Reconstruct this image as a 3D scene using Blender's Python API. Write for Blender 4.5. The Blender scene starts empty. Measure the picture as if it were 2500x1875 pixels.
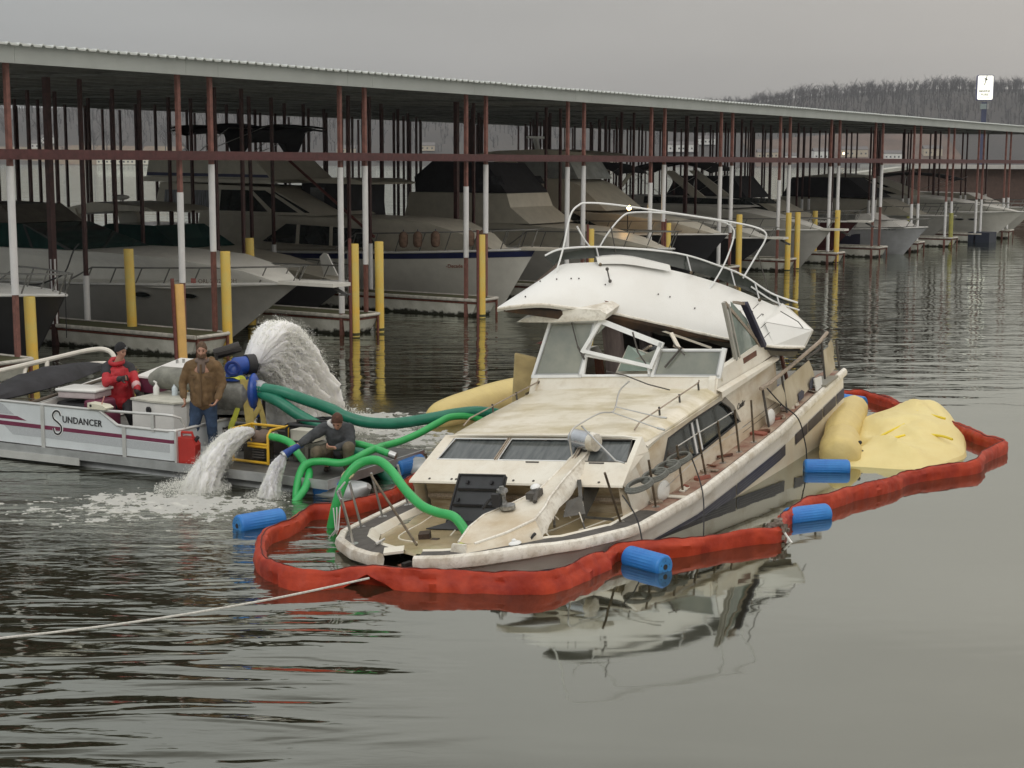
import bpy, bmesh, math, random
from math import radians as R, sin, cos, pi, sqrt, exp
from mathutils import Vector, Matrix, noise
import numpy as np
random.seed(7); np.random.seed(7); noise.seed_set(7)
SC = bpy.context.scene
COL = SC.collection
# ---------------------------------------------------------------- camera
cam_d = bpy.data.cameras.new('camera'); cam = bpy.data.objects.new('camera', cam_d); COL.objects.link(cam)
cam_d.sensor_fit = 'HORIZONTAL'; cam_d.sensor_width = 36.0; cam_d.lens = 36.0*3756/2500
cam_d.clip_start = .1; cam_d.clip_end = 9000
PITCH, ROLL = R(8.23), 0.0040
_f = Vector((0, cos(PITCH), -sin(PITCH))); _u = Vector((0, sin(PITCH), cos(PITCH))); _r = Vector((1, 0, 0))
rt = _r*cos(ROLL)+_u*sin(ROLL); up = -_r*sin(ROLL)+_u*cos(ROLL)
M3 = Matrix((rt, up, -_f)).transposed()
cam.matrix_world = Matrix.Translation((0, 0, 4.8)) @ M3.to_4x4()
SC.camera = cam
# ---------------------------------------------------------------- sky: dense winter overcast
SUN_EL, SUN_AZ = R(38), R(20)     # the bright part of the cloud is behind and left of the camera
W = bpy.data.worlds.new('World'); SC.world = W; W.use_nodes = True
nt = W.node_tree; N = nt.nodes; Lk = nt.links; N.clear()
out = N.new('ShaderNodeOutputWorld')
sky = N.new('ShaderNodeTexSky'); sky.sky_type = 'NISHITA'; sky.sun_disc = False
sky.sun_elevation = SUN_EL; sky.sun_rotation = R(180)+SUN_AZ; sky.air_density = 1.5; sky.dust_density = 4
bg1 = N.new('ShaderNodeBackground'); bg1.inputs[1].default_value = .06; Lk.new(sky.outputs[0], bg1.inputs[0])
tc = N.new('ShaderNodeTexCoord'); sep = N.new('ShaderNodeSeparateXYZ'); Lk.new(tc.outputs['Generated'], sep.inputs[0])
mx = N.new('ShaderNodeMath'); mx.operation = 'MAXIMUM'; Lk.new(sep.outputs[2], mx.inputs[0]); mx.inputs[1].default_value = 0
ma = N.new('ShaderNodeMath'); ma.operation = 'MULTIPLY_ADD'; Lk.new(mx.outputs[0], ma.inputs[0]); ma.inputs[1].default_value = 3.0; ma.inputs[2].default_value = 1.0  # overcast gradient, steeper than CIE so the water reflects brighter
mp = N.new('ShaderNodeMapping'); mp.inputs['Scale'].default_value = (1.2, 1.2, 6.0); Lk.new(tc.outputs['Generated'], mp.inputs[0])
nz = N.new('ShaderNodeTexNoise'); nz.inputs['Scale'].default_value = 1.6; nz.inputs['Detail'].default_value = 5; nz.inputs['Roughness'].default_value = .5; Lk.new(mp.outputs[0], nz.inputs[0])
mr = N.new('ShaderNodeMapRange'); mr.inputs[1].default_value = .3; mr.inputs[2].default_value = .7; mr.inputs[3].default_value = .88; mr.inputs[4].default_value = 1.12; Lk.new(nz.outputs[0], mr.inputs[0])
m2 = N.new('ShaderNodeMath'); m2.operation = 'MULTIPLY'; Lk.new(ma.outputs[0], m2.inputs[0]); Lk.new(mr.outputs[0], m2.inputs[1])
# warm-pale cloud to the right of the view, cooler grey to the left
mrx = N.new('ShaderNodeMapRange'); mrx.inputs[1].default_value = -.35; mrx.inputs[2].default_value = .35; Lk.new(sep.outputs[0], mrx.inputs[0])
cr = N.new('ShaderNodeMixRGB'); cr.inputs[1].default_value = (.275, .283, .282, 1); cr.inputs[2].default_value = (.392, .370, .342, 1); Lk.new(mrx.outputs[0], cr.inputs[0])
bg2 = N.new('ShaderNodeBackground'); Lk.new(cr.outputs[0], bg2.inputs[0]); Lk.new(m2.outputs[0], bg2.inputs[1])
ms = N.new('ShaderNodeMixShader'); ms.inputs[0].default_value = .96; Lk.new(bg1.outputs[0], ms.inputs[1]); Lk.new(bg2.outputs[0], ms.inputs[2]); Lk.new(ms.outputs[0], out.inputs[0])
sun_d = bpy.data.lights.new('sun', 'SUN'); sun = bpy.data.objects.new('sun', sun_d); COL.objects.link(sun)
sun_d.energy = .55; sun_d.angle = R(25); sun_d.color = (1, .96, .90)
_sd = Vector((-sin(SUN_AZ)*cos(SUN_EL), -cos(SUN_AZ)*cos(SUN_EL), sin(SUN_EL)))
sun.rotation_euler = _sd.to_track_quat('Z', 'Y').to_euler()
SC.view_settings.view_transform = 'Standard'; SC.view_settings.look = 'None'; SC.view_settings.gamma = 1; SC.view_settings.exposure = 0
SC.cycles.max_bounces = 6; SC.cycles.volume_bounces = 0; SC.cycles.transparent_max_bounces = 12
SC.cycles.use_denoising = True

# ---------------------------------------------------------------- helpers
def V(*a): return Vector(a if len(a) > 1 else a[0])
MATS = {}
def mat(name, col, rough=.5, metal=0., var=.10, scale=3., col2=None, bump=0., bscale=25., stretch=None, spec=.5, coat=0., trans=0., emit=None, lo=.35, hi=.65, thin=False):
    if name in MATS: return MATS[name]
    m = bpy.data.materials.new(name); m.use_nodes = True; n = m.node_tree.nodes; l = m.node_tree.links
    b = n['Principled BSDF']; b.inputs['Roughness'].default_value = rough; b.inputs['Metallic'].default_value = metal
    b.inputs['Specular IOR Level'].default_value = spec; b.inputs['Coat Weight'].default_value = coat
    b.inputs['Transmission Weight'].default_value = trans
    t = n.new('ShaderNodeTexCoord'); mp = n.new('ShaderNodeMapping'); l.new(t.outputs['Object'], mp.inputs[0])
    if stretch: mp.inputs['Scale'].default_value = stretch
    nz = n.new('ShaderNodeTexNoise'); nz.inputs['Scale'].default_value = scale; nz.inputs['Detail'].default_value = 6; nz.inputs['Roughness'].default_value = .62; l.new(mp.outputs[0], nz.inputs[0])
    r = n.new('ShaderNodeMapRange'); r.inputs[1].default_value = lo; r.inputs[2].default_value = hi; l.new(nz.outputs[0], r.inputs[0])
    mxn = n.new('ShaderNodeMixRGB'); l.new(r.outputs[0], mxn.inputs[0])
    c1 = [c*(1-var) for c in col]; c2 = list(col2) if col2 else [min(1, c*(1+var)) for c in col]
    if col2: c1 = list(col)
    mxn.inputs[1].default_value = (*c1, 1); mxn.inputs[2].default_value = (*c2, 1)
    l.new(mxn.outputs[0], b.inputs['Base Color'])
    if bump:
        n2 = n.new('ShaderNodeTexNoise'); n2.inputs['Scale'].default_value = bscale; n2.inputs['Detail'].default_value = 4; l.new(mp.outputs[0], n2.inputs[0])
        bp = n.new('ShaderNodeBump'); bp.inputs['Strength'].default_value = 1; bp.inputs['Distance'].default_value = bump; l.new(n2.outputs[0], bp.inputs['Height']); l.new(bp.outputs[0], b.inputs['Normal'])
    if emit: b.inputs['Emission Color'].default_value = (*emit[:3], 1); b.inputs['Emission Strength'].default_value = emit[3]
    MATS[name] = m; return m

class MB:
    def __init__(s): s.v = []; s.f = []; s.m = []
    def add(s, vs, fs, mi=0):
        o = len(s.v); s.v += [tuple(v) for v in vs]; s.f += [tuple(i+o for i in f) for f in fs]; s.m += [mi]*len(fs); return s
    def box(s, c, d, rot=None, mi=0):
        x, y, z = d[0]/2, d[1]/2, d[2]/2
        vs = [V(a, b, e) for a in (-x, x) for b in (-y, y) for e in (-z, z)]
        if rot is not None: vs = [rot @ v for v in vs]
        c = V(c); vs = [v+c for v in vs]
        return s.add(vs, [(0, 1, 3, 2), (4, 6, 7, 5), (0, 4, 5, 1), (2, 3, 7, 6), (0, 2, 6, 4), (1, 5, 7, 3)], mi)
    def bb(s, p0, p1, mi=0):
        return s.box([(a+b)/2 for a, b in zip(p0, p1)], [abs(b-a) for a, b in zip(p0, p1)], None, mi)
    def bar(s, a, b, w, h, mi=0, upv=(0, 0, 1)):     # rectangular bar from a to b
        a, b = V(a), V(b); d = (b-a); L = d.length
        if L < 1e-6: return s
        x = d/L; u_ = V(upv); y = u_.cross(x)
        if y.length < 1e-3: y = V(0, 1, 0).cross(x)
        y.normalize(); z = x.cross(y)
        vs = []
        for p in (a, b):
            for sy, sz in ((-1, -1), (1, -1), (1, 1), (-1, 1)): vs.append(p+y*(sy*w/2)+z*(sz*h/2))
        return s.add(vs, [(3, 2, 1, 0), (4, 5, 6, 7), (0, 1, 5, 4), (1, 2, 6, 5), (2, 3, 7, 6), (3, 0, 4, 7)], mi)
    def tube(s, pts, r, n=8, mi=0, cap=True, closed=False, sq=(1, 1), upv=None):
        pts = [V(p) for p in pts]; k = len(pts)
        rs = r if isinstance(r, (list, tuple)) else [r]*k
        o = len(s.v); prev = None
        for i, p in enumerate(pts):
            if closed: t = pts[(i+1) % k]-pts[i-1]
            else: t = pts[min(i+1, k-1)]-pts[max(i-1, 0)]
            if t.length < 1e-9: t = V(0, 0, 1)
            t.normalize()
            if prev is None or upv is not None:
                a = V(upv) if upv is not None else (V(0, 0, 1) if abs(t.z) < .9 else V(1, 0, 0))
            else: a = prev
            x = a-t*a.dot(t)
            if x.length < 1e-6: x = V(1, 0, 0)-t*t.x
            x.normalize(); y = t.cross(x); prev = x
            for j in range(n):
                an = 2*pi*j/n; s.v.append(tuple(p+x*(cos(an)*rs[i]*sq[0])+y*(sin(an)*rs[i]*sq[1])))
        fs = []
        for i in range(k if closed else k-1):
            for j in range(n):
                a = o+i*n+j; b = o+i*n+(j+1) % n; i2 = (i+1) % k
                fs.append((a, b, o+i2*n+(j+1) % n, o+i2*n+j))
        if cap and not closed: fs.append(tuple(o+n-1-j for j in range(n))); fs.append(tuple(o+(k-1)*n+j for j in range(n)))
        s.f += fs; s.m += [mi]*len(fs); return s
    def cyl(s, a, b, r, n=12, mi=0, r2=None): return s.tube([a, b], [r, r if r2 is None else r2], n, mi)
    def prism(s, poly, off, mi=0):
        poly = [V(p) for p in poly]; off = V(off); n = len(poly)
        vs = poly+[p+off for p in poly]
        return s.add(vs, [tuple(range(n))[::-1], tuple(range(n, 2*n))]+[(i, (i+1) % n, n+(i+1) % n, n+i) for i in range(n)], mi)
    def grid(s, rows, mi=0, closed=False, capends=False):
        o = len(s.v); n = len(rows[0])
        for r_ in rows: s.v += [tuple(p) for p in r_]
        fs = []
        for i in range(len(rows)-1):
            for j in range(n if closed else n-1):
                a = o+i*n+j; b = o+i*n+(j+1) % n; fs.append((a, b, b+n, a+n))
        if capends: fs.append(tuple(o+j for j in range(n))[::-1]); fs.append(tuple(o+(len(rows)-1)*n+j for j in range(n)))
        s.f += fs; s.m += [mi]*len(fs); return s
    def ell(s, c, r, nu=12, nv=8, rot=None, mi=0):
        c = V(c); rr = (r, r, r) if not isinstance(r, (tuple, list)) else r; rows = []
        for i in range(nv+1):
            th = pi*i/nv; row = []
            for j in range(nu):
                ph = 2*pi*j/nu; p = V(rr[0]*sin(th)*cos(ph), rr[1]*sin(th)*sin(ph), rr[2]*cos(th))
                if rot is not None: p = rot @ p
                row.append(p+c)
            rows.append(row)
        return s.grid(rows, mi, True)
    def build(s, name, m=None, parent=None, world=False, smooth=False, angle=None, kind=None):
        me = bpy.data.meshes.new(name); vs = s.v
        if world and parent is not None:
            o = parent.location; vs = [(a-o[0], b-o[1], c-o[2]) for a, b, c in vs]
        me.from_pydata([tuple(v) for v in vs], [], s.f)
        ms_ = m if isinstance(m, (list, tuple)) else [m]
        for q in ms_:
            if q is not None: me.materials.append(q)
        if len(ms_) > 1: me.polygons.foreach_set('material_index', s.m)
        if smooth: me.polygons.foreach_set('use_smooth', [True]*len(me.polygons))
        me.update()
        if smooth:
            bm = bmesh.new(); bm.from_mesh(me); bmesh.ops.remove_doubles(bm, verts=bm.verts, dist=1e-5)
            bmesh.ops.recalc_face_normals(bm, faces=bm.faces)
            an = R(angle or 40)
            for e in bm.edges:
                if len(e.link_faces) == 2 and e.calc_face_angle(0) > an: e.smooth = False
            bm.to_mesh(me); bm.free()
        else:
            bm = bmesh.new(); bm.from_mesh(me); bmesh.ops.recalc_face_normals(bm, faces=bm.faces); bm.to_mesh(me); bm.free()
        ob = bpy.data.objects.new(name, me); COL.objects.link(ob)
        if parent is not None: ob.parent = parent
        if kind: ob['kind'] = kind
        return ob

def thing(name, label, cat, loc=(0, 0, 0), rz=0., group=None, rot=None):
    o = bpy.data.objects.new(name, None); COL.objects.link(o); o.empty_display_size = .2
    o.location = loc
    if rot is not None: o.rotation_euler = rot
    else: o.rotation_euler = (0, 0, rz)
    o['label'] = label; o['category'] = cat
    if group: o['group'] = group
    return o
def tag(o, label, cat, group=None, kind=None):
    if label: o['label'] = label
    if cat: o['category'] = cat
    if group: o['group'] = group
    if kind: o['kind'] = kind
    return o
def copy_obj(o, parent=None, name=None):
    c = o.copy(); COL.objects.link(c)
    if name: c.name = name
    if parent is not None: c.parent = parent
    return c
def copy_tree(o, parent=None):
    c = copy_obj(o, parent)
    for ch in list(o.children): copy_tree(ch, c)
    return c
def origin_base(ob):     # move a mesh object's origin from the world origin to the middle of its base
    me = ob.data; n = len(me.vertices); a = np.empty(n*3); me.vertices.foreach_get('co', a); a = a.reshape(-1, 3)
    o = np.array([(a[:, 0].min()+a[:, 0].max())/2, (a[:, 1].min()+a[:, 1].max())/2, a[:, 2].min()])
    a -= o; me.vertices.foreach_set('co', a.ravel()); me.update(); ob.location = Vector(o)+ob.location; return ob
def smooth_path(pts, sub=5, closed=False):
    P = [V(p) for p in pts]; n = len(P); out_ = []
    rng = range(n if closed else n-1)
    for i in rng:
        p0 = P[i-1] if (i > 0 or closed) else P[0]; p1 = P[i]; p2 = P[(i+1) % n]; p3 = P[(i+2) % n] if (closed or i+2 < n) else P[-1]
        for k in range(sub):
            t = k/sub
            out_.append(.5*((2*p1)+(p2-p0)*t+(2*p0-5*p1+4*p2-p3)*t*t+(3*p1-p0-3*p2+p3)*t**3))
    if not closed: out_.append(P[-1])
    return out_
def text_mesh(body, size, depth=.004, bold=False, sp=1., shear=0.):
    c = bpy.data.curves.new('lettering', 'FONT'); c.body = body; c.size = size; c.extrude = depth; c.space_character = sp; c.shear = shear; c.resolution_u = 3
    if bold: c.offset = size*.012
    o = bpy.data.objects.new('lettering', c); COL.objects.link(o)
    dg = bpy.context.evaluated_depsgraph_get(); me = bpy.data.meshes.new_from_object(o.evaluated_get(dg))
    bpy.data.objects.remove(o); return me
def text_on(name, body, size, m, parent, origin, xdir, ydir, depth=.004, bold=False, sp=1., shear=0.):
    me = text_mesh(body, size, depth, bold, sp, shear); me.materials.clear(); me.materials.append(m)
    x = V(xdir).normalized(); y = V(ydir); y = (y-x*y.dot(x)).normalized(); z = x.cross(y)
    MM = Matrix((x, y, z)).transposed().to_4x4(); MM.translation = V(origin); me.transform(MM)
    ob = bpy.data.objects.new(name, me); COL.objects.link(ob); ob.parent = parent; return ob
def fit(v, a, b, c, d): t = max(0, min(1, (v-a)/(b-a))); return c+(d-c)*t
def interp(x, xs, ys):
    return float(np.interp(x, xs, ys))

# ---------------------------------------------------------------- materials shared by many things
m_white = mat('white_gelcoat', (.72, .72, .69), .35, var=.05, bump=.0006, bscale=40)
m_offw = mat('cream_gelcoat', (.60, .58, .50), .4, var=.07)
m_greyhull = mat('grey_hull_paint', (.40, .395, .375), .4, var=.06)
m_steel = mat('stainless_rail', (.55, .55, .54), .3, metal=.85, var=.05)
m_redsteel = mat('oxide_red_steel', (.145, .045, .038), .55, var=.25, scale=9, bump=.001)
m_pvc = mat('white_pvc_sleeve', (.70, .70, .70), .4, var=.05)
m_yel = mat('yellow_pile_sleeve', (.72, .46, .07), .45, var=.10, scale=2, col2=(.62, .50, .14))
m_black = mat('black_rubber', (.02, .02, .022), .6, var=.2)
m_glass_dark = mat('dark_window_glass', (.02, .025, .025), .08, var=.3, spec=.8)
m_canvas = mat('navy_black_canvas', (.018, .018, .022), .85, var=.3, bump=.004, bscale=6)
m_navy = mat('navy_paint', (.018, .025, .09), .4, var=.15)
m_brail = mat('shaded_boat_rail', (.20, .20, .19), .4, metal=.5, var=.2)  # darker copy of the rail steel, under-roof shade put into its colour
m_rope = mat('rope_grey', (.45, .45, .42), .8, var=.2)
# ================================================================ WATER
def make_water():
    m = bpy.data.materials.new('lake_water'); m.use_nodes = True; n = m.node_tree.nodes; l = m.node_tree.links; n.clear()
    o = n.new('ShaderNodeOutputMaterial'); t = n.new('ShaderNodeTexCoord'); s = n.new('ShaderNodeSeparateXYZ'); l.new(t.outputs['Object'], s.inputs[0])
    def MR(src, a, b, c=0., d=1., smooth=True):
        q = n.new('ShaderNodeMapRange'); q.interpolation_type = 'SMOOTHSTEP' if smooth else 'LINEAR'
        q.inputs[1].default_value = a; q.inputs[2].default_value = b; q.inputs[3].default_value = c; q.inputs[4].default_value = d; l.new(src, q.inputs[0]); return q.outputs[0]
    def MA(op, a, b):
        q = n.new('ShaderNodeMath'); q.operation = op
        for i, x in enumerate((a, b)):
            if isinstance(x, (int, float)): q.inputs[i].default_value = x
            else: l.new(x, q.inputs[i])
        return q.outputs[0]
    def NZ(sc, scale, det=2, rot=0., dist=0.):
        mp = n.new('ShaderNodeMapping'); mp.inputs['Scale'].default_value = sc; mp.inputs['Rotation'].default_value = (0, 0, rot); l.new(t.outputs['Object'], mp.inputs[0])
        q = n.new('ShaderNodeTexNoise'); q.inputs['Scale'].default_value = scale; q.inputs['Detail'].default_value = det; q.inputs['Distortion'].default_value = dist; q.inputs['Roughness'].default_value = .5
        l.new(mp.outputs[0], q.inputs[0]); return q.outputs[0]
    x, y = s.outputs[0], s.outputs[1]
    # large soft variation breaks the edges of the ripple fields
    wob = NZ((1, 1, 1), .22, 2)
    xw = MA('ADD', x, MA('MULTIPLY', MA('SUBTRACT', wob, .5), 5.)); yw = MA('ADD', y, MA('MULTIPLY', MA('SUBTRACT', wob, .5), 9.))
    left = MR(xw, -.2, -2.6)
    far = MR(yw, 27., 33.)
    rip = MA('MAXIMUM', left, far)
    calm = MA('ADD', MA('MULTIPLY', rip, .985), .015)
    n1 = NZ((.36, 1.75, 1), 1.1, 1.5, R(-11), .7)      # long crests
    n2 = NZ((1.2, 3.2, 1), 2.1, 2, R(8), .4)       # short crossing crests
    nF = NZ((.28, 1.15, 1), 1.0, 2, R(6), .5); nF2 = NZ((.55, 2.0, 1), 1.5, 2, R(-7), .4)
    n3 = NZ((1.6, 4.2, 1), 3.6, 3, R(-3), .2)
    near = MR(y, 14.5, 20., 0., 1.)
    h = MA('ADD', MA('MULTIPLY', n1, .060), MA('MULTIPLY', n2, MA('ADD', MA('MULTIPLY', near, .012), .004)))
    h = MA('ADD', h, MA('MULTIPLY', MA('MULTIPLY', n3, near), .0045))
    h = MA('MULTIPLY', h, MA('MULTIPLY', calm, MR(y, 23., 31., 1.15, .12)))
    fa = MA('MULTIPLY', MR(yw, 26.5, 35.), MR(y, 45., 95., 1., .45))
    h = MA('ADD', h, MA('MULTIPLY', fa, MA('ADD', MA('MULTIPLY', nF, .042), MA('MULTIPLY', nF2, .016))))
    open_ = MR(y, 105., 150.); nO = NZ((.3, .9, 1), .5, 3); h = MA('ADD', h, MA('MULTIPLY', MA('MULTIPLY', nO, open_), .9))
    lowf = NZ((.5, .8, 1), 1.2, 2)
    h = MA('ADD', h, MA('MULTIPLY', lowf, .004))
    # churned water round the pump outlets
    def blob(cx, cy, r):
        dx = MA('SUBTRACT', x, cx); dy = MA('SUBTRACT', y, cy); d = MA('SQRT', MA('ADD', MA('MULTIPLY', dx, dx), MA('MULTIPLY', dy, dy)), 0)
        return MR(d, r*.25, r, 1., 0.)
    ch = MA('MAXIMUM', blob(-4.9, 21.2, 3.2), blob(-2.0, 27.5, 5.))
    n4 = NZ((3, 5, 1), 2.6, 4, 0, 1.)
    h = MA('ADD', h, MA('MULTIPLY', MA('MULTIPLY', n4, ch), .014))
    bp = n.new('ShaderNodeBump'); bp.inputs['Distance'].default_value = 1.; bp.inputs['Strength'].default_value = 1.; l.new(h, bp.inputs['Height'])
    lw = n.new('ShaderNodeLayerWeight'); lw.inputs[0].default_value = .5; l.new(bp.outputs[0], lw.inputs['Normal'])
    rp = n.new('ShaderNodeValToRGB'); l.new(lw.outputs['Facing'], rp.inputs[0])
    e = rp.color_ramp.elements; e[0].position = .42; e[0].color = (.02,)*3+(1,); e[1].position = 1.; e[1].color = (1,)*3+(1,)
    for p, c in ((.52, .045), (.585, .16), (.635, .36), (.70, .44), (.80, .60), (.90, .82)):
        q = rp.color_ramp.elements.new(p); q.color = (c, c, c, 1)
    body = n.new('ShaderNodeBsdfDiffuse'); body.inputs[0].default_value = (.024, .022, .012, 1)
    gl = n.new('ShaderNodeBsdfGlossy'); gl.inputs['Roughness'].default_value = .035; gl.inputs[0].default_value = (.90, .93, .87, 1); l.new(bp.outputs[0], gl.inputs['Normal'])
    mix = n.new('ShaderNodeMixShader'); l.new(rp.outputs[0], mix.inputs[0]); l.new(body.outputs[0], mix.inputs[1]); l.new(gl.outputs[0], mix.inputs[2]); l.new(mix.outputs[0], o.inputs[0])
    return m
wm = make_water()
b = MB(); b.add([(-2600, -40, 0), (2600, -40, 0), (2600, 2600, 0), (-2600, 2600, 0)], [(0, 1, 2, 3)])
water = b.build('water', wm, kind='structure')
# ================================================================ FAR SHORE
m_hill = mat('winter_hillside', (.034, .032, .031), .95, var=.3, scale=.02, col2=(.052, .046, .040))
m_grass = mat('dormant_grass_slope', (.20, .155, .09), .95, scale=.05, col2=(.13, .085, .062))
m_bark = mat('bare_tree_bark', (.028, .027, .027), .9, var=.3)
m_twig = mat('bare_twigs', (.046, .045, .047), .95, var=.25)
def ridge(x, base): return base
def hill_height(x, y):
    """terrain heights of the far shore in metres (shore line near y=1500)"""
    k = fit(y, 1495, 1900, 0, 1)
    prof = interp(x, [-1500, -700, -500, -300, -160, -110, -60, 0, 100, 200, 270, 300, 350, 420, 520, 900, 2200], [74, 70, 66, 64, 72, 79, 72, 64, 62, 66, 70, 78, 86, 92, 96, 96, 84])
    h = prof*(1-(1-k)**1.6) + 6*noise.noise(V(x/120, y/120, 0))*k
    return h
rows = []
xs = np.linspace(-1700, 2000, 150); ys = list(np.linspace(1495, 1900, 16))+[2100, 2400]
for yy_ in ys: rows.append([V(x_, yy_ + 14*noise.noise(V(x_/200, 3, 0))*(1 if yy_ < 1600 else 0), hill_height(x_, yy_)-1.2) for x_ in xs])
hb = MB().grid(rows); hills = hb.build('hills', m_hill, smooth=True, angle=80, kind='structure')
# grass bank on the left shore
rows = []
for k_ in range(7):
    yy_ = 1497+k_*13
    rows.append([V(x_, yy_, hill_height(x_, yy_)+.6-(.9 if k_ in (0, 6) else 0)) for x_ in np.linspace(-620, -330, 30)])
MB().grid(rows).build('grass_bank', m_grass, smooth=True, angle=80, kind='structure')

def bare_tree_tris(b, x, y, z, h, nb=9, fuzz=26, mt=0, mw=1, wk=1.):
    """a leafless tree: trunk, forked limbs and a haze of real twigs"""
    rnd = random.random; w = h*.016*wk
    def stick(p, q, w0, w1, mi):
        d = (q-p); s_ = V(d.z, 0, -d.x) if abs(d.x)+abs(d.z) > 1e-6 else V(1, 0, 0); s_.normalize(); f_ = V(0, 1, 0)
        b.add([p+s_*w0, p-s_*w0, p+f_*w0, q+s_*w1, q-s_*w1, q+f_*w1], [(0, 1, 4, 3), (1, 2, 5, 4), (2, 0, 3, 5)], mi)
    base = V(x, y, z); lean = V((rnd()-.5)*.1, (rnd()-.5)*.1, 1); top = base+lean*h*.62
    stick(base-V(0, 0, 1.5), top, w, w*.5, mt)
    for i in range(nb):
        t = .3+.7*rnd(); p = base+lean*h*.62*t; a = rnd()*2*pi; L = h*(.22+.26*rnd())
        q = p+V(cos(a)*L*.62, sin(a)*L*.62, L*(.55+.5*rnd())); stick(p, q, w*.42, w*.14, mt)
        for j in range(fuzz//nb+1):
            u_ = .25+.8*rnd(); p2 = p.lerp(q, u_); a2 = rnd()*2*pi; L2 = h*(.08+.12*rnd())
            q2 = p2+V(cos(a2)*L2, sin(a2)*L2, L2*(.2+rnd())); dd = (q2-p2).cross(V(0, 1, 0)).normalized()*w*.22
            b.add([p2-dd, p2+dd, q2], [(0, 1, 2)], mw)
# far woods (one mass nobody could count)
b = MB()
for i in range(6500):
    x_ = random.uniform(-900, 1500) if i % 3 else random.uniform(200, 1250); y_ = 1540+330*random.random()**.7
    if -620 < x_ < -330 and y_ < 1590: continue
    if 200 < x_ < 800 and y_ < 1600: continue
    h_ = random.uniform(9, 17); bare_tree_tris(b, x_, y_, hill_height(x_, y_)-1, h_, 4, 14, wk=1.9)
# skyline trees
for i in range(900):
    x_ = random.uniform(180, 950); y_ = random.uniform(1830, 1905); bare_tree_tris(b, x_, y_, hill_height(x_, y_)-1, random.uniform(9, 18)*(1+.25*noise.noise(V(x_/30, 0, 0))), 8, 40, wk=1.3)
b.build('far_woods', [m_bark, m_twig], kind='stuff')
# nearer trees one can tell apart on the left shore
lab = ['tall bare forked tree on the far left shore above the grass bank', 'slender leafless tree beside the white house on the far shore', 'broad bare oak behind the long cream shed roof across the water', 'thin straight bare tree on the crest above the reddish slope', 'leaning leafless tree at the right end of the tan bank', 'short dark bare tree near the small figure-like stump on the bank', 'bare tree with twin trunks left of the thick red post', 'pale leafless tree between the shed and the thick red post', 'lone rounded bare tree above the cream shed', 'bare tree farthest left on the far shore']
for i, (x_, y_, h_) in enumerate([(-456, 1530, 38), (-470, 1550, 34), (-345, 1545, 36), (-425, 1560, 30), (-402, 1540, 34), (-436, 1515, 18), (-412, 1530, 30), (-385, 1525, 30), (-362, 1520, 26), (-492, 1530, 36)]):
    tb = thing('bare_tree', lab[i], 'tree', (x_, y_, hill_height(x_, y_)-.5), group='bare trees on the left far shore')
    b1 = MB(); bare_tree_tris(b1, 0, 0, 0, h_, 16, 150, 0, 1, 1.1)
    tr = MB(); cr_ = MB()
    for f_, mi_ in zip(b1.f, b1.m):
        q = tr if mi_ == 0 else cr_; q.add([b1.v[k] for k in f_], [tuple(range(len(f_)))])
    tr.build('trunk', m_bark, tb); cr_.build('crown', m_twig, tb)
# houses along the far shore
m_hw = mat('house_white_siding', (.62, .62, .60), .8); m_ht = mat('house_tan_siding', (.42, .36, .27), .8); m_hr = mat('house_roof_grey', (.13, .12, .12), .9)
m_win = mat('house_window', (.05, .06, .07), .2); m_lit = mat('lit_house_window', (.9, .7, .4), .4, emit=(1., .72, .38, 9))
def house(x, y, w, d, h, wall, label, lit=False, roofh=3., group='houses on the far shore', roofm=None):
    t = thing('house', label, 'house', (x, y, max(.5, hill_height(x, y)-.5)), group=group)
    MB().bb((-w/2, -d/2, 0), (w/2, d/2, h)).build('wall', wall, t)
    MB().prism([(-w/2-.5, -d/2-.5, h+.003), (w/2+.5, -d/2-.5, h+.003), (w/2+.3, 0, h+roofh), (-w/2-.3, 0, h+roofh)], (0, 0, .35)).prism([(-w/2-.5, d/2+.5, h+.003), (w/2+.5, d/2+.5, h+.003), (w/2+.3, .02, h+roofh), (-w/2-.3, .02, h+roofh)], (0, 0, .35)).build('roof', roofm or m_hr, t)
    nw = max(2, int(w/4))
    for i in range(nw):
        cx = -w/2+w*(i+.5)/nw
        MB().bb((cx-.8, -d/2-.12, h*.35), (cx+.8, -d/2-.02, h*.35+1.7)).build('window', m_lit if (lit and i == 0) else m_win, t)
    return t
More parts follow.
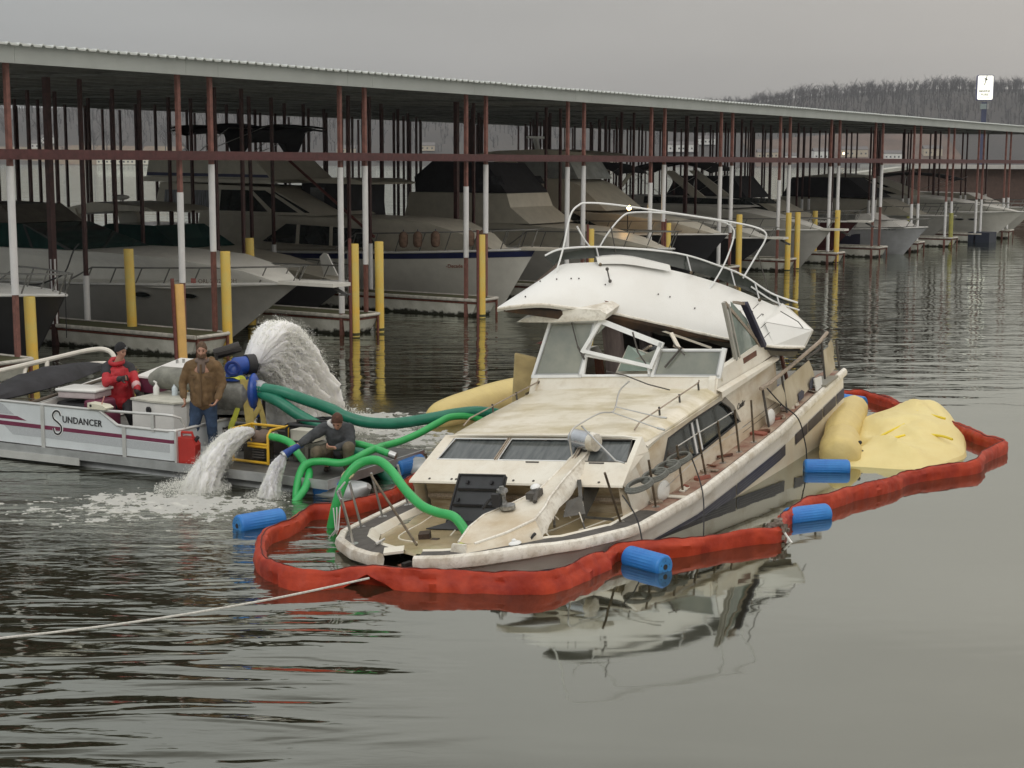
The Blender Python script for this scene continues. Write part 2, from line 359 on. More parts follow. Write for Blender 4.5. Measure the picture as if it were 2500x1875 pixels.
HS = [(-474, 1585, 16, 9, 6, 'w', 'white two-storey house among trees on the far left shore', 0), (-478, 1560, 9, 8, 5, 'w', 'small white house partly hidden by bare trees far left', 0),
 (-250, 1515, 24, 10, 4.5, 't', 'long tan house behind the sedan boat canopy across the water', 0), (-205, 1512, 15, 9, 5, 'w', 'white shore house right of the folded canopy', 0),
 (-165, 1540, 18, 10, 5, 't', 'tan roofed house half way up the hazy shore', 0), (-120, 1512, 26, 9, 4, 'w', 'low white boathouse row at the far waterline', 0),
 (-85, 1550, 14, 9, 5, 't', 'brown hillside house left of the centre boats', 0), (-40, 1512, 22, 9, 4, 'w', 'pale shoreline house seen between the red posts', 0),
 (20, 1540, 18, 10, 5, 'w', 'white house high behind the dark canvas boat', 0), (90, 1512, 26, 10, 5, 't', 'wide tan house by the water behind the hardtop cruiser', 0),
 (168, 1560, 34, 12, 7, 'w', 'large white resort house on the slope between red posts', 0), (196, 1590, 20, 10, 6, 'w', 'white gabled house above the large resort house', 0),
 (250, 1530, 20, 10, 6, 't', 'tan house among the brown slope right of centre', 0), (300, 1520, 14, 14, 9, 'w', 'white arched pavilion at the foot of the brown slope', 0),
 (272, 1520, 12, 9, 5, 'w', 'small white house left of the arched pavilion', 0), (335, 1530, 26, 10, 7, 't', 'tan lodge with one lit window at the far shore', 1),
 (372, 1520, 20, 9, 6, 'w', 'white house right of the lodge with the lit window', 0), (412, 1530, 18, 9, 7, 't', 'grey gabled house behind the white sport cruiser', 0), (470, 1600, 26, 9, 4, 'w', 'long low white building high on the far right slope', 0)]
for (x_, y_, w_, d_, h_, c_, l_, lit_) in HS: house(x_, y_, w_, d_, h_, m_hw if c_ == 'w' else m_ht, l_, lit_)
# cream shed by the left shore
house(-372, 1493, 52, 14, 5, mat('cream_metal_shed', (.62, .60, .50), .6), 'long cream metal shed with low roof at the left far waterline', roofh=4.5, roofm=mat('cream_shed_roof', (.66, .64, .55), .5))
# brown cleared slope
rows = []
for k_ in range(6):
    yy_ = 1500+k_*22; rows.append([V(x_, yy_, hill_height(x_, yy_)+.8-(1.2 if k_ in (0, 5) else 0)) for x_ in np.linspace(235, 440, 24)])
MB().grid(rows).build('bare_earth_slope', mat('bare_earth', (.105, .070, .052), .95, var=.3, scale=.03), smooth=True, angle=80, kind='structure')
# marina sign on a tall blue post
sg = thing('marina_sign', 'tall lit white marina sign with blue edge on a blue post above the dock roof', 'sign', (89.5, 297, 0), rz=R(-6))
m_sign = mat('lit_sign_face', (.9, .9, .8), .4, emit=(1., 1., .86, .95)); m_sblue = mat('sign_blue', (.07, .075, .20), .5); m_spost = mat('sign_post_blue', (.05, .06, .12), .5)
MB().bb((-.45, -.3, 0), (.45, .3, 16.3)).build('post', m_spost, sg)
def rrect(w, h, r, z0, n=5):
    p = []
    for cx, cy, a0 in ((w/2-r, h/2-r, 0), (-w/2+r, h/2-r, 90), (-w/2+r, -h/2+r, 180), (w/2-r, -h/2+r, 270)):
        for k in range(n+1): a = R(a0+90*k/n); p.append((cx+r*cos(a), 0, z0+cy+r*sin(a)))
    return p
MB().prism([(a, -.42, c) for a, _, c in rrect(3.1, 4.75, .32, 19.0)], (0, .9, 0)).build('cabinet', m_sblue, sg)
MB().prism([(a, -.47, c) for a, _, c in rrect(2.86, 4.5, .28, 19.0)], (0, .045, 0)).build('face', m_sign, sg)
MB().bb((-.75, -.5, 15.0), (.35, -.32, 16.0)).build('small_panel', mat('sign_small_panel', (.25, .30, .30), .5), sg)
MB().bb((.55, -.45, 15.0), (.75, -.3, 16.0)).build('side_lamp', mat('sign_side_lamp', (.4, .4, .4), .5), sg)
m_ink = mat('sign_ink', (.10, .10, .10), .6); m_org = mat('sign_orange_ink', (.75, .42, .20), .6)
text_on('lettering', 'MARINE', .62, m_ink, sg, (-1.12, -.49, 18.15), (1, 0, 0), (0, 0, 1), .01, True, .9)
text_on('lettering', 'PURE', .62, m_ink, sg, (-.78, -.49, 17.5), (1, 0, 0), (0, 0, 1), .01, True)
text_on('lettering', 'BOATS . BAR', .3, m_org, sg, (-.95, -.49, 17.05), (1, 0, 0), (0, 0, 1), .01)
e_ = MB()
for pts, rr in (([(.25, 21.2), (.08, 20.8), (0, 20.5), (-.02, 20.1), (-.1, 19.75), (-.3, 19.5)], .07), ([(-.25, 20.7), (.35, 20.5)], .09), ([(-.5, 20.15), (-.42, 20.05)], .1), ([(.1, 20.75), (.05, 20.35)], .14)):
    for p_, q_ in zip(pts[:-1], pts[1:]): e_.bar((p_[0], -.485, p_[1]), (q_[0], -.485, q_[1]), .02, rr*2)
e_.build('emblem', m_ink, sg)
# brown boathouse behind the right end of the dock
bh = thing('boathouse', 'low dark brown boathouse with pale roof edge behind the right end of the dock', 'boathouse', (0, 0, 0))
MB().bb((37, 142, 0), (66, 160, 4.3)).build('wall', mat('brown_boathouse_siding', (.085, .055, .045), .85, var=.15, bump=.02, bscale=4), bh, world=True)
MB().prism([(36, 141, 4.303), (67, 141, 4.303), (67, 161, 4.303), (36, 161, 4.303)], (0, 0, .35)).build('roof', mat('boathouse_roof_edge', (.42, .41, .39), .7), bh, world=True)
MB().prism([(31.5, 142, 3.6), (37, 142, 4.3), (37, 146, 4.3), (31.5, 146, 3.6)], (0, 0, .3)).build('awning', mat('pale_awning', (.4, .4, .36), .8), bh, world=True)
kb = MB(); kb.tube([(58.0, 121, 6.1), (58.15, 121, 6.9), (58.35, 121, 7.5), (58.7, 121, 8.2)], [.05, .26, .28, .05], 8)
# ================================================================ COVERED DOCK
A0 = V(-8.05, 37.5, 0); DA = R(57.5); DV = V(cos(DA), sin(DA), 0); NV = V(-sin(DA), cos(DA), 0)
def D(s, t, z=0.): return A0+DV*s+NV*t+V(0, 0, z)
DM = Matrix((DV, NV, V(0, 0, 1))).transposed()          # dock frame: x along the front, y inward
PIT = 6.15
def dthing(name, label, cat, s, t, z=0., group=None): return thing(name, label, cat, D(s, t, z), DA, group)
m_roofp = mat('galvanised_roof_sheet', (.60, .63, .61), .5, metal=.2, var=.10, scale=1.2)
m_fascia = mat('pale_green_white_fascia', (.42, .45, .43), .55, var=.06, scale=1.)
m_purl = mat('purlin_galvanised', (.13, .135, .125), .6, var=.15)
m_under = mat('dark_red_frame', (.10, .035, .032), .6, var=.25, scale=6)
dock = dthing('covered_dock', 'long covered boat dock with corrugated metal roof on oxide red posts', 'dock', 0, 0)
S0, S1, TB = -9.0, 89.0, 29.5
ZE = 7.17                                             # underside of the roof sheets at the front
def roof_z(t): return ZE+.34*max(0, min(1, t/TB))  # single low slope rising inwards
# corrugated roof panels, each a sheet with three ribs
pw = .915; rb = [];
for k in range(4):
    x0 = k*.305
    if k < 3: rb += [(x0, 0), (x0+.035, .04), (x0+.075, .04), (x0+.11, 0), (x0+.305, 0)] if k == 0 else [(x0+.035, .04), (x0+.075, .04), (x0+.11, 0), (x0+.305, 0)]
def panel_mesh():
    q = MB(); rows = []
    for t in (-.42, TB/2, TB+.4):
        z = roof_z(max(0, min(TB, t)))
        if t == TB/2: z = roof_z(t)
        rows.append([V(x, t, z+h+.002) for x, h in rb])
    q.grid(rows)
    q.grid([[V(x, y_, z_+.03) for x, y_, z_ in [(p.x, p.y, p.z) for p in r_]] for r_ in rows])
    # front edge closing strip
    q.grid([[V(x, -.42, ZE+h+.002) for x, h in rb], [V(x, -.42, ZE+h+.032) for x, h in rb]])
    return q
p0 = panel_mesh().build('roof_panel', m_roofp, dock)
npan = int((S1-S0)/pw)
for i in range(npan):
    o_ = p0 if i == 0 else copy_obj(p0, dock, 'roof_panel')
    o_.location = (S0+i*pw, 0, random.uniform(-.006, .006)); 
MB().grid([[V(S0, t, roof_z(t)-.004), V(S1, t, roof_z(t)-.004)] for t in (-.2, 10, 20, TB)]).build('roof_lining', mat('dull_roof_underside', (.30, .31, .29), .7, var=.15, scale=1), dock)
# purlins (run along the dock), rafters (run inwards)
for j in range(17):
    t = .9+j*(TB-1.2)/16
    MB().bb((S0, t-.06, roof_z(t)-.28), (S1, t-.03, roof_z(t)-.012)).bb((S0, t-.06, roof_z(t)-.302), (S1, t+.14, roof_z(t)-.282)).build('purlin', m_purl, dock)
for k in range(-1, 15):
    for ds in (0, 1.1):
        s_ = k*PIT+ds
        if ds == 0: MB().bar((s_, .2, roof_z(0)-.30), (s_, TB, roof_z(TB)-.30), .06, .07).build('rafter', m_purl, dock)
    s_ = k*PIT
    MB().bb((s_, -.30, ZE-.36), (s_+1.1-.006, -.22, ZE+.03)).build('fascia_panel', m_fascia, dock)
    MB().bb((s_+1.1, -.30, ZE-.36), (s_+PIT-.006, -.22, ZE+.03)).build('fascia_panel', m_fascia, dock)
    MB().bb((s_, TB+.1, roof_z(TB)-.22), (s_+PIT-.006, TB+.18, roof_z(TB)+.0)).build('back_fascia', m_purl, dock)
MB().bb((S0, -.36, ZE+.034), (S1, -.20, ZE+.058)).build('drip_edge', m_roofp, dock)
# posts
rowsT = [0, 4.6, 8.8, 12.6, 16.6, 20.6, 24.8, TB-.3]
m_frontpost = mat('lit_pinkish_front_post', (.20, .085, .068), .6, var=.25, scale=7, bump=.001); m_inpost = mat('shaded_maroon_post', (.052, .018, .017), .6, var=.3, scale=7)  # same paint in two tones: lit front posts, roof shade painted into inner ones
def post_mb(r, h): return MB().bb((-r, -r, -.3), (r, r, h))
pm = {}
for j, t in enumerate(rowsT):
    for k in range(-1, 15):
        for ds in (0, 1.1):
            if k == 14 and ds: continue
            thick = (j == 1 and ds == 0 and k % 3 == 0)
            r_ = .075 if thick else (.05 if j == 0 else .046)
            key = (j, thick)
            if key in pm: o_ = copy_obj(pm[key], dock, 'post')
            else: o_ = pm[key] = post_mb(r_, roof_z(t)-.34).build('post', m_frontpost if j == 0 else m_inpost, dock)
            o_.location = (k*PIT+ds, t, 0)
            if j > 0 and (k*7+j*3) % 5 == 0: o_.rotation_euler = (random.uniform(-.006, .006), random.uniform(-.004, .004), 0)
            # white pipe sleeve on the lower part
            if j == 0: z0, z1 = ((1.84, 4.03) if ds == 0 else (2.55, 4.70)) if k % 2 == 0 else ((.6, 4.62) if ds == 0 else (1.9, 4.66))
            else: z0, z1 = .56, 1.75+.5*((k*5+j*3+int(ds)) % 4)/3
            if k > 8: z0, z1 = .56, 2.6
            if j > 5: continue
            kk = ('s', round(z0, 2), round(z1, 2))
            if kk in pm: q_ = copy_obj(pm[kk], o_, 'pipe_sleeve')
            else: q_ = pm[kk] = MB().tube([(0, 0, z0), (0, 0, z1)], .083, 12).build('pipe_sleeve', m_pvc, o_, smooth=True)
# long horizontal beams at eye height
for t in (0, 12.6, TB-.3):
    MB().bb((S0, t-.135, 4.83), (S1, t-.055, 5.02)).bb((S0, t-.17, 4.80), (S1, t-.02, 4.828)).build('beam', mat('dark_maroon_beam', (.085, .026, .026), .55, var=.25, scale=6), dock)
# leaning brace seen beside the third finger
MB().tube([(15.2, 9.6, 4.8), (13.6, 4.6, 2.3)], .05, 8).build('brace', m_redsteel, dock)

# ---------------------------------------------------------------- finger docks
m_deck = mat('mossy_carpet_deck', (.075, .065, .035), .95, var=.3, scale=3, col2=(.06, .075, .022), bump=.004, bscale=60)
def m_float_make():
    m = mat('algae_stained_float', (.50, .50, .44), .85, scale=2.5, col2=(.66, .66, .60), bump=.006, bscale=18)
    n = m.node_tree.nodes; l = m.node_tree.links; b_ = n['Principled BSDF']
    t = n.new('ShaderNodeTexCoord'); s = n.new('ShaderNodeSeparateXYZ'); l.new(t.outputs['Object'], s.inputs[0])
    nz_ = n.new('ShaderNodeTexNoise'); nz_.inputs['Scale'].default_value = 5.; nz_.inputs['Detail'].default_value = 6; l.new(t.outputs['Object'], nz_.inputs[0])
    a = n.new('ShaderNodeMath'); a.operation = 'MULTIPLY_ADD'; a.inputs[1].default_value = -.32; l.new(nz_.outputs[0], a.inputs[0]); l.new(s.outputs[2], a.inputs[2])
    r = n.new('ShaderNodeMapRange'); r.inputs[1].default_value = -.11; r.inputs[2].default_value = -.03; l.new(a.outputs[0], r.inputs[0])
    mxn = n.new('ShaderNodeMixRGB'); l.new(r.outputs[0], mxn.inputs[0]); mxn.inputs[1].default_value = (.018, .02, .010, 1)
    old = b_.inputs['Base Color'].links[0].from_socket; l.new(old, mxn.inputs[2]); l.new(mxn.outputs[0], b_.inputs['Base Color']); return m
m_float = m_float_make(); m_rub = mat('white_rub_rail', (.52, .50, .45), .6, var=.2, scale=8); m_fr = mat('rusty_dock_frame', (.13, .045, .03), .7, var=.35, scale=7)
flab = ['at the far left edge behind the pontoon boat', 'in front of the big left cruiser with oval portholes', 'in front of the small white cruiser with a raked bow', 'in front of the blue striped sedan cruiser', 'behind the bow of the blue striped sedan cruiser', 'behind the tipped white flybridge', 'beneath the dark hulled cruiser', 'beside the two yellow piles right of the dark hull', 'with the pile pair left of the white runabout', 'below the white runabout bow', 'left of the navy float at the far right', 'below the large white sport cruiser', 'at the far right edge of the dock']
proto = None
for k in range(-1, 13):
    lb = flab[min(k+1, len(flab)-1)]
    if k == 12: lb = 'last one visible at the right picture edge'
    t_ = dthing('finger_dock', 'floating finger dock '+lb, 'dock', k*PIT, 0, 0, 'finger docks')
    if proto is None:
        proto = t_; L_ = 16.2
        MB().bb((0.04, -.36, .49), (1.06, L_, .55)).build('deck', m_deck, t_)
        q = MB().bb((.0, -.38, -.25), (1.10, L_, .395)); q.v = [(x + (0 if z > 0 else (.08 if x < .5 else -.08)), y+(0 if (z > 0 or y > 1) else .35), z) for x, y, z in q.v]; q.build('float', m_float, t_)
        MB().bb((-.015, -.405, .40), (1.115, L_+.02, .485)).build('frame', m_fr, t_)
        for x_ in (-.035, 1.135): MB().tube([(x_, -.42, .52), (x_, L_, .52)], .045, 8, sq=(1.2, .8)).build('rub_rail', m_rub, t_, smooth=True)
        MB().tube([(-.03, -.435, .52), (1.13, -.435, .52)], .045, 8).build('rub_rail', m_rub, t_, smooth=True)
        for x_ in (.02, 1.08): MB().bb((x_-.03, -.455, -.3), (x_+.03, -.40, .50)).build('end_leg', m_fr, t_)
    else:
        for ch in proto.children: copy_obj(ch, t_)
wk = dthing('main_walkway', 'main walkway of the covered dock running behind the moored boats', 'dock', 0, 16.3)
MB().bb((S0, 0, .48), (S1, 1.8, .55)).build('deck', m_deck, wk); MB().bb((S0, 0, .30), (S1, 1.8, .478)).build('frame', m_fr, wk); MB().bb((S0+.1, .05, -.2), (S1, 1.75, .298)).build('float', m_float, wk)
for z_ in (1.05, 1.35): MB().bb((14, 1.72, z_), (26, 1.77, z_+.05)).build('rail', m_redsteel, wk)

# ---------------------------------------------------------------- yellow piles
piles = [(-4.58, .08, 1.83, 'leftmost yellow pile behind the pontoon boat rail'), (.75, 2.55, 2.55, 'yellow pile standing on the left finger dock beside the portholed cruiser'), (-.70, -.62, 1.88, 'pale orange yellow pile directly above the man in the brown jacket'),
 (1.22, -.30, 2.56, 'mottled yellow pile right of the man in the brown jacket'), (6.0, 3.2, 2.6, 'yellow pile passing through the small white cruiser bow rail'), (6.05, -.55, 2.55, 'yellow pile at the corner of the second finger dock'),
 (7.40, -.37, 2.55, 'free standing yellow pile in the water left of the blue striped sedan'), (12.35, -.55, 2.56, 'yellow pile at the end of the finger dock by the blue striped sedan bow'), (19.4, -.4, 2.5, 'yellow pile seen through the left foot of the bent flybridge frame'),
 (25.9, -.1, 2.49, 'yellow pile seen through the middle of the bent flybridge frame'), (32.0, -.35, 2.66, 'yellow pile against the tip of the dark hulled cruiser'), (36.9, -.5, 2.61, 'left pile of the close yellow pair right of the dark hull'),
 (38.2, -.4, 2.6, 'right pile of the close yellow pair right of the dark hull'), (43.4, -.3, 2.56, 'yellow pile just left of the white runabout'), (43.6, .9, 2.5, 'yellow pile half hidden behind another, left of the white runabout'), (61.7, -.3, 1.95, 'greenish yellow pile left of the navy float'), (56.2, .4, 1.9, 'greenish yellow pile off the runabout bow tip')]
m_yel2 = mat('algae_yellow_pile', (.42, .36, .09), .6, var=.2, scale=3, col2=(.22, .24, .06)); m_yel3 = mat('orange_yellow_pile', (.72, .44, .14), .45, var=.08, scale=2)
pp = None
for i, (s_, t__, z_, lb) in enumerate(piles):
    t_ = dthing('pile', lb, 'pile', s_, t__, 0, 'yellow piles')
    t_.rotation_euler = (random.uniform(-.012, .012), random.uniform(-.012, .012)-(.018 if i < 6 else 0), DA)
    mm = m_yel2 if i >= 15 else (m_yel3 if i == 2 else m_yel)
    MB().tube([(0, 0, -.8), (0, 0, z_-.02), (0, 0, z_)], [.125, .125, .118], 16).build('sleeve', mm, t_, smooth=True)
    MB().tube([(0, 0, .0+.02), (0, 0, .10)], .1275, 16).build('waterline_stain', mat('waterline_slime', (.06, .06, .02), .7), t_, smooth=True)
    if i in (2, 5, 7, 8, 9): MB().tube([(-.17, .02, -.5), (-.17, .02, z_+.15)], .045, 8).build('steel_guide', m_redsteel, t_)
# navy dock float beside the big cruiser
nf = dthing('dock_float', 'square navy blue dock float below the large white sport cruiser', 'float', 67.6, -.9, 0)
MB().bb((0, 0, -.2), (1.6, 1.3, .62)).build('shell', mat('navy_float_plastic', (.018, .025, .045), .5), nf)
# ================================================================ MOORED BOATS
def lerp(a, b, t): return a+(b-a)*t
class Boat:
    """local frame: x forward (bow tip of the sheer at 0, aft negative), y port, z up from the waterline"""
    def __init__(s, name, label, slip, t, L, B, zb, zs, rake=1.1, flare=.42, hullm=None, deckm=None, group='cruisers moored under the dock roof', bowfull=2.3, stripe=None, band=None, cs=None):
        c = slip*PIT+3.62 if cs is None else cs
        s.t = thing(name, label, 'boat', D(c, t, 0), DA-pi/2, group)       # bow points out of the slip
        s.L, s.B, s.zb, s.zs, s.rake, s.fl, s.bf = L, B, zb, zs, rake, flare, bowfull
        s.hullm = hullm or m_white; s.deckm = deckm or m_white
        k = 22; rows = []
        for i in range(k+1):
            u = i/k; u = 1-(1-u)**1.3; sec = []
            for sg_ in (1, -1):
                pts = [s.pt(u, w, sg_) for w in (1, .8, .55, .28, 0)]
                if sg_ == 1: sec += pts
                else: sec += pts[::-1][0:]
            keel = V(lerp(-L, -rake*1.25, u), 0, -.55+.45*max(0, u-.6)/.4)
            sec = sec[:5]+[keel]+sec[5:]
            rows.append(sec)
        q = MB().grid(rows); q.f.append(tuple(range(len(rows[0])))); q.m.append(0)
        q.build('hull', s.hullm, s.t, smooth=True, angle=50)
        # deck with a slight crown
        dk = []
        for i in range(k+1):
            u = i/k; u = 1-(1-u)**1.3; p = s.pt(u, 1, 1); w = p.y*.97
            dk.append([V(p.x, w*a, p.z-.03+.10*(1-a*a)*(w/(B/2))) for a in (1, .6, .2, -.2, -.6, -1)])
        MB().grid(dk).build('deck', s.deckm, s.t, smooth=True)
        # gunwale rub rail
        for sg_ in (1, -1):
            MB().tube([s.pt(1-(1-i/24)**1.3, .985, sg_)+V(0, .012*sg_, 0) for i in range(25)], .035, 6).build('rub_rail', mat('rub_rail_white', (.6, .6, .58), .4), s.t, smooth=True)
        if stripe:
            for sg_ in (1, -1):
                a, b_, mm = stripe; q = MB(); q.grid([[s.pt(1-(1-i/24)**1.3, w, sg_)+V(0, .012*sg_, 0) for w in (a, b_)] for i in range(25)]); q.build('hull_stripe', mm, s.t)
    def half(s, u, w):
        full = (1-max(0, (u-.35)/.65)**s.bf)
        low = (1-max(0, (u-.15)/.85)**1.5)
        b1 = s.B/2*(.93+.07*min(1, u/.3))*full; b0 = s.B/2*.86*low*full**.5
        return lerp(b0, b1, w**.85)
    def pt(s, u, w, sg_):
        zs = lerp(s.zs, s.zb, u**1.8); x1 = -s.L*(1-u); x0 = lerp(-s.L, -s.rake, u)
        z = lerp(-.05, zs, w)
        return V(lerp(x0, x1, w), sg_*max(.01, s.half(u, w)), z)
    def block(s, name, poly, w, tumble=.12, m=None, z0=None, parent=None, wf=None):
        """superstructure block: side profile polygon (x,z) closed between symmetric sides; w = half width at z0, narrowing with height; wf narrows with x"""
        z0 = min(p[1] for p in poly) if z0 is None else z0
        def hw(x, z): return (w if wf is None else interp(x, *wf))-tumble*(z-z0)
        A = [V(x, hw(x, z), z) for x, z in poly]; B_ = [V(x, -hw(x, z), z) for x, z in poly]; n = len(A)
        q = MB().add(A+B_, [tuple(range(n)), tuple(range(n, 2*n))[::-1]]+[(i, n+i, n+(i+1) % n, (i+1) % n) for i in range(n)])
        s.hw = hw; return q.build(name, m or s.deckm, parent or s.t, smooth=True, angle=28)
    def side(s, name, poly, m, off=.012, parent=None, both=True, th=.012):
        for sg_ in ((1, -1) if both else (-1,)):
            P = [V(x, sg_*(s.hw(x, z)+off), z) for x, z in poly]
            MB().prism(P, (0, -sg_*th, 0)).build(name, m, parent or s.t)
    def rail(s, u0, u1, h, n=8, m=None, inset=.12, lean=.25):
        m = m or m_brail
        for sg_ in (1, -1):
            top = []
            for i in range(n+1):
                u = lerp(u0, u1, i/n); p = s.pt(u, 1, sg_); q0 = V(p.x, p.y-sg_*inset if abs(p.y) > inset else p.y, p.z); q1 = q0+V(lean, 0, h if i else h*.15)
                top.append(q1)
                if 0 < i: MB().tube([q0, q1], .020, 5).build('stanchion', m, s.t)
            MB().tube(top, .023, 6).build('rail', m, s.t, smooth=True)
        a = s.pt(u1, 1, 1); MB().tube([a+V(lean, -.12, h), V(.25, 0, s.zb+h+.02), V(a.x+lean, -a.y+.12, a.z+h)], .016, 6).build('rail', m, s.t, smooth=True)
    def pulpit(s, l=1.1, w=.32, m=None):
        MB().bb((-.5, -w, s.zb-.06), (l, w, s.zb+.03)).build('bow_pulpit', m or s.deckm, s.t)
        q = MB(); q.bar((l-.25, 0, s.zb-.1), (l+.18, 0, s.zb-.28), .05, .08); q.bar((l+.1, -.18, s.zb-.26), (l+.1, .18, s.zb-.26), .1, .04); q.build('anchor', mat('galvanised_anchor', (.12, .12, .12), .5, metal=.6), s.t)
    def ports(s, xs, z, rx=.28, rz=.10):
        for x in xs:
            u = 1+x/s.L
            w = fit(z, -.05, lerp(s.zs, s.zb, u**1.8), 0, 1)
            for sg_ in (1, -1):
                # find the u whose surface point has this x at this height
                uu = min([i/200 for i in range(201)], key=lambda a: abs(s.pt(a, w, sg_).x-x)); c = s.pt(uu, w, sg_); c2 = s.pt(min(1, uu+.03), w, sg_); c3 = s.pt(uu, min(1, w+.05), sg_)
                tx = (c2-c).normalized(); tz_ = (c3-c); tz_ = (tz_-tx*tz_.dot(tx)).normalized(); nn = tx.cross(tz_)*(-sg_)
                if nn.y*sg_ < 0: nn = -nn
                ring = [c+tx*rx*cos(2*pi*k/16)+tz_*rz*sin(2*pi*k/16) for k in range(16)]
                fr = MB().tube([p+nn*.012 for p in ring], .022, 6, closed=True).build('porthole_rim', m_steel, s.t, smooth=True)
                MB().prism([p+nn*.010 for p in ring], -nn*.02).build('porthole', m_glass_dark, s.t)
m_creamdeck = mat('cream_deck', (.50, .47, .395), .45, var=.08)  # even cream, darker and yellower than the white hulls
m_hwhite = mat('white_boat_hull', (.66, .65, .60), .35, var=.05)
m_lgrey = mat('light_grey_boat_hull', (.52, .51, .48), .35, var=.05)
m_greenglass = mat('green_tinted_windshield', (.015, .05, .045), .08, var=.4, scale=1.)
m_clear = mat('clear_vinyl', (.30, .32, .32), .15, var=.2, scale=2)
m_teal = m_navy
# ---- A: big express cruiser with oval portholes
A = Boat('cruiser', 'large express cruiser with oval portholes and long pulpit at left of the dock', 0, -.65-1.0+.95, 12.6, 4.0, 1.66, 1.42, 2.6, hullm=m_greyhull, deckm=m_hwhite, bowfull=2.6)
A.block('foredeck_moulding', [(-.3, 1.60), (-1.3, 1.95), (-3.2, 2.22), (-5.9, 2.32), (-12.4, 2.32), (-12.4, 1.38), (-3, 1.45)], 1.72, .25, m_hwhite, z0=1.4, wf=([-12, -5, -3, -1.3, -.3], [1.85, 1.85, 1.6, 1.0, .35]))
A.block('windshield', [(-7.0, 2.325), (-9.2, 2.98), (-11.2, 3.0), (-11.2, 2.325)], 1.45, .35, m_greenglass)
A.side('windshield_frame', [(-7.0, 2.33), (-9.2, 2.98), (-9.3, 2.98), (-7.25, 2.33)], mat('windshield_frame_dark', (.05, .05, .05), .4)); A.side('windshield_frame', [(-8.6, 2.34), (-9.15, 2.95), (-9.25, 2.95), (-8.7, 2.34)], m_black)
A.block('canvas_top', [(-9.5, 3.003), (-10.3, 3.5), (-12.3, 3.55), (-12.5, 2.4), (-11.3, 2.4), (-11.25, 3.003)], 1.35, .2, mat('khaki_canvas', (.10, .09, .075), .9, var=.2)); A.rail(.45, .985, .42, 8)
A.pulpit(1.35, .36); A.ports([-3.0, -4.35, -7.9, -9.3], 1.22, .30, .115)
# flag decal and registration letters sit on the bow flare, between the rail and the knuckle
def on_flare(bo, u0, u1, w):
    a = bo.pt(u0, w, -1); c = bo.pt(u1, w, -1); return a, c
a_, c_ = on_flare(A, .80, .92, .96); dx_ = (c_-a_).normalized(); up_ = (A.pt(.86, 1, -1)-A.pt(.86, .8, -1)).normalized(); nn_ = dx_.cross(up_).normalized()
if nn_.y > 0: nn_ = -nn_
text_on('registration_number', 'ORL 2502E ZDH', .15, mat('brown_registration_ink', (.11, .08, .06), .6), A.t, a_+V(.1, 0, .10)+nn_*.03, dx_, V(0, 0, 1), .003)
MB().prism([a_+V(-.16, 0, .10)+nn_*.03, a_+V(.02, 0, .10)+nn_*.03, a_+V(.02, 0, .22)+nn_*.03, a_+V(-.16, 0, .22)+nn_*.03], nn_*.006).build('flag_decal', mat('faded_red_decal', (.45, .16, .14), .6), A.t)
# ---- B: small white cruiser with radar arch, low bow
B_ = Boat('cruiser', 'small white cruiser with swept radar arch and dark green windshield', 1, 2.5, 11.4, 3.5, 1.16, 1.3, 1.9, hullm=mat('black_bottom_hull', (.05, .05, .055), .4), deckm=m_creamdeck, bowfull=2.4)
B_.block('foredeck_moulding', [(-.4, 1.15), (-1.6, 1.45), (-3.5, 1.75), (-5.8, 2.0), (-11.2, 2.0), (-11.2, 1.1), (-2, 1.05)], 1.5, .2, m_creamdeck, wf=([-12, -5, -3, -1.6, -.4], [1.6, 1.6, 1.3, .85, .25]))
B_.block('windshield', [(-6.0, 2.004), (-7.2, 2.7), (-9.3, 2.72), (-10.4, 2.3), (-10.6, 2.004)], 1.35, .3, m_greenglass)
B_.block('hardtop', [(-6.9, 3.16), (-7.4, 3.30), (-9.8, 3.42), (-11.2, 3.2), (-11.9, 3.02), (-11.4, 2.95), (-9, 3.14)], 1.35, .1, m_creamdeck)
for sg_ in (1, -1): MB().prism([(-11.4, sg_*1.4, 3.0), (-10.6, sg_*1.4, 3.2), (-10.4, sg_*1.4, 2.8), (-10.8, sg_*1.4, 2.0), (-12.2, sg_*1.4, 2.0), (-11.3, sg_*1.4, 2.6)], (0, -sg_*.18, 0)).build('radar_arch', m_creamdeck, B_.t)
MB().ell((-9.9, 0, 3.55), (.3, .3, .09)).build('radar_dome', m_white, B_.t, smooth=True); MB().tube([(-9.9, 0, 3.4), (-9.9, 0, 3.55)], .05).build('radar_mast', m_steel, B_.t)
B_.rail(.55, .985, .45, 7)
q = MB().prism([(-1.1, .03, 1.3), (-.55, .03, 1.3), (-.95, .03, 1.95), (-1.1, .03, 1.98), (-1.25, .03, 1.85)], (0, -.06, 0)).build('anchor_shield', m_white, B_.t)
